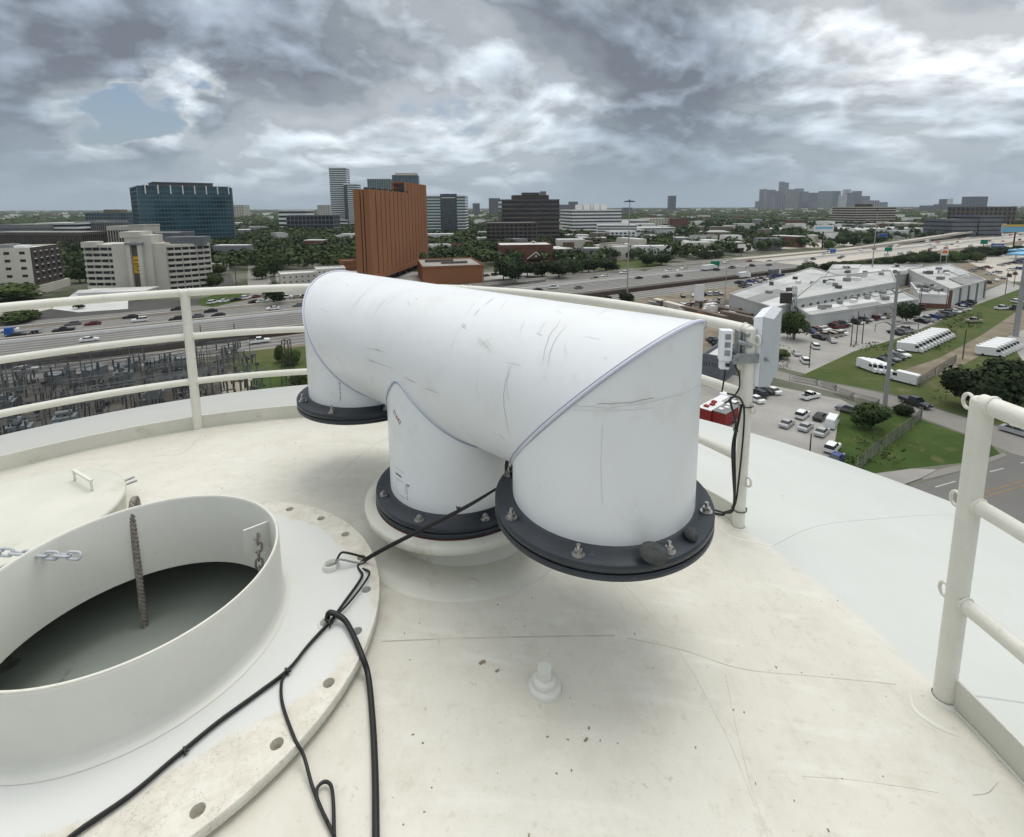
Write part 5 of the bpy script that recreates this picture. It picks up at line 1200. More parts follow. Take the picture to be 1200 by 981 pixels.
# the long pale sheds right of the freeway
def shed(label, px, h, wall, roof, extras=(), slots=None):
    P = [gp(*q) for q in px]; c = sum(P, Vector()) / len(P); t = empty('warehouse', (c.x, c.y, 0), label, 'warehouse', 'pale flat-roofed sheds beyond the lots')
    mb = MB(); mb.prism([(p.x, p.y) for p in P] if True else 0, 0, h); put(mb, 'wall', wall, t)
    mb = MB(); Q = [c + (p - c) * .985 for p in P]; mb.prism([(p.x, p.y) for p in Q], h - .1, h + .03); put(mb, 'roof', roof, t)
    mb = MB()
    for i in range(len(P)):
        a, b = P[i], P[(i + 1) % len(P)]; d = b - a; mb.box(((a.x + b.x) / 2, (a.y + b.y) / 2, h + .2), (d.length, .35, .7), atan2(d.y, d.x))
    put(mb, 'parapet', wall, t, kind='stuff')
    rr = random.Random(len(label)); bx_ = []
    for k in range(9):
        u, v = (k % 3) / 3 + .02, (k // 3) / 3 + .02; q = [(P[0].lerp(P[1], a_)).lerp(P[3].lerp(P[2], a_), b_) for a_, b_ in ((u, v), (u + .30, v), (u + .30, v + .30), (u, v + .30))]
        if rr.random() < .75: mb = MB(); mb.prism([(p.x, p.y) for p in q], h + .03, h + rr.choice([.08, .12, .16, .5])); put(mb, 'roof_section', rr.choice(['roofs', 'roofw', 'roofs', 'roofg', 'shedwall']), t)
    for k in range(9):
        u, v = rr.uniform(.15, .85), rr.uniform(.2, .8); p = (P[0].lerp(P[1], u)).lerp(P[3].lerp(P[2], u), v); mb = MB(); mb.box((p.x, p.y, h + .7), (rr.uniform(1, 3.2), rr.uniform(1, 2.2), rr.uniform(.9, 1.9)), rr.uniform(.4, .7)); put(mb, 'roof_unit', rr.choice(['grey', 'roofd', 'white', 'roofg']), t)
    if slots:
        n_, z0, z1, frac_ = slots; a, b = P[0], P[1]; d = (b - a); out = Vector((d.y, -d.x, 0)).normalized()
        for k in range(n_):
            p = a + d * ((k + .5) / n_) + out * .05; mb = MB(); mb.box((p.x, p.y, (z0 + z1) / 2), (d.length / n_ * frac_, .2, z1 - z0), atan2(d.y, d.x)); put(mb, 'window', 'gl_dark', t)
    return t, P
shed('large pale grey shed nearest the freeway with a blank end wall', [(854, 362), (906, 381), (1010, 345), (950, 326)][0:4], 5.6, 'shedwall', 'roofs')
shed('pale shed with a row of small square windows along its upper wall', [(926, 378), (1048, 352), (1042, 335), (960, 345)], 7.5, 'shedwall', 'roofs', slots=(16, 4.6, 5.6, .3))
shed('lower pale shed wall facing the row of parked cars', [(948, 387), (1074, 366), (1050, 352), (930, 374)], 4.6, 'shedwall', 'roofs', slots=None)
shed('grey roofed shed behind the one with the row of small windows', [(960, 345), (1060, 335), (1080, 322), (975, 322)], 5.6, 'shedwall', 'roofs')
t, P = shed('white sheds with dark red corner pillars at the right end of the row', [(1112, 362), (1152, 349), (1110, 326), (1062, 333)], 7.5, 'roofw', 'roofs')
for k in range(5):
    p = P[0].lerp(P[1], k / 4); mb = MB(); mb.box((p.x, p.y, 3.6), (.9, .9, 7.4), HA); put(mb, 'pillar', 'brick' if k == 0 else 'grey', t)
t2, P2 = shed('white frontage with red base left of the red pillar shed', [(1076, 360), (1112, 362), (1100, 345), (1066, 345)], 5.0, 'white', 'roofw')
mb = MB(); d = P2[1] - P2[0]; c = (P2[0] + P2[1]) / 2; mb.box((c.x, c.y - .3, .9), (d.length, .5, 1.8), atan2(d.y, d.x)); put(mb, 'red_base', 'brick', t2)
mb = MB(); p = gp(983, 376); mb.add([(p.x - 2.4, p.y, 3.6), (p.x + 2.4, p.y, 3.6), (p.x + 2.4, p.y + 2, 4.4), (p.x - 2.4, p.y + 2, 4.4), (p.x, p.y + 1, 4.8)], [(0, 1, 4), (1, 2, 4), (2, 3, 4), (3, 0, 4)]); put(mb, 'awning', 'red', None, 'red awning on the lower pale shed wall above parked cars', 'awning', org=p)

# ================================================================== 4. VEHICLES
def loft_car(mb, prof, w_, inset=.12, mi=0, z0=.32):
    """side profile (x,z) from rear to front, closed along the sill; upper edge pinched in"""
    n = len(prof); vs = []
    for sgn, k in ((-1, 1), (1, 1)):
        for x, z in prof: vs.append((x, sgn * w_ / 2 * (1 - inset * max(0, (z - .75)) ), z))
    fs = [tuple(range(n)), tuple(range(2 * n - 1, n - 1, -1))]
    for i in range(n): fs.append((i, i + n, (i + 1) % n + n, (i + 1) % n))
    mb.add(vs, fs, mi)
KINDS = {
 'sedan': dict(L=4.7, w=1.82, body=[(-2.35, .35), (-2.35, .85), (-2.2, .98), (-1.6, 1.0), (1.0, .98), (1.9, .86), (2.3, .72), (2.35, .4), (2.2, .28), (-2.2, .28)], cab=[(-1.75, .98), (-1.15, 1.40), (.25, 1.42), (1.05, .97)], roof=(-1.05, .15, 1.425)),
 'suv': dict(L=4.75, w=1.9, body=[(-2.35, .42), (-2.36, 1.05), (1.05, 1.08), (2.15, .98), (2.36, .8), (2.36, .45), (2.2, .36), (-2.2, .36)], cab=[(-2.3, 1.05), (-2.05, 1.66), (.35, 1.70), (1.10, 1.06)], roof=(-1.95, .25, 1.71)),
 'pickup': dict(L=5.7, w=1.95, body=[(-2.85, .5), (-2.85, 1.12), (-.85, 1.12), (1.35, 1.12), (2.6, 1.05), (2.85, .9), (2.85, .5), (2.6, .4), (-2.6, .4)], cab=[(-.85, 1.1), (-.75, 1.78), (.65, 1.80), (1.35, 1.1)], roof=(-.68, .55, 1.81)),
 'van': dict(L=5.9, w=2.0, body=[(-2.95, .4), (-2.95, 2.35), (-2.8, 2.5), (1.3, 2.52), (1.75, 2.2), (2.25, 1.35), (2.85, 1.15), (2.95, .9), (2.95, .45), (2.7, .35), (-2.7, .35)], cab=None, roof=None),
}
def car_meshes(kind):
    k = KINDS[kind]; out = {}
    b = MB(); loft_car(b, k['body'], k['w'], .05)
    if k['roof']: x0, x1, z = k['roof']; b.box(((x0 + x1) / 2, 0, z - .02), (x1 - x0 + .1, k['w'] * .74, .06))
    if kind == 'pickup': pass
    g = MB()
    if k['cab']:
        c = k['cab']; w_ = k['w']; ww = [w_ * .47, w_ * .385, w_ * .385, w_ * .47]; vs = [(x, -q, z) for (x, z), q in zip(c, ww)] + [(x, q, z) for (x, z), q in zip(c, ww)]
        g.add(vs, [(0, 1, 2, 3)[::-1], (4, 5, 6, 7), (0, 4, 5, 1)[::-1], (1, 5, 6, 2)[::-1], (2, 6, 7, 3)[::-1]])
        for x, z in ((c[1][0] + (c[2][0] - c[1][0]) * .5, 0),):     # door pillars
            for sg in (-1, 1): b.box((x, sg * w_ * .43, (c[0][1] + c[1][1]) / 2), (.09, .06, c[1][1] - c[0][1]), 0, 0)
    else:
        w_ = k['w']; g.add([(1.78, -.82, 2.15), (1.78, .82, 2.15), (2.26, .92, 1.38), (2.26, -.92, 1.38)], [(3, 2, 1, 0)])
        g2 = MB(); g2.box((1.35, 0, 1.72), (.85, w_ * 1.01, .62)); out['side_window'] = g2
    if kind == 'pickup': g.box((-1.85, 0, 1.115), (1.75, 1.6, .04))
    out['body'] = b; out['window'] = g
    wh = MB(); wh.cyl((0, -.11, 0), (0, .11, 0), .34 if kind != 'van' else .36, seg=14, mi=0); wh.cyl((0, -.12, 0), (0, .12, 0), .19, seg=10, mi=1); out['wheel'] = wh
    hl = MB(); hl.box((0, 0, 0), (.10, .34, .13)); out['headlight'] = hl
    return out
CM = {}
for kd in KINDS:
    o_ = car_meshes(kd); CM[kd] = {k: v.mesh(k, ['car_white'] if k == 'body' else ['gl_car'] if 'window' in k else ['tyre', 'steel'] if k == 'wheel' else ['trailer']) for k, v in o_.items()}
    s_ = MB(); b = o_['body']; s_.add(b.v, b.f, 0); g = o_['window']; s_.add(g.v, g.f, 1); [s_.add(q.v, q.f, 1) for q in [o_.get('side_window')] if q]; L_ = KINDS[kd]['L']; w_ = KINDS[kd]['w']
    for sx in (-.3, .3):
        for sy in (-1, 1): s_.cyl((L_ * sx, sy * (w_ / 2 - .2), .34), (L_ * sx, sy * (w_ / 2 + .01), .34), .34, seg=8, mi=2)
    CM[kd]['whole'] = s_.mesh('car', ['car_white', 'gl_car', 'tyre'])
NCAR = [0]
KN = dict(sedan='parked_car', suv='parked_suv', pickup='pickup_truck', van='white_van')
CATN = dict(sedan='car', suv='suv', pickup='pickup truck', van='van')
def car(kind, color, loc, rz, label, group, detail=False, z=.03, name=None, sc=1.0):
    NCAR[0] += 1; m_ = M['car_' + color]
    nm = name or {'sedan': 'car', 'suv': 'suv', 'pickup': 'pickup_truck', 'van': 'van'}[kind]
    if not detail:
        o = bpy.data.objects.new(nm, CM[kind]['whole']); COL.objects.link(o); o.location = (loc[0], loc[1], z); o.rotation_euler = (0, 0, rz); o.scale = (sc,) * 3
        o.material_slots[0].link = 'OBJECT'; o.material_slots[0].material = m_
        return tag(o, label, CATN[kind], group)
    t = empty(nm, (loc[0], loc[1], z), label, CATN[kind], group, rz); t.scale = (sc,) * 3
    b = link_mesh('body', CM[kind]['body'], t); b.material_slots[0].link = 'OBJECT'; b.material_slots[0].material = m_
    link_mesh('window', CM[kind]['window'], t); (link_mesh('side_window', CM[kind]['side_window'], t) if 'side_window' in CM[kind] else None); L_ = KINDS[kind]['L']; w_ = KINDS[kind]['w']
    for sx in (-.3, .3):
        for sy in (-1, 1): link_mesh('wheel', CM[kind]['wheel'], t, (L_ * sx, sy * (w_ / 2 - .12), .34))
    for sy in (-1, 1): link_mesh('headlight', CM[kind]['headlight'], t, (L_ / 2 - .06, sy * w_ * .34, .78 if kind == 'sedan' else .92))
    return t
def bearing(p, q): a, b = gp(*p), gp(*q); return atan2(b.y - a.y, b.x - a.x)
# cars of the near lot, one by one
NL = [('suv', 'white', (940, 489), 'white car at the front row of the near lot, left of a black one'), ('sedan', 'black', (961, 491), 'black car in the near lot between the white car and the white van'),
      ('sedan', 'silver', (922, 499), 'silver hatchback alone at the left of the near lot'), ('sedan', 'silver', (944, 503), 'silver sedan below the white car of the near lot'), ('sedan', 'silver', (963, 509), 'silver sedan in front of the white van'),
      ('pickup', 'white', (949, 467), 'white pickup parked at the top edge of the near lot'), ('suv', 'white', (975, 528), 'long white suv at the tank edge of the near lot'), ('sedan', 'blue', (980, 540), 'dark blue car half hidden by the tank edge')]
hd_lot = bearing((940, 500), (975, 486)) + .2
for kd, c_, (x, y), lab in NL: car(kd, c_, gp(x, y), hd_lot + (0 if kd != 'pickup' else -.3), lab, 'vehicles in the near lot', True, sc=.86)
car('van', 'white', gp(975, 499), hd_lot + .1, 'white box-shaped van at the right of the near lot', 'vehicles in the near lot', True, sc=.8)
car('suv', 'grey', gp(993, 483), hd_lot + 1.5, 'dark grey suv at the far right corner of the near lot', 'vehicles in the near lot', True, sc=.86)
for k, (x, y, kd, c_, lab) in enumerate(((888, 464, 'suv', 'black', 'black suv just right of the antenna post'), (897, 460, 'sedan', 'black', 'black car behind the black suv by the post'), (904, 460, 'sedan', 'white', 'white car at the right of the three by the post'), (884, 470, 'sedan', 'white', 'white car half hidden behind the antenna post'),
        (854, 470, 'van', 'white', 'white van seen between the vent and the antenna post'), (846, 478, 'van', 'white', 'second white van below the first behind the vent'), (860, 477, 'sedan', 'white', 'white car beside the two vans behind the vent'))):
    car(kd, c_, gp(x, y), hd_lot + 1.2 * (k < 4), lab, 'vehicles by the antenna post', True, sc=.9)
for x, y, kd, c_, lab in ((933, 416, 'sedan', 'silver', 'silver car on the small lot beside the street tree'), (955, 408, 'suv', 'white', 'white car above the silver one on the small lot'), (943, 425, 'suv', 'white', 'white suv nearest the grass on the small lot'), (975, 401, 'sedan', 'silver', 'silver car farthest up the small lot')):
    car(kd, c_, gp(x, y), bearing((943, 425), (975, 401)) + .5, lab, 'cars on the small lot', True, sc=.9)
# red trucks
for k, (x, y, c2) in enumerate(((833, 492, 'white'), (850, 496, 'grey'))):
    p = gp(x, y); a = hd_lot; t = empty('food_truck', tuple(p), ('red trailer with white patterned roof behind the vent', 'red trailer with dark roof rack right of the white-roofed one')[k], 'trailer', None, a)
    me = MB().box((0, 0, 1.7), (5.6, 2.5, 2.4)).mesh('body', ['red']); link_mesh('body', me, t)
    me = MB().box((0, 0, 2.95), (5.7, 2.6, .12)).mesh('roof', ['trailer' if k == 0 else 'grey']); link_mesh('roof', me, t)
    for q in range(3): link_mesh('roof_vent', MB().box((0, 0, 0), (.8, .8, .3)).mesh('roof_vent', ['red' if k == 0 else 'trailer']), t, (-1.6 + q * 1.5, .2 * (-1) ** q, 3.15))
    wm = CM['van']['wheel']
    for sx in (-1.2, 1.2):
        for sy in (-1.1, 1.1): link_mesh('wheel', wm, t, (sx, sy, .36))
# street vehicles
car('pickup', 'black', gp(1072, 475), bearing((1060, 470), (1085, 479)), 'black pickup with a load driving on the side street', 'vehicles on the side street', True)
car('sedan', 'silver', gp(1192, 509), bearing((1180, 506), (1200, 512)), 'silver car at the right end of the side street', 'vehicles on the side street', True)
# rows of white vans
pa_, pb_ = gp(1066, 412), gp(1104, 395); aV = atan2(pb_.y - pa_.y, pb_.x - pa_.x)
for k in range(11):
    p = pa_.lerp(pb_, k / 10); car('van', 'white', p, aV - 1.15, ['nearest van of the long diagonal row of white vans', 'last van of the long diagonal row of white vans'][k == 10] if k in (0, 10) else 'white van packed inside the long diagonal row', 'long row of white vans on the grass', True)
for k in range(7):
    p = gp(1160, 417).lerp(gp(1182, 407), k / 6); car('van', 'white', p, aV - 1.1, 'white van in the short packed group beside the big dark tree', 'short group of white vans by the dark tree', False)
car('van', 'white', gp(1058, 448), bearing((1048, 445), (1072, 451)) + pi, 'white van parked on the grass right of the big steel pole', 'vans near the steel pole', True)
for k, (x, y) in enumerate(((1018, 434), (1024, 435), (1031, 436))): car('van', 'white', gp(x, y), bearing((1012, 433), (1038, 443)), ['leftmost', 'middle', 'rightmost'][k] + ' white van of the three left of the steel pole', 'vans near the steel pole', True)
for k, (x, y, c_) in enumerate(((1036, 426, 'black'), (1044, 422, 'grey'), (1050, 420, 'black'), (1056, 417, 'white'))): car('sedan', c_, gp(x, y), bearing((1012, 433), (1038, 443)), ['black car nearest the steel pole behind it', 'dark grey car second behind the steel pole', 'black car third behind the steel pole', 'white car fourth behind the steel pole'][k], 'cars behind the steel pole', True)
for x, y, kd, c_, lab in ((1141, 378, 'pickup', 'tan', 'tan flatbed truck alone on the grass'), (1174, 363, 'pickup', 'white', 'white pickup on the grass near the right edge'), (1190, 363, 'pickup', 'black', 'dark pickup beside the white one near the right edge'), (1192, 355, 'suv', 'white', 'white suv behind the dark pickup near the right edge')):
    car(kd, c_, gp(x, y), bearing((1135, 379), (1150, 378)), lab, 'trucks on the grass', True)
# rows of parked cars: by the sheds and the yards
rr = random.Random(11)
pal = ['white', 'silver', 'grey', 'black', 'black', 'grey', 'white', 'darkred', 'blue', 'tan']
def row(p0, p1, n, skew, where, group, jit=.25, kinds=('sedan', 'suv', 'pickup', 'sedan')):
    a, b = gp(*p0), gp(*p1); base = atan2(b.y - a.y, b.x - a.x)
    for k in range(n):
        if rr.random() < .08: continue
        p = a.lerp(b, k / max(1, n - 1)); c_ = rr.choice(pal); kd = rr.choice(kinds)
        car(kd, c_, (p.x + rr.uniform(-jit, jit), p.y + rr.uniform(-jit, jit)), base + skew + rr.uniform(-.05, .05), '%s %s %s' % (c_.replace('darkred', 'dark red'), CATN[kd], where), group)
row((950, 390), (1000, 379), 11, 1.2, 'in the row under the pale shed wall', 'cars under the pale shed wall')
row((1004, 379), (1044, 369), 8, 1.2, 'farther along the row under the pale shed wall', 'cars under the pale shed wall')
row((960, 397), (990, 390), 6, 1.3, 'in the second row before the shed', 'cars under the pale shed wall')
row((1050, 392), (1068, 387), 4, 1.25, 'by the palm-like trees before the shed', 'cars before the red pillar shed')
row((1080, 378), (1128, 363), 9, 1.2, 'along the grass edge before the red pillar shed', 'cars before the red pillar shed')
row((1064, 367), (1080, 362), 3, .3, 'right of the awning wall', 'cars before the red pillar shed')
row((1124, 360), (1136, 356), 3, 1.2, 'at the corner of the grass near the red pillars', 'cars before the red pillar shed')
row((1150, 335), (1190, 322), 6, .3, 'on the pale yard right of the sheds', 'cars on the pale yard')
row((1160, 322), (1215, 312), 8, 1.2, 'in the upper row of the pale yard', 'cars on the pale yard')
row((1140, 318), (1200, 306), 9, 1.2, 'in the farthest row of the pale yard', 'cars on the pale yard')
row((866, 333), (915, 324), 13, 1.2, 'behind the big blank shed', 'cars behind the blank shed')
row((870, 337), (900, 332), 7, 1.2, 'in the nearer row behind the blank shed', 'cars behind the blank shed')
row((800, 348), (850, 345), 9, 1.1, 'in the dirt yard left of the blank shed', 'cars in the dirt yard')
row((812, 356), (850, 354), 7, 1.1, 'in the second row of the dirt yard', 'cars in the dirt yard')
row((826, 363), (852, 362), 5, 1.0, 'in the third row of the dirt yard', 'cars in the dirt yard')
row((836, 400), (850, 410), 4, 1.0, 'seen through the rails behind the radio box', 'cars behind the radio box')
row((570, 324), (590, 322), 3, .2, 'beside the brown parking deck', 'cars beside the parking deck')
row((690, 309), (740, 303), 8, 1.3, 'at the edge of the green field', 'cars by the green field')
row((600, 318), (640, 316), 6, 1.2, 'under the trees by the brick school', 'cars by the brick school')
row((325, 350), (360, 349), 4, .2, 'near the pipe end across the freeway', 'cars across the freeway')
row((250, 356), (300, 349), 5, .2, 'beside the bright lawn left', 'cars across the freeway')
row((508, 309), (560, 309), 8, 1.2, 'on the roof deck of the brown garage', 'cars on the brown garage roof') if False else None
# freeway traffic, placed lane by lane
TR = [(-52, 218, 'sedan', 'black'), (-40, 230, 'sedan', 'grey'), (-56, 229, 'sedan', 'white'), (-64, 165, 'suv', 'white'), (-90, 197, 'suv', 'grey'), (86, 229, 'suv', 'white'), (96, 229, 'pickup', 'white'), (104, 226, 'sedan', 'black'), (136, 202, 'sedan', 'black'), (156, 196, 'sedan', 'grey'), (128, 191, 'sedan', 'black'), (146, 203, 'pickup', 'white'), (184, 217, 'sedan', 'black'), (196, 222, 'sedan', 'white'),
      (206, 205, 'sedan', 'black'), (222, 200, 'sedan', 'black'), (232, 199, 'sedan', 'black'), (244, 218, 'suv', 'white'), (252, 216, 'sedan', 'white'), (262, 221, 'suv', 'white'), (214, 226, 'suv', 'white'), (272, 204, 'suv', 'black'), (290, 206, 'pickup', 'grey'), (300, 203, 'sedan', 'white'), (310, 205, 'suv', 'black'), (324, 202, 'sedan', 'black'), (346, 216, 'sedan', 'black'),
      (372, 204, 'sedan', 'white'), (386, 206, 'suv', 'black'), (412, 200, 'sedan', 'black'), (424, 204, 'sedan', 'grey'), (430, 222, 'suv', 'white'), (300, 226, 'sedan', 'grey'), (314, 228, 'suv', 'white'), (336, 225, 'sedan', 'darkred'), (120, 166, 'sedan', 'grey'), (60, 240, 'suv', 'black'), (20, 241, 'sedan', 'white'), (-10, 240, 'suv', 'black'), (150, 240, 'sedan', 'silver')]
words2 = ['far', 'near']
for k, (u, v, kd, c_) in enumerate(TR):
    p = W(u, v); side = 'in the far lanes' if v > 211 else 'in the near lanes' if v > 180 else 'on the frontage road'
    pl = 'left of the railing post' if u < -120 else 'right of the railing post' if u < -30 else 'above the white pipe' if u < 150 else 'left of the mast at mid right' if u < 260 else 'far along to the right'
    car(kd, c_, p, HA + (pi if v > 211 else 0), '%s %s %s %s' % (c_.replace('darkred', 'dark red'), CATN[kd], side, pl), 'freeway traffic', u < 180, name='moving_' + {'sedan': 'car', 'suv': 'suv', 'pickup': 'pickup', 'van': 'van'}[kd])
for x, y, kd, c_, lab in ((75, 389, 'pickup', 'black', 'black pickup right behind the blue truck at left'), (109, 381, 'sedan', 'darkred', 'dark red car left of the white suv at left'), (164, 377, 'suv', 'white', 'white suv left of the railing post in the far lanes'), (153, 373, 'sedan', 'black', 'black car just behind the white suv at left'), (207, 376, 'suv', 'black', 'black suv touching the railing post on its left'), (231, 372, 'sedan', 'grey', 'dark grey car just right of the railing post'),
        (247, 366, 'sedan', 'black', 'black car on the far frontage road right of the post'), (256, 371, 'sedan', 'black', 'black car below the one on the far frontage road'), (105, 400, 'sedan', 'white', 'white car half behind the middle rail at left'), (156, 407, 'suv', 'black', 'black suv just below the middle rail at left'), (31, 436, 'suv', 'white', 'white suv on the near frontage road at far left'), (304, 402, 'pickup', 'white', 'white pickup on the near frontage road left of the vent'), (320, 363, 'sedan', 'white', 'white car near the street mouth left of the pipe end'), (350, 359, 'sedan', 'grey', 'grey car touching the pipe end across the freeway'), (298, 355, 'sedan', 'black', 'black car at the mouth of the straight street')):
    p = gp(x, y); car(kd, c_, p, HA + (pi if p.dot(HV) > 211 else 0), lab, 'freeway traffic', True, name='moving_' + {'sedan': 'car', 'suv': 'suv', 'pickup': 'pickup', 'van': 'van'}[kd])
rr = random.Random(23)
for k in range(95):
    u = rr.uniform(430, 1300); v = rr.choice([187, 191, 195, 199, 203, 207, 216, 220, 224, 228, 162, 166, 238, 242]); kd = rr.choice(['sedan', 'suv', 'pickup', 'van', 'sedan']); c_ = rr.choice(['white', 'black', 'grey', 'silver', 'white', 'black', 'red'])
    p = W(u, v); car(kd, c_, p, HA + (pi if v > 211 else 0), 'distant %s %s in the sunlit far stretch of the freeway' % (c_, CATN[kd]), 'distant freeway traffic', name='moving_car')
# lorries
def lorry(u, v, L_, tm, cm, label, box=True):
    p = W(u, v); t = empty('box_truck', tuple(p), label, 'truck', 'lorries on the freeway', HA + (pi if v > 211 else 0))
    if box: link_mesh('cargo_box', MB().box((-1.2, 0, 2.2), (L_, 2.5, 2.7)).mesh('cargo_box', [tm]), t)
    else: link_mesh('flatbed', MB().box((-1.2, 0, 1.2), (L_, 2.4, .3)).mesh('flatbed', [tm]), t)
    link_mesh('cab', MB().box((L_ / 2 + .1, 0, 1.55), (2.0, 2.3, 2.3), 0, 0, .86).mesh('cab', [cm]), t); link_mesh('windscreen', MB().box((L_ / 2 + 1.02, 0, 2.0), (.1, 1.9, .8)).mesh('windscreen', ['gl_car']), t)
    for x in (-L_ * .45, -L_ * .3, L_ / 2):
        for y in (-1.05, 1.05): link_mesh('wheel', CM['van']['wheel'], t, (x, y, .4), (0, 0, 0), (1.2, 1.2, 1.2))
_q = gp(28, 392); lorry(_q.dot(HU), _q.dot(HV), 6.5, 'grey', 'blue_sign', 'blue cab truck with a flat trailer at the left of the freeway', False)
lorry(-170, 229, 6, 'trailer', 'white', 'small white box truck left of the railing post')
lorry(60, 229, 7, 'trailer', 'grey', 'white box truck above the pipe on the far lanes')
lorry(270, 208, 10, 'trailer', 'white', 'long white truck in the dense freeway group at mid right')
lorry(450, 226, 9, 'blue_sign', 'white', 'blue and white truck far right on the freeway')
lorry(256, 174, 7, 'trailer', 'white', 'white high truck parked behind the blank shed')
lorry(282, 172, 7, 'slate', 'white', 'dark purple-grey truck parked behind the blank shed')

# ================================================================== 5. POLES, SIGNS, FENCES
def pole(px, py, topy, r0, r1, m_, name, label, cat='pole', arms=None, group=None, P=None):
    p = gp(px, py) if P is None else P; d = ray(px, topy); h = H + d.z * (p.y / d.y); t = empty(name, tuple(p), label, cat, group)
    mb = MB(); mb.cyl(p, p + Vector((0, 0, h)), r0, r1, 12); put(mb, 'shaft', m_, t); return t, p, h
t, p, h = pole(1037, 475, 318, .42, .24, 'pole', 'steel_power_pole', 'tall tapering grey steel power pole beside the side street', group='steel power poles')
for k, (z, L_) in enumerate(((.60, 4.2), (.72, 4.0), (.84, 3.8))):
    for sg in (-1, 1):
        if sg > 0 and k == 1: continue
        mb = MB(); q = [p + Vector((0, 0, h * z)), p + Vector((sg * L_ * .5, -.6, h * z + 1.0)), p + Vector((sg * L_, -1, h * z + .7))]; mb.tube(spline(q, 5), [.16] * 6 + [.08] * 5, 6); mb.cyl(q[2] + Vector((0, 0, -1.6)), q[2], .09, seg=6); put(mb, 'davit_arm', 'pole', t)
t, p, h = pole(1190, 394, 250, .75, .35, 'pole', 'steel_power_pole', 'second tapering steel power pole at the right edge of the picture', group='steel power poles')
for z in (.7, .82):
    mb = MB(); mb.tube([p + Vector((0, 0, h * z)), p + Vector((-4, 0, h * z + .8))], .12, 6); put(mb, 'davit_arm', 'pole', t)
def mast(x, y, ty, label):
    t, p, h = pole(x, y, ty, .34, .16, 'pole', 'high_mast_light', label, 'light mast', group='high mast lights')
    mb = MB(); mb.torus(p + Vector((0, 0, h - .4)), 1.6, .12, seg=16, k=4); mb.cyl(p + Vector((0, 0, h - .7)), p + Vector((0, 0, h + .2)), .35, seg=8)
    for k in range(6): a = k * pi / 3; mb.box(p + Vector((1.9 * cos(a), 1.9 * sin(a), h - .65)), (1.0, .6, .4), a)
    put(mb, 'lamp_ring', 'darkpole', t)
mast(735, 344, 234.5, 'tall light mast with a ring of lamps over the freeway centre'); mast(1021, 325, 246, 'tall light mast in front of the brown striped office block')
LP = [(849, 361, 311, 'pale pole at the left end wall of the blank shed'), (566, 334, 316, 'short lamp pole beside the brown parking deck'), (604, 333, 327, 'short pole above the pipe near the freeway'), (725, 314, 290, 'lamp pole at the edge of the green field'), (109, 0, 0, '')]
for x, y, ty, lab in LP[:4]: pole(x, y, ty, .16, .09, 'pole', 'lamp_pole', lab, 'lamp pole', group='lamp poles')
for x, y, ty, r_, lab in ((948, 431, 400, .12, 'slim dark pole on the small lot by the grass'), (1128, 421, 386, .14, 'slim wooden pole on the grass beyond the dirt track'), (997, 406, 370, .14, 'left dark pole of the group before the shed'), (1003, 404, 365, .14, 'middle dark pole of the group before the shed'), (1010, 403, 368, .14, 'right dark pole of the group before the shed'), (1108, 366, 338, .15, 'dark pole before the red pillar shed'),
        (1078, 362, 336, .15, 'pole left of the red pillar shed'), (277, 414, 379, .16, 'dark utility pole between the two left rails'), (237, 409, 381, .14, 'dark utility pole just right of the left railing post'), (106, 334, 298, .2, 'wooden pole right of the curved hotel'), (949, 530, 508, .12, 'short dark post at the tank edge of the near lot'), (1182, 300, 268, .5, 'thick dark billboard post at the right edge'), (1188, 336, 312, .15, 'pole on the pale yard near the right edge'), (1178, 345, 318, .15, 'pole at the edge of the pale yard')):
    if lab.startswith('wooden pole right'): x, y, ty = 277, 334, 297
    if 'billboard' in lab: continue
    pole(x, y, ty, r_, r_ * .7, 'darkpole', 'utility_pole', lab, 'utility pole', group='dark utility poles')
# lattice tower between the shed and the antenna, and at the pipe's left end
def lattice(px, py, topy, w0, w1, name, label, m_='galv', cat='lattice tower'):
    p = gp(px, py); d = ray(px, topy); h = H + d.z * (p.y / d.y); t = empty(name, tuple(p), label, cat); mb = MB(); n = max(4, int(h / 2.2))
    cs = [(-1, -1), (1, -1), (1, 1), (-1, 1)]
    def c(k, z): w_ = w0 + (w1 - w0) * z / h; return p + Vector((cs[k % 4][0] * w_ / 2, cs[k % 4][1] * w_ / 2, z))
    for k in range(4):
        mb.tube([c(k, 0), c(k, h)], .09, 4)
        for j in range(n):
            z0, z1 = h * j / n, h * (j + 1) / n; mb.tube([c(k, z0), c(k + 1, z1)], .05, 3); mb.tube([c(k, z1), c(k + 1, z1)], .05, 3)
    put(mb, 'lattice_frame', m_, t, kind='stuff'); return t, p, h
t, p, h = lattice(927, 397, 336, 1.6, .9, 'sign_tower', 'thin grey lattice sign tower right of the panel antenna')
mb = MB(); mb.box(p + Vector((-2.4, 0, h - 3.5)), (3.4, .6, 3.2)); put(mb, 'sign_box', 'darkpole', t)
lattice(340, 470, 398, 2.4, 1.2, 'lattice_pylon', 'dark lattice pylon seen left of the vent between the rails', 'darkpole')
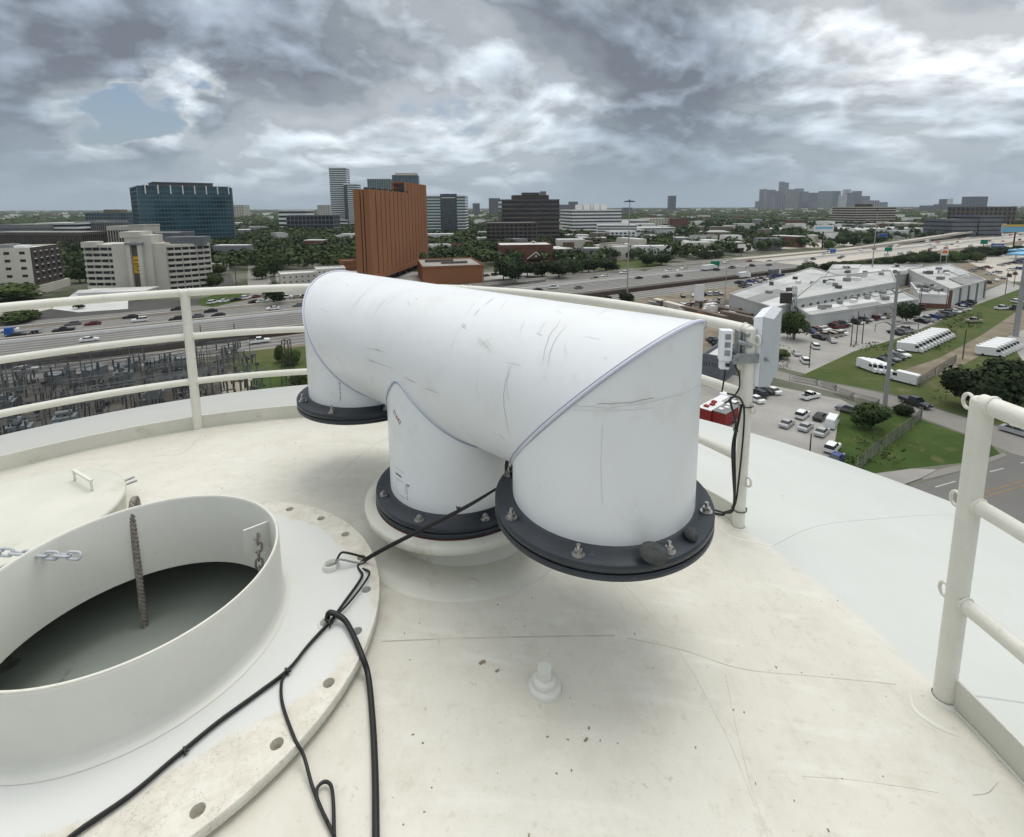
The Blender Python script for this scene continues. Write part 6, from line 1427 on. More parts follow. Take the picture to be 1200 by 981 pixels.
# freeway signs and billboards
def sign(xl, xr, y0, y1, base, m_, label, name='road_sign', cat='sign', post='darkpole', rot=0.0, posts=(.5,), txt=None, group=None, thick=.4):
    b = gp((xl + xr) / 2, base); a0 = onrow(xl, y1, b.y); a1 = onrow(xr, y0, b.y); w_ = abs(a1.x - a0.x); h0, h1 = a0.z, a1.z; t = empty(name, (b.x, b.y, 0), label, cat, group)
    mb = MB(); mb.box((b.x, b.y, (h0 + h1) / 2), (w_, thick, h1 - h0), rot); put(mb, 'panel', m_, t)
    mb = MB(); mb.box((b.x, b.y + .02, (h0 + h1) / 2), (w_ + .4, thick * .6, h1 - h0 + .4), rot); put(mb, 'panel_frame', 'white', t)
    for f in posts:
        x = b.x + (f - .5) * w_; mb = MB(); mb.cyl((x, b.y + .3, 0), (x, b.y + .3, h0), .28 if w_ < 12 else .6, seg=8); put(mb, 'post', post, t)
    return t, b, w_, h0, h1
sign(832, 843, 306, 311.5, 316, 'green_sign', 'green freeway sign over the far lanes at mid right', group='green freeway signs', posts=(.1, .9)); sign(1036, 1045, 290, 294.5, 298, 'green_sign', 'small green freeway sign in the pale stretch', group='green freeway signs'); sign(1148, 1157, 281, 286, 290, 'green_sign', 'green freeway sign farthest right', group='green freeway signs')
t, b, w_, h0, h1 = sign(952, 975, 264, 271.5, 292, 'white', 'white billboard on a thick dark post beyond the freeway', 'billboard', 'billboard'); 
mb = MB(); mb.box((b.x, b.y - .3, (h0 + h1) / 2 + .5), (w_ * .9, .1, (h1 - h0) * .35)); put(mb, 'picture', 'lightblue', t)
t, b, w_, h0, h1 = sign(1170, 1205, 263.5, 272, 292, 'lightblue', 'billboard with a yellow top stripe on a dark post at right edge', 'billboard', 'billboard'); mb = MB(); mb.box((b.x, b.y - .3, h1 - .7), (w_, .1, 1.6)); put(mb, 'stripe', 'yellow', t)
t, b, w_, h0, h1 = sign(1160, 1175, 285.5, 290, 297, 'blue_sign', 'blue shop sign with white lettering on a short post', 'shop_sign', 'sign')
mb = MB()
for k in range(7): mb.box((b.x - w_ * .36 + k * w_ * .12, b.y - .25, (h0 + h1) / 2), (w_ * .07, .08, (h1 - h0) * .35))
put(mb, 'sign_letters', 'white', t, kind='stuff')
t, b, w_, h0, h1 = sign(1101, 1110, 292, 299, 309, 'white', 'white petrol station sign with an orange shell emblem on twin posts', 'station_sign', 'sign', post='pole', posts=(.08, .92))
mb = MB(); n = 12; c = Vector((b.x, b.y - .3, h0 + (h1 - h0) * .30)); R_ = (h1 - h0) * .52; vs = [c] + [c + Vector((cos(pi * k / n) * R_ * (1.05 if k % 2 else .95), 0, sin(pi * k / n) * R_)) for k in range(n + 1)]; mb.add(vs, [(0, k + 1, k + 2) for k in range(n)]); put(mb, 'emblem', 'orange', t)
sign(1028, 1039, 274, 278, 284, 'blue_sign', 'small blue sign among the trees below the brown striped block', 'shop_sign', 'sign')
sign(864, 873, 286.5, 290.5, 300, 'white', 'small white roadside sign above the trees left of the billboard', 'shop_sign', 'sign')
t, b, w_, h0, h1 = sign(813, 824, 334, 352, 362, 'white', 'tall white pylon sign in the dirt yard', 'pylon_sign', 'sign', posts=(.2, .8)); 
for k, y_ in enumerate((295.5, 300.5)):
    p = gp(1203, y_ + 8); mb = MB(); mb.box((p.x, p.y, 6.5), (26, 14, 1.2), .5); t = empty('station_canopy', tuple(p), ['far', 'near'][k] + ' blue and white station canopy at the right edge', 'canopy'); put(mb, 'canopy_roof', 'lightblue', t)
    for sx in (-8, 8): mb = MB(); mb.cyl((p.x + sx, p.y, 0), (p.x + sx, p.y, 6), .35, seg=8); put(mb, 'column', 'white', t)
# white box unit of the lane guard: chain-link fences
M['mesh_fence'] = mat('weathered_fence_mesh', (.16, .155, .14), .9, .2, var=.3, vscale=1)
def fence(px, h, label, step=3.0, solid=True):
    P = [gp(*q) for q in px]; t = empty('chain_link_fence', tuple(P[0]), label, 'fence', 'chain-link fences'); mp_ = MB(); mm_ = MB()
    for a, b in zip(P, P[1:]):
        L_ = (b - a).length; n = max(1, int(L_ / step)); d = (b - a) / n; e = d.normalized(); nn2 = Vector((-e.y, e.x, 0)) * .02
        for k in range(n + 1):
            q = a + d * k; mb = MB(); mb.cyl(q, q + Vector((0, 0, h)), .05, seg=6); put(mb, 'post', 'pole', t)
        for z in (.1, h * .5, h): mm_.tube([a + Vector((0, 0, z)), b + Vector((0, 0, z))], .03, 4)
        s_ = .35; m = int(L_ / s_)
        for k in range(m):
            for sg in (1, -1):
                z0, z1 = (0, h) if sg > 0 else (h, 0); q0 = a + e * (k * s_); q1 = a + e * min(L_, k * s_ + h * .9)
                mm_.add([q0 + Vector((0, 0, z0)) - nn2, q0 + Vector((0, 0, z0)) + nn2 + e * .05, q1 + Vector((0, 0, z1)) + nn2 + e * .05, q1 + Vector((0, 0, z1)) - nn2], [(0, 1, 2, 3)])
    put(mm_, 'wire_mesh', 'mesh_fence', t, kind='stuff')
fence([(1004, 552), (1030, 530), (1068, 502), (1080, 490)], 2.2, 'chain-link fence running across the near lawn to the steel pole')
fence([(1074, 455), (1096, 440), (1120, 425)], 2.2, 'chain-link fence behind the white van on the grass')
fence([(978, 462), (1000, 470), (1030, 478)], 1.8, 'chain-link fence along the side street above the near lot')
fence([(925, 446), (958, 452), (980, 459)], 1.6, 'low rail fence at the street corner of the near lot', 4.0)

# ================================================================== 6. THE SUBSTATION
rr = random.Random(4)
M['sub'] = mat('substation_grey', (.15, .16, .16), .6, .4, var=.3, vscale=2); M['subd'] = mat('insulator_dark', (.055, .06, .065), .5, .4); M['subl'] = mat('transformer_tank', (.17, .19, .195), .6, .3)
def in_sub(u, v): return W(u, v)
sub = empty('electrical_substation', tuple(W(-42, 130)), 'dense electrical substation yard of steel frames below the left railing', 'substation')
su0, su1, sv0, sv1 = -92, 6, 106, 153
# portal gantries (each its own part)
for v in (108, 115, 122, 130, 139, 148):
    u = su0
    while u < su1:
        if rr.random() < .85:
            mb = MB(); a, b = W(u, v), W(u + 9, v); h = rr.choice([6.5, 8, 9.5]); 
            for q in (a, b):
                for s_ in (-.4, .4):
                    mb.tube([q + HV * s_, q + HV * s_ * .5 + Vector((0, 0, h))], .07, 4)
                for z in range(1, int(h)): mb.tube([q + HV * (-.35) + Vector((0, 0, z - .5)), q + HV * .35 + Vector((0, 0, z + .5))], .035, 3)
            for s_ in (-.3, .3):
                for dz2 in (0, .6): mb.tube([a + HV * s_ + Vector((0, 0, h + dz2)), b + HV * s_ + Vector((0, 0, h + dz2))], .055, 4)
            for k in range(9): mb.tube([a + HU * k - HV * .3 + Vector((0, 0, h)), a + HU * (k + .5) + HV * .3 + Vector((0, 0, h + .6)), a + HU * (k + 1) - HV * .3 + Vector((0, 0, h))], .03, 3)
            for k in range(3):
                q = a + HU * (2 + k * 2.5); mb.cyl(q + Vector((0, 0, h - 1.6)), q + Vector((0, 0, h)), .13, seg=6, mi=1)
            put(mb, 'gantry', ['sub', 'subd'], sub, kind='stuff')
        u += rr.uniform(10, 13)
# insulator stands and switches
mb0 = MB(); mb0.box((0, 0, 1.1), (.25, .25, 2.2)); mb0.box((0, 0, 2.3), (2.6, .3, .2))
for x in (-1.1, 0, 1.1):
    mb0.cyl((x, 0, 2.4), (x, 0, 4.0), .12, .09, 6, mi=1)
    for k in range(5): mb0.cyl((x, 0, 2.55 + k * .28), (x, 0, 2.65 + k * .28), .2, seg=6, mi=1)
mb0.box((0, 0, 4.05), (2.8, .08, .08)); stand = mb0.mesh('insulator_stand', ['sub', 'subd'])
mb0 = MB(); mb0.box((0, 0, 1.5), (2.6, 1.8, 2.4)); mb0.box((0, 1.2, 1.4), (2.2, .5, 1.8)); mb0.box((0, -1.2, 1.4), (2.2, .5, 1.8)); mb0.cyl((-.9, 0, 3.2), (.9, 0, 3.2), .35, seg=8)
for x in (-.8, 0, .8): mb0.cyl((x, .3, 2.7), (x, .5, 4.2), .14, .08, 6, mi=1)
trf = mb0.mesh('transformer', ['subl', 'subd'])
mb0 = MB(); mb0.box((0, 0, 1), (.9, .7, 2.0)); cab_ = mb0.mesh('switch_cabinet', ['sub'])
n_s = 0
for k in range(240):
    u, v = rr.uniform(su0, su1 + 2), rr.uniform(sv0 - 4, sv1 + 2); p = W(u, v); link_mesh('insulator_stand', stand, sub, tuple(p - ORG[sub.name]), (0, 0, HA + rr.choice([0, pi / 2]) + rr.uniform(-.03, .03)), (1, 1, rr.uniform(.8, 1.3)))
for k in range(14):
    u, v = su0 + 6 + k * 6.3 + rr.uniform(-1, 1), rr.choice([117, 126, 134.5, 144]); p = W(u, v); link_mesh('transformer', trf, sub, tuple(p - ORG[sub.name]), (0, 0, HA + rr.choice([0, pi / 2])), (1.25, 1.25, 1.25))
for k in range(26):
    p = W(rr.uniform(su0, su1), rr.uniform(sv0, sv1)); link_mesh('switch_cabinet', cab_, sub, tuple(p - ORG[sub.name]), (0, 0, HA))
mb = MB()
for v in (111, 114, 116, 119.5, 123, 127, 129, 132.5, 136, 140, 143, 147, 150):
    for dv in (0, .9, 1.8):
        z = rr.uniform(6, 8); n = 16; mb.tube([W(su0 + (su1 - su0) * k / n, v + dv, z - .5 * sin(pi * ((k / n * 8) % 1))) for k in range(n + 1)], .045, 3)
for k in range(30):
    u = rr.uniform(su0, su1); v = rr.uniform(sv0, sv1 - 12); mb.tube([W(u, v, rr.uniform(4, 7)), W(u + rr.uniform(-2, 2), v + 5, 5.5), W(u + rr.uniform(-3, 3), v + 12, rr.uniform(6, 9))], .04, 3)
put(mb, 'bus_wires', 'subd', sub, kind='stuff')
ctl = MB(); p = W(-38, 122); ctl.box((p.x, p.y, 1.8), (9, 4, 3.6), HA); put(ctl, 'control_house', 'roofd', sub)
for k, (u, v) in enumerate(((-30, 154), (-24, 154.4), (-18, 154), (-12, 154.3), (-6, 154))):
    p = W(u, v); mb = MB(); mb.box((p.x, p.y, 1.2), (4.6, 2.4, 2.2), HA + .9); mb.box((p.x, p.y, 2.4), (4.8, 2.6, .15), HA + .9); put(mb, 'switchgear_box', 'subl', sub)
mb = MB(); rr = random.Random(91)
for k in range(700):
    p = W(rr.uniform(su0, su1 + 4), rr.uniform(sv0 - 4, sv1 + 4)); s_ = rr.uniform(.2, .9)
    if k % 2: mb.box((p.x, p.y, s_ * .5), (s_, s_ * .8, s_), rr.uniform(0, 3), 0)
    else: mb.tube([p, p + Vector((0, 0, rr.uniform(1.5, 4.5)))], rr.uniform(.06, .14), 4)
put(mb, 'small_fittings', 'subd', sub, kind='stuff')
fence([(-80, 455), (60, 434), (200, 423), (262, 418)], 2.2, 'chain-link fence between the substation and the frontage road', 6)

# clutter of the dirt yard behind the top rail
rr = random.Random(31); yard = ['brown', 'roofb', 'white', 'grey', 'brick', 'darkbrown', 'beige', 'darkbrown', 'terracotta']
for k in range(64):
    x = rr.uniform(745, 872); y = rr.uniform(356, 398)
    if y > 372 + (872 - x) * .25: y = rr.uniform(356, 374)
    p = gp(x, y); w_, d_, h_ = rr.uniform(1.5, 6), rr.uniform(1.2, 2.4), rr.uniform(.8, 2.6); a = HA + rr.choice([0, pi / 2]) + rr.uniform(-.2, .2); mb = MB(); mb.box((p.x, p.y, h_ / 2), (w_, d_, h_), a)
    c_ = rr.choice(yard); q = mb.box((p.x, p.y, h_ + .08), (w_ * .9, d_ * .8, .16), a, 1)
    put(mb, 'storage_crate', [c_, rr.choice(['trailer', 'roofg', 'roofb'])], None, '%s crate or container in the cluttered yard behind the top rail' % {'roofb': 'brownish', 'darkbrown': 'dark brown', 'terracotta': 'rusty orange', 'brick': 'dull red'}.get(c_, c_), 'crate', 'crates in the yard', org=(p.x, p.y, 0))
for k, (xa, ya, xb, yb, m_) in enumerate(((768, 357, 800, 366, 'cream'), (800, 366, 850, 379, 'roofb'), (846, 372, 905, 386, 'roofb'), (840, 366, 880, 376, 'brown'))):
    a, b = gp(xa, ya), gp(xb, yb); d = b - a; mb = MB(); mb.box(((a.x + b.x) / 2, (a.y + b.y) / 2, 1.3), (d.length, 2.4, 2.6), atan2(d.y, d.x)); put(mb, 'long_shed', m_, None, ['cream low shed at the left of the cluttered yard', 'brown low rack in the middle of the cluttered yard', 'brown rack along the foot of the blank shed', 'second brown rack above the one at the blank shed'][k], 'shed', org=(a.x, a.y, 0))

# ================================================================== 7. TREES
def tree_mesh(seed, n=900, lobes=9, leaf=.75, flat=1.0):
    rr = random.Random(seed); mb = MB(); L = []
    for k in range(lobes):
        a = rr.uniform(0, 2 * pi); r = rr.uniform(.0, .30); L.append((r * cos(a), r * sin(a), rr.uniform(.30, .70), rr.uniform(.18, .31)))
    for k in range(n):
        x, y, z, r = rr.choice(L); th = rr.uniform(0, 2 * pi); ph = math.acos(rr.uniform(-.75, 1)); q = r * rr.uniform(.72, 1.06)
        c = Vector((x + q * sin(ph) * cos(th), y + q * sin(ph) * sin(th), z + q * cos(ph) * flat))
        nrm_ = (Vector((sin(ph) * cos(th), sin(ph) * sin(th), cos(ph))) + Vector((rr.uniform(-.6, .6), rr.uniform(-.6, .6), rr.uniform(-.4, .6)))).normalized(); a = nrm_.orthogonal().normalized(); b = nrm_.cross(a); s_ = leaf * .05 * rr.uniform(.6, 1.5)
        t_ = rr.uniform(0, 2 * pi); a, b = a * cos(t_) + b * sin(t_), b * cos(t_) - a * sin(t_)
        mb.add([c - a * s_ - b * s_ * .7, c + a * s_ - b * s_ * .5, c + a * s_ * .8 + b * s_, c - a * s_ * .7 + b * s_ * .8], [(0, 1, 2, 3)])
    tr = MB(); tr.cyl((0, 0, 0), (0, 0, .42), .028, .016, 7)
    for k in range(5):
        a = 2 * pi * k / 5 + rr.uniform(-.4, .4); x, y, z, r = L[k % lobes]; tr.tube([(0, 0, .22 + .03 * k), (x * .5, y * .5, .36), (x, y, z - .05)], [.014, .010, .005], 5)
    return mb, tr
TM = []
for s_ in range(5):
    c_, t_ = tree_mesh(100 + s_, 2600, 12 + s_, .62); TM.append((c_, t_.mesh('trunk', ['bark'])))
TMD = {}
def crown_of(i, leafk):
    if (i, leafk) not in TMD: TMD[(i, leafk)] = TM[i][0].mesh('crown', [leafk])
    return TMD[(i, leafk)]
def tree(p, h, w_, leafk, label, group, rnd):
    t = empty('tree', (p[0], p[1], 0), label, 'tree', group, rnd.uniform(0, 6.28)); t.scale = (w_ / .95, w_ / .95, h); i = rnd.randrange(5)
    link_mesh('crown', crown_of(i, leafk), t); link_mesh('trunk', TM[i][1], t); return t
rt = random.Random(77)
# singled-out trees: foot pixel, top pixel, width in pixels
IT = [(1138, 480, 424, 62, 'leafd', 'big dark tree standing right of the long dirt track'), (1168, 484, 426, 60, 'leafd', 'front middle part of the big dark tree clump right of the track'), (1182, 468, 414, 56, 'leafd', 'right half companion of the big dark tree'), (1020, 503, 470, 40, 'leaf', 'round bush at the corner of the near lot beside the steel pole'), (1060, 486, 473, 26, 'leafd', 'low scrub by the street right of the steel pole'), (930, 398, 362, 34, 'leaf', 'leafy tree before the shed right of the lattice sign tower'),
      (915, 420, 408, 22, 'leaf2', 'small pale shrub on the small lot'), (1062, 378, 354, 26, 'leafd', 'dark palm-like tree before the lower shed wall'), (1072, 372, 356, 16, 'leafd', 'smaller dark tree right of the palm-like tree'), (733, 358, 341, 20, 'leafd', 'round dark tree at the foot of the light mast'), (708, 353, 345, 18, 'leafd', 'dark shrubs left of the light mast foot'), (696, 352, 346, 12, 'leafd', 'small shrub farther left of the light mast'),
      (322, 356, 330, 26, 'leafd', 'dark round tree left of the pipe end by the street'), (20, 378, 362, 44, 'leaf2', 'pale green tree at the left edge below the cream block'), (36, 374, 362, 26, 'leaf', 'darker tree right of the pale green one at the left edge'), (12, 352, 332, 60, 'leaf2', 'broad olive tree in front of the cream block'), (92, 362, 354, 12, 'leaf', 'small shrub by the hotel drive'),
      (328, 425, 402, 14, 'leaf2', 'yellow-green slim tree between the left rails beside the pylon'), (342, 428, 408, 26, 'leaf2', 'second yellow-green tree beside the pylon'), (352, 455, 430, 26, 'leaf2', 'bush below the pylon beside the vent'), (604, 332, 302, 30, 'leafd', 'dark oak left in the line by the brick school'), (590, 328, 302, 26, 'leafd', 'dark oak nearest the brown deck'), (618, 324, 304, 24, 'leafd', 'dark oak in front of the school gable'), (636, 325, 304, 26, 'leafd', 'dark oak right of the school gable'),
      (655, 326, 303, 28, 'leafd', 'dark oak fifth in the line'), (672, 322, 301, 28, 'leafd', 'dark oak sixth in the line'), (690, 320, 302, 28, 'leafd', 'dark oak seventh in the line'), (710, 318, 301, 30, 'leafd', 'dark oak at the left edge of the green field'), (675, 304, 290, 24, 'leafd', 'tall oak behind the line by the green field'), (758, 312, 296, 24, 'leafd', 'dark tree right of the green field'), (775, 311, 296, 26, 'leafd', 'dark tree second right of the green field'), (826, 303, 293, 24, 'leafd', 'dark clump by the freeway near the green sign'), (840, 302, 292, 20, 'leafd', 'dark clump right of the previous by the green sign')]
for x, y, ty, wpx, lk, lab in IT:
    p = gp(x, y); d = ray(x, ty); h = H + d.z * (p.y / d.y); w_ = wpx * p.y * 1.02 / 598; tree(p, max(h, 1.5), w_, lk, lab, 'single trees', rt)
# rows and groups of nearer trees
def grove(px_poly, n, hr, wr, leafs, where, group):
    P = [gp(*q) for q in px_poly]; xs = [p.x for p in P]; ys = [p.y for p in P]; k = 0; g_ = 0
    names = {'leafd': 'dark', 'leaf': 'mid green', 'leaf2': 'bright green'}
    while k < n and g_ < n * 60:
        g_ += 1; x, y = rt.uniform(min(xs), max(xs)), rt.uniform(min(ys), max(ys)); c = False; j = len(P) - 1
        for i in range(len(P)):
            if (P[i].y > y) != (P[j].y > y) and x < (P[j].x - P[i].x) * (y - P[i].y) / (P[j].y - P[i].y) + P[i].x: c = not c
            j = i
        if not c: continue
        k += 1; lk = rt.choice(leafs); h = rt.uniform(*hr); tree((x, y), h, rt.uniform(*wr), lk, '%s %s tree %s' % ('tall' if h > (hr[0] + hr[1]) / 2 else 'low', names[lk], where), group, rt)
grove([(74, 340), (74, 290), (118, 290), (108, 340)], 16, (9, 16), (9, 14), ['leafd', 'leafd', 'leaf'], 'between the cream block and the hotel', 'trees between cream block and hotel')
grove([(240, 316), (241, 292), (292, 288), (290, 318)], 14, (8, 13), (8, 12), ['leafd', 'leaf'], 'below the glass slab', 'trees below the glass slab')
grove([(240, 345), (240, 322), (268, 318), (290, 340)], 7, (5, 8), (5, 8), ['leaf2', 'leaf'], 'right of the hotel', 'trees right of the hotel')
grove([(306, 330), (304, 292), (350, 290), (342, 326)], 15, (9, 14), (9, 13), ['leafd', 'leaf'], 'along the straight street at left', 'trees along the straight street')
grove([(350, 312), (350, 292), (420, 290), (420, 308)], 18, (8, 13), (8, 13), ['leafd', 'leaf'], 'behind the brown roofed rows', 'trees behind the brown roofed rows')
grove([(505, 297), (505, 288), (700, 284), (700, 290)], 26, (8, 13), (10, 15), ['leafd', 'leaf'], 'before the dark and striped offices', 'trees before the offices')
grove([(700, 300), (705, 289), (900, 278), (910, 292), (830, 300), (760, 304)], 36, (7, 11), (10, 14), ['leaf2', 'leaf', 'leaf2'], 'in the bright green belt beyond the freeway', 'bright tree belt beyond the freeway')
grove([(900, 298), (900, 282), (990, 278), (1040, 284), (990, 294)], 22, (8, 12), (10, 14), ['leaf', 'leafd', 'leaf2'], 'beyond the freeway near the billboard', 'trees near the billboard')
grove([(1050, 287), (1000, 290), (965, 284), (1000, 276), (1090, 274)], 12, (7, 10), (9, 13), ['leaf', 'leafd'], 'below the brown striped block', 'trees below the brown striped block')
# hedge-like line along the freeway behind the sheds
for k in range(30):
    u = 300 + k * 9.5; p = W(u, 167 + rt.uniform(-5, 3) - k * .9); tree(p, rt.uniform(5, 8), rt.uniform(8, 11), rt.choice(['leafd', 'leafd', 'leaf']), ('taller' if k % 2 else 'lower') + ' dark tree in the line between the sheds and the freeway', 'tree line along the freeway', rt)
for k in range(10):
    p = gp(1068 + k * 8.5, 306 + rt.uniform(-2, 2)); tree(p, rt.uniform(6, 9), rt.uniform(8, 12), rt.choice(['leaf2', 'leaf']), 'green tree around the petrol station sign', 'trees around the station sign', rt)
for k in range(7):
    p = gp(1140 + k * 8.5, 296 + rt.uniform(-1, 2)); tree(p, rt.uniform(5, 8), rt.uniform(7, 10), 'leafd', 'dark tree around the blue shop sign', 'trees around the blue sign', rt)
# scrub on the near grass
mb = MB(); rr = random.Random(9)
for (x0, x1, y0, y1, n) in ((1060, 1120, 388, 412, 160), (1000, 1060, 402, 412, 90), (1000, 1060, 515, 548, 50), (1100, 1150, 368, 385, 200), (985, 1000, 535, 555, 40), (885, 925, 405, 432, 120), (1090, 1180, 430, 470, 120), (880, 905, 440, 456, 80)):
    for k in range(n):
        p = gp(rr.uniform(x0, x1), rr.uniform(y0, y1)); s_ = rr.uniform(.12, .34)
        for q in range(3):
            c = p + Vector((rr.uniform(-.6, .6), rr.uniform(-.6, .6), rr.uniform(.1, 1.0) * s_ * 2)); a = Vector((rr.uniform(-1, 1), rr.uniform(-1, 1), rr.uniform(-.3, .3))).normalized() * s_; b = Vector((rr.uniform(-.5, .5), rr.uniform(-.5, .5), 1)).normalized() * s_; mb.add([c - a, c + a, c + b], [(0, 1, 2)])
put(mb, 'weeds', 'leaf2', kind='stuff', label='tufts of weeds and scrub in the grass by the side street', cat='weeds')

# the far wooded city: one mass of crowns
M['forest'] = mat('far_canopy', (.028, .048, .019), .8, .1, vscale=.02, col2=(.060, .084, .032), dirt=((.022, .036, .018), .05, .5, .7))
rr = random.Random(15)
ICO = []
bm = bmesh.new(); bmesh.ops.create_icosphere(bm, subdivisions=1, radius=1); ICOV = [v.co.copy() for v in bm.verts]; ICOF = [tuple(v.index for v in f.verts) for f in bm.faces if sum(v.co.z for v in f.verts) > -1.2]; bm.free()
def blocked(x, y):
    p = Vector((x, y, 0)); u, v = p.dot(HU), p.dot(HV)
    if 150 < v < 254: return True
    if v < 150: return True
    return False
mb = MB(); cnt = 0
def crown_blob(x, y, h, w_):
    o = len(mb.v); rot = rr.uniform(0, 6.28); c_, s_ = cos(rot), sin(rot)
    for v in ICOV:
        k = rr.uniform(.72, 1.2); vx, vy = v.x * c_ - v.y * s_, v.x * s_ + v.y * c_; mb.v.append((x + vx * w_ * .5 * k, y + vy * w_ * .5 * k, h * .5 + v.z * h * .5 * k))
    for f in ICOF: mb.f.append((f[0] + o, f[1] + o, f[2] + o)); mb.m.append(0); mb.sm.append(False)
def crown_leafy(x, y, h, w_):
    n = 34 if y < 650 else 22; s0 = (1.15 if y < 650 else 1.6)
    lb_ = [(rr.uniform(-.22, .22) * w_, rr.uniform(-.22, .22) * w_, rr.uniform(.45, .7) * h, rr.uniform(.22, .36)) for _ in range(4)]
    for _ in range(n):
        lx, ly, lz, lr = rr.choice(lb_); th = rr.uniform(0, 2 * pi); cz = rr.uniform(-.5, 1); sz = sqrt(1 - cz * cz)
        c = Vector((x + lx + lr * w_ * sz * cos(th), y + ly + lr * w_ * sz * sin(th), lz + lr * h * 1.0 * cz))
        nn_ = Vector((sz * cos(th) + rr.uniform(-.5, .5), sz * sin(th) + rr.uniform(-.5, .5), cz + rr.uniform(-.2, .5))).normalized(); a = nn_.orthogonal().normalized(); b = nn_.cross(a); k = s0 * rr.uniform(.6, 1.4)
        o = len(mb.v); mb.v += [tuple(c - a * k - b * k * .7), tuple(c + a * k - b * k * .6), tuple(c + a * k * .7 + b * k), tuple(c - a * k * .8 + b * k * .8)]; mb.f.append((o, o + 1, o + 2, o + 3)); mb.m.append(0); mb.sm.append(False)
N_F = 19000
while cnt < N_F:
    # density falls with distance; uniform in picture rows
    t_ = rr.random(); Y = 330 * (8200 / 330) ** (t_ ** .92); px_ = rr.uniform(-90, 1290); d = ray(px_, 247); x = d.x / d.y * Y
    if blocked(x, Y): cnt += 1; continue
    # clearings: noise-like rejection
    q = sin(x * .011 + 1.3) * sin(Y * .008 + x * .004) + .5 * sin(x * .037 + Y * .021)
    if px_ > 640 and Y < 900 and rr.random() < .55: cnt += 1; continue
    if q > .75 and rr.random() < .8: cnt += 1; continue
    sc = 1 + max(0, (Y - 1500)) / 2600
    if Y < 1150: crown_leafy(x, Y, rr.uniform(7, 12), rr.uniform(8, 15)); cnt += 1; continue
    crown_blob(x, Y, rr.uniform(8, 15) * (1 + .18 * (sc - 1)), rr.uniform(10, 19) * sc); cnt += 1
for k in range(3600):
    Y = 390 * (1400 / 390) ** rr.random(); px_ = rr.uniform(225, 620); d = ray(px_, 247); x = d.x / d.y * Y
    if blocked(x, Y) or abs(px_ - 298 - (Y - 400) * -.01) < 5 or (415 < px_ < 510 and Y < 420): continue
    crown_leafy(x, Y, rr.uniform(7, 12), rr.uniform(9, 15))
put(mb, 'distant_forest', 'forest', kind='stuff', label='wooded city stretching to the horizon', cat='forest')
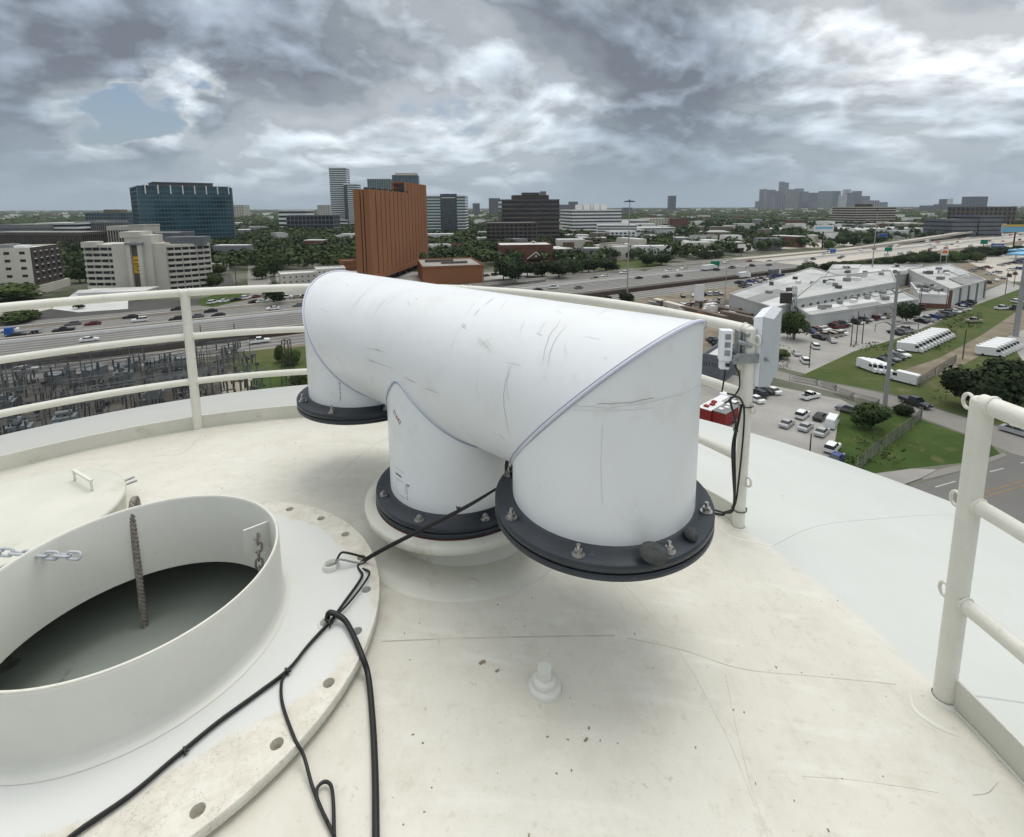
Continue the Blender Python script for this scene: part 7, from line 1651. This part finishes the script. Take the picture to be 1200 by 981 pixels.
# houses scattered in it (largest as things, the rest as one mass)
rr = random.Random(41); hcols = ['white', 'cream', 'roofw', 'beige', 'brick', 'roofb', 'grey', 'white']; nm_ = {'roofw': 'pale', 'roofb': 'brown roofed', 'brick': 'brick'}
mbh = MB()
for k in range(640):
    t_ = rr.random() ** 1.2; Y = 380 * (5200 / 380) ** t_; px_ = rr.uniform(-20, 1230); d = ray(px_, 247); x = d.x / d.y * Y
    p = Vector((x, Y, 0)); v = p.dot(HV)
    if v < 275 or (px_ < 600 and Y < 1500 and rr.random() < .8): continue
    w_, d_, h_ = rr.uniform(9, 26) * (1 + Y / 3000), rr.uniform(8, 16), rr.uniform(6, 12) * (1 + Y / 5000); a = rr.choice([HA, HA + pi / 2, 0, 0]) + rr.uniform(-.1, .1); c_ = rr.choice(hcols)
    big = k < 170
    tgt = MB() if big else mbh; mi = 0 if big else hcols.index(c_)
    tgt.box((x, Y, h_ / 2), (w_, d_, h_), a, mi); tgt.box((x, Y, h_ + .25), (w_ * .97, d_ * .97, .5), a, 1 if big else (2 if rr.random() < .5 else 6))
    if big:
        lr = 'left' if px_ < 500 else 'middle' if px_ < 800 else 'right'
        t = empty('far_building', (x, Y, 0), '%s low building among the distant trees in the %s background' % (nm_.get(c_, c_), lr), 'building', 'small buildings among the distant trees')
        m1 = MB(); m1.box((x, Y, h_ / 2), (w_, d_, h_), a); put(m1, 'wall', c_, t); m1 = MB(); m1.box((x, Y, h_ + .25), (w_ * .97, d_ * .97, .5), a); put(m1, 'roof', rr.choice(['roofw', 'roofw', 'roofg', 'roofb']), t)
put(mbh, 'distant_roofs', hcols, kind='stuff', label='pale low roofs scattered through the far woods', cat='buildings')

# ================================================================== 8. HAZE
def haze():
    top = 620; x0, x1, y0, y1 = -16100, 16100, -1600, 16100
    mb = MB(); mb.box(((x0 + x1) / 2, (y0 + y1) / 2, (top - 1) / 2), (x1 - x0, y1 - y0, top + 1)); mm = bpy.data.materials.new('haze_air'); mm.use_nodes = True; t = mm.node_tree; t.nodes.clear()
    o = t.nodes.new('ShaderNodeOutputMaterial'); v = t.nodes.new('ShaderNodeVolumePrincipled'); v.inputs['Color'].default_value = (.80, .88, .98, 1); v.inputs['Density'].default_value = HAZE_DENS; v.inputs['Anisotropy'].default_value = .1
    t.links.new(v.outputs[0], o.inputs['Volume']); M['haze'] = mm; put(mb, 'haze', 'haze', kind='stuff', label='thin bluish haze over the city', cat='haze')
HAZE_DENS = .000045
haze()

# ------------------------------------------------------------------ labels of look-alikes: say where each stands in its row
def finish_labels():
    units = ['', 'first', 'second', 'third', 'fourth', 'fifth', 'sixth', 'seventh', 'eighth', 'ninth', 'tenth', 'eleventh', 'twelfth', 'thirteenth', 'fourteenth', 'fifteenth', 'sixteenth', 'seventeenth', 'eighteenth', 'nineteenth']
    tens = {20: 'twenti', 30: 'thirti'}; tw = {20: 'twenty', 30: 'thirty'}
    def ordw(n):
        if n < 20: return units[n]
        t_ = n // 10 * 10; return tens[t_] + 'eth' if n % 10 == 0 else tw[t_] + '-' + units[n % 10]
    by = {}
    for o in COL.objects:
        if o.get('label') and o.get('category'): by.setdefault((o['label']), []).append(o)
    for lab, os_ in by.items():
        if 1 < len(os_) < 40 and len(lab.split()) <= 13:
            os_.sort(key=lambda o: o.location.x / max(1, o.location.y))
            for k, o in enumerate(os_): o['label'] = lab + ', ' + (ordw(k + 1) + ' from left')
finish_labels()
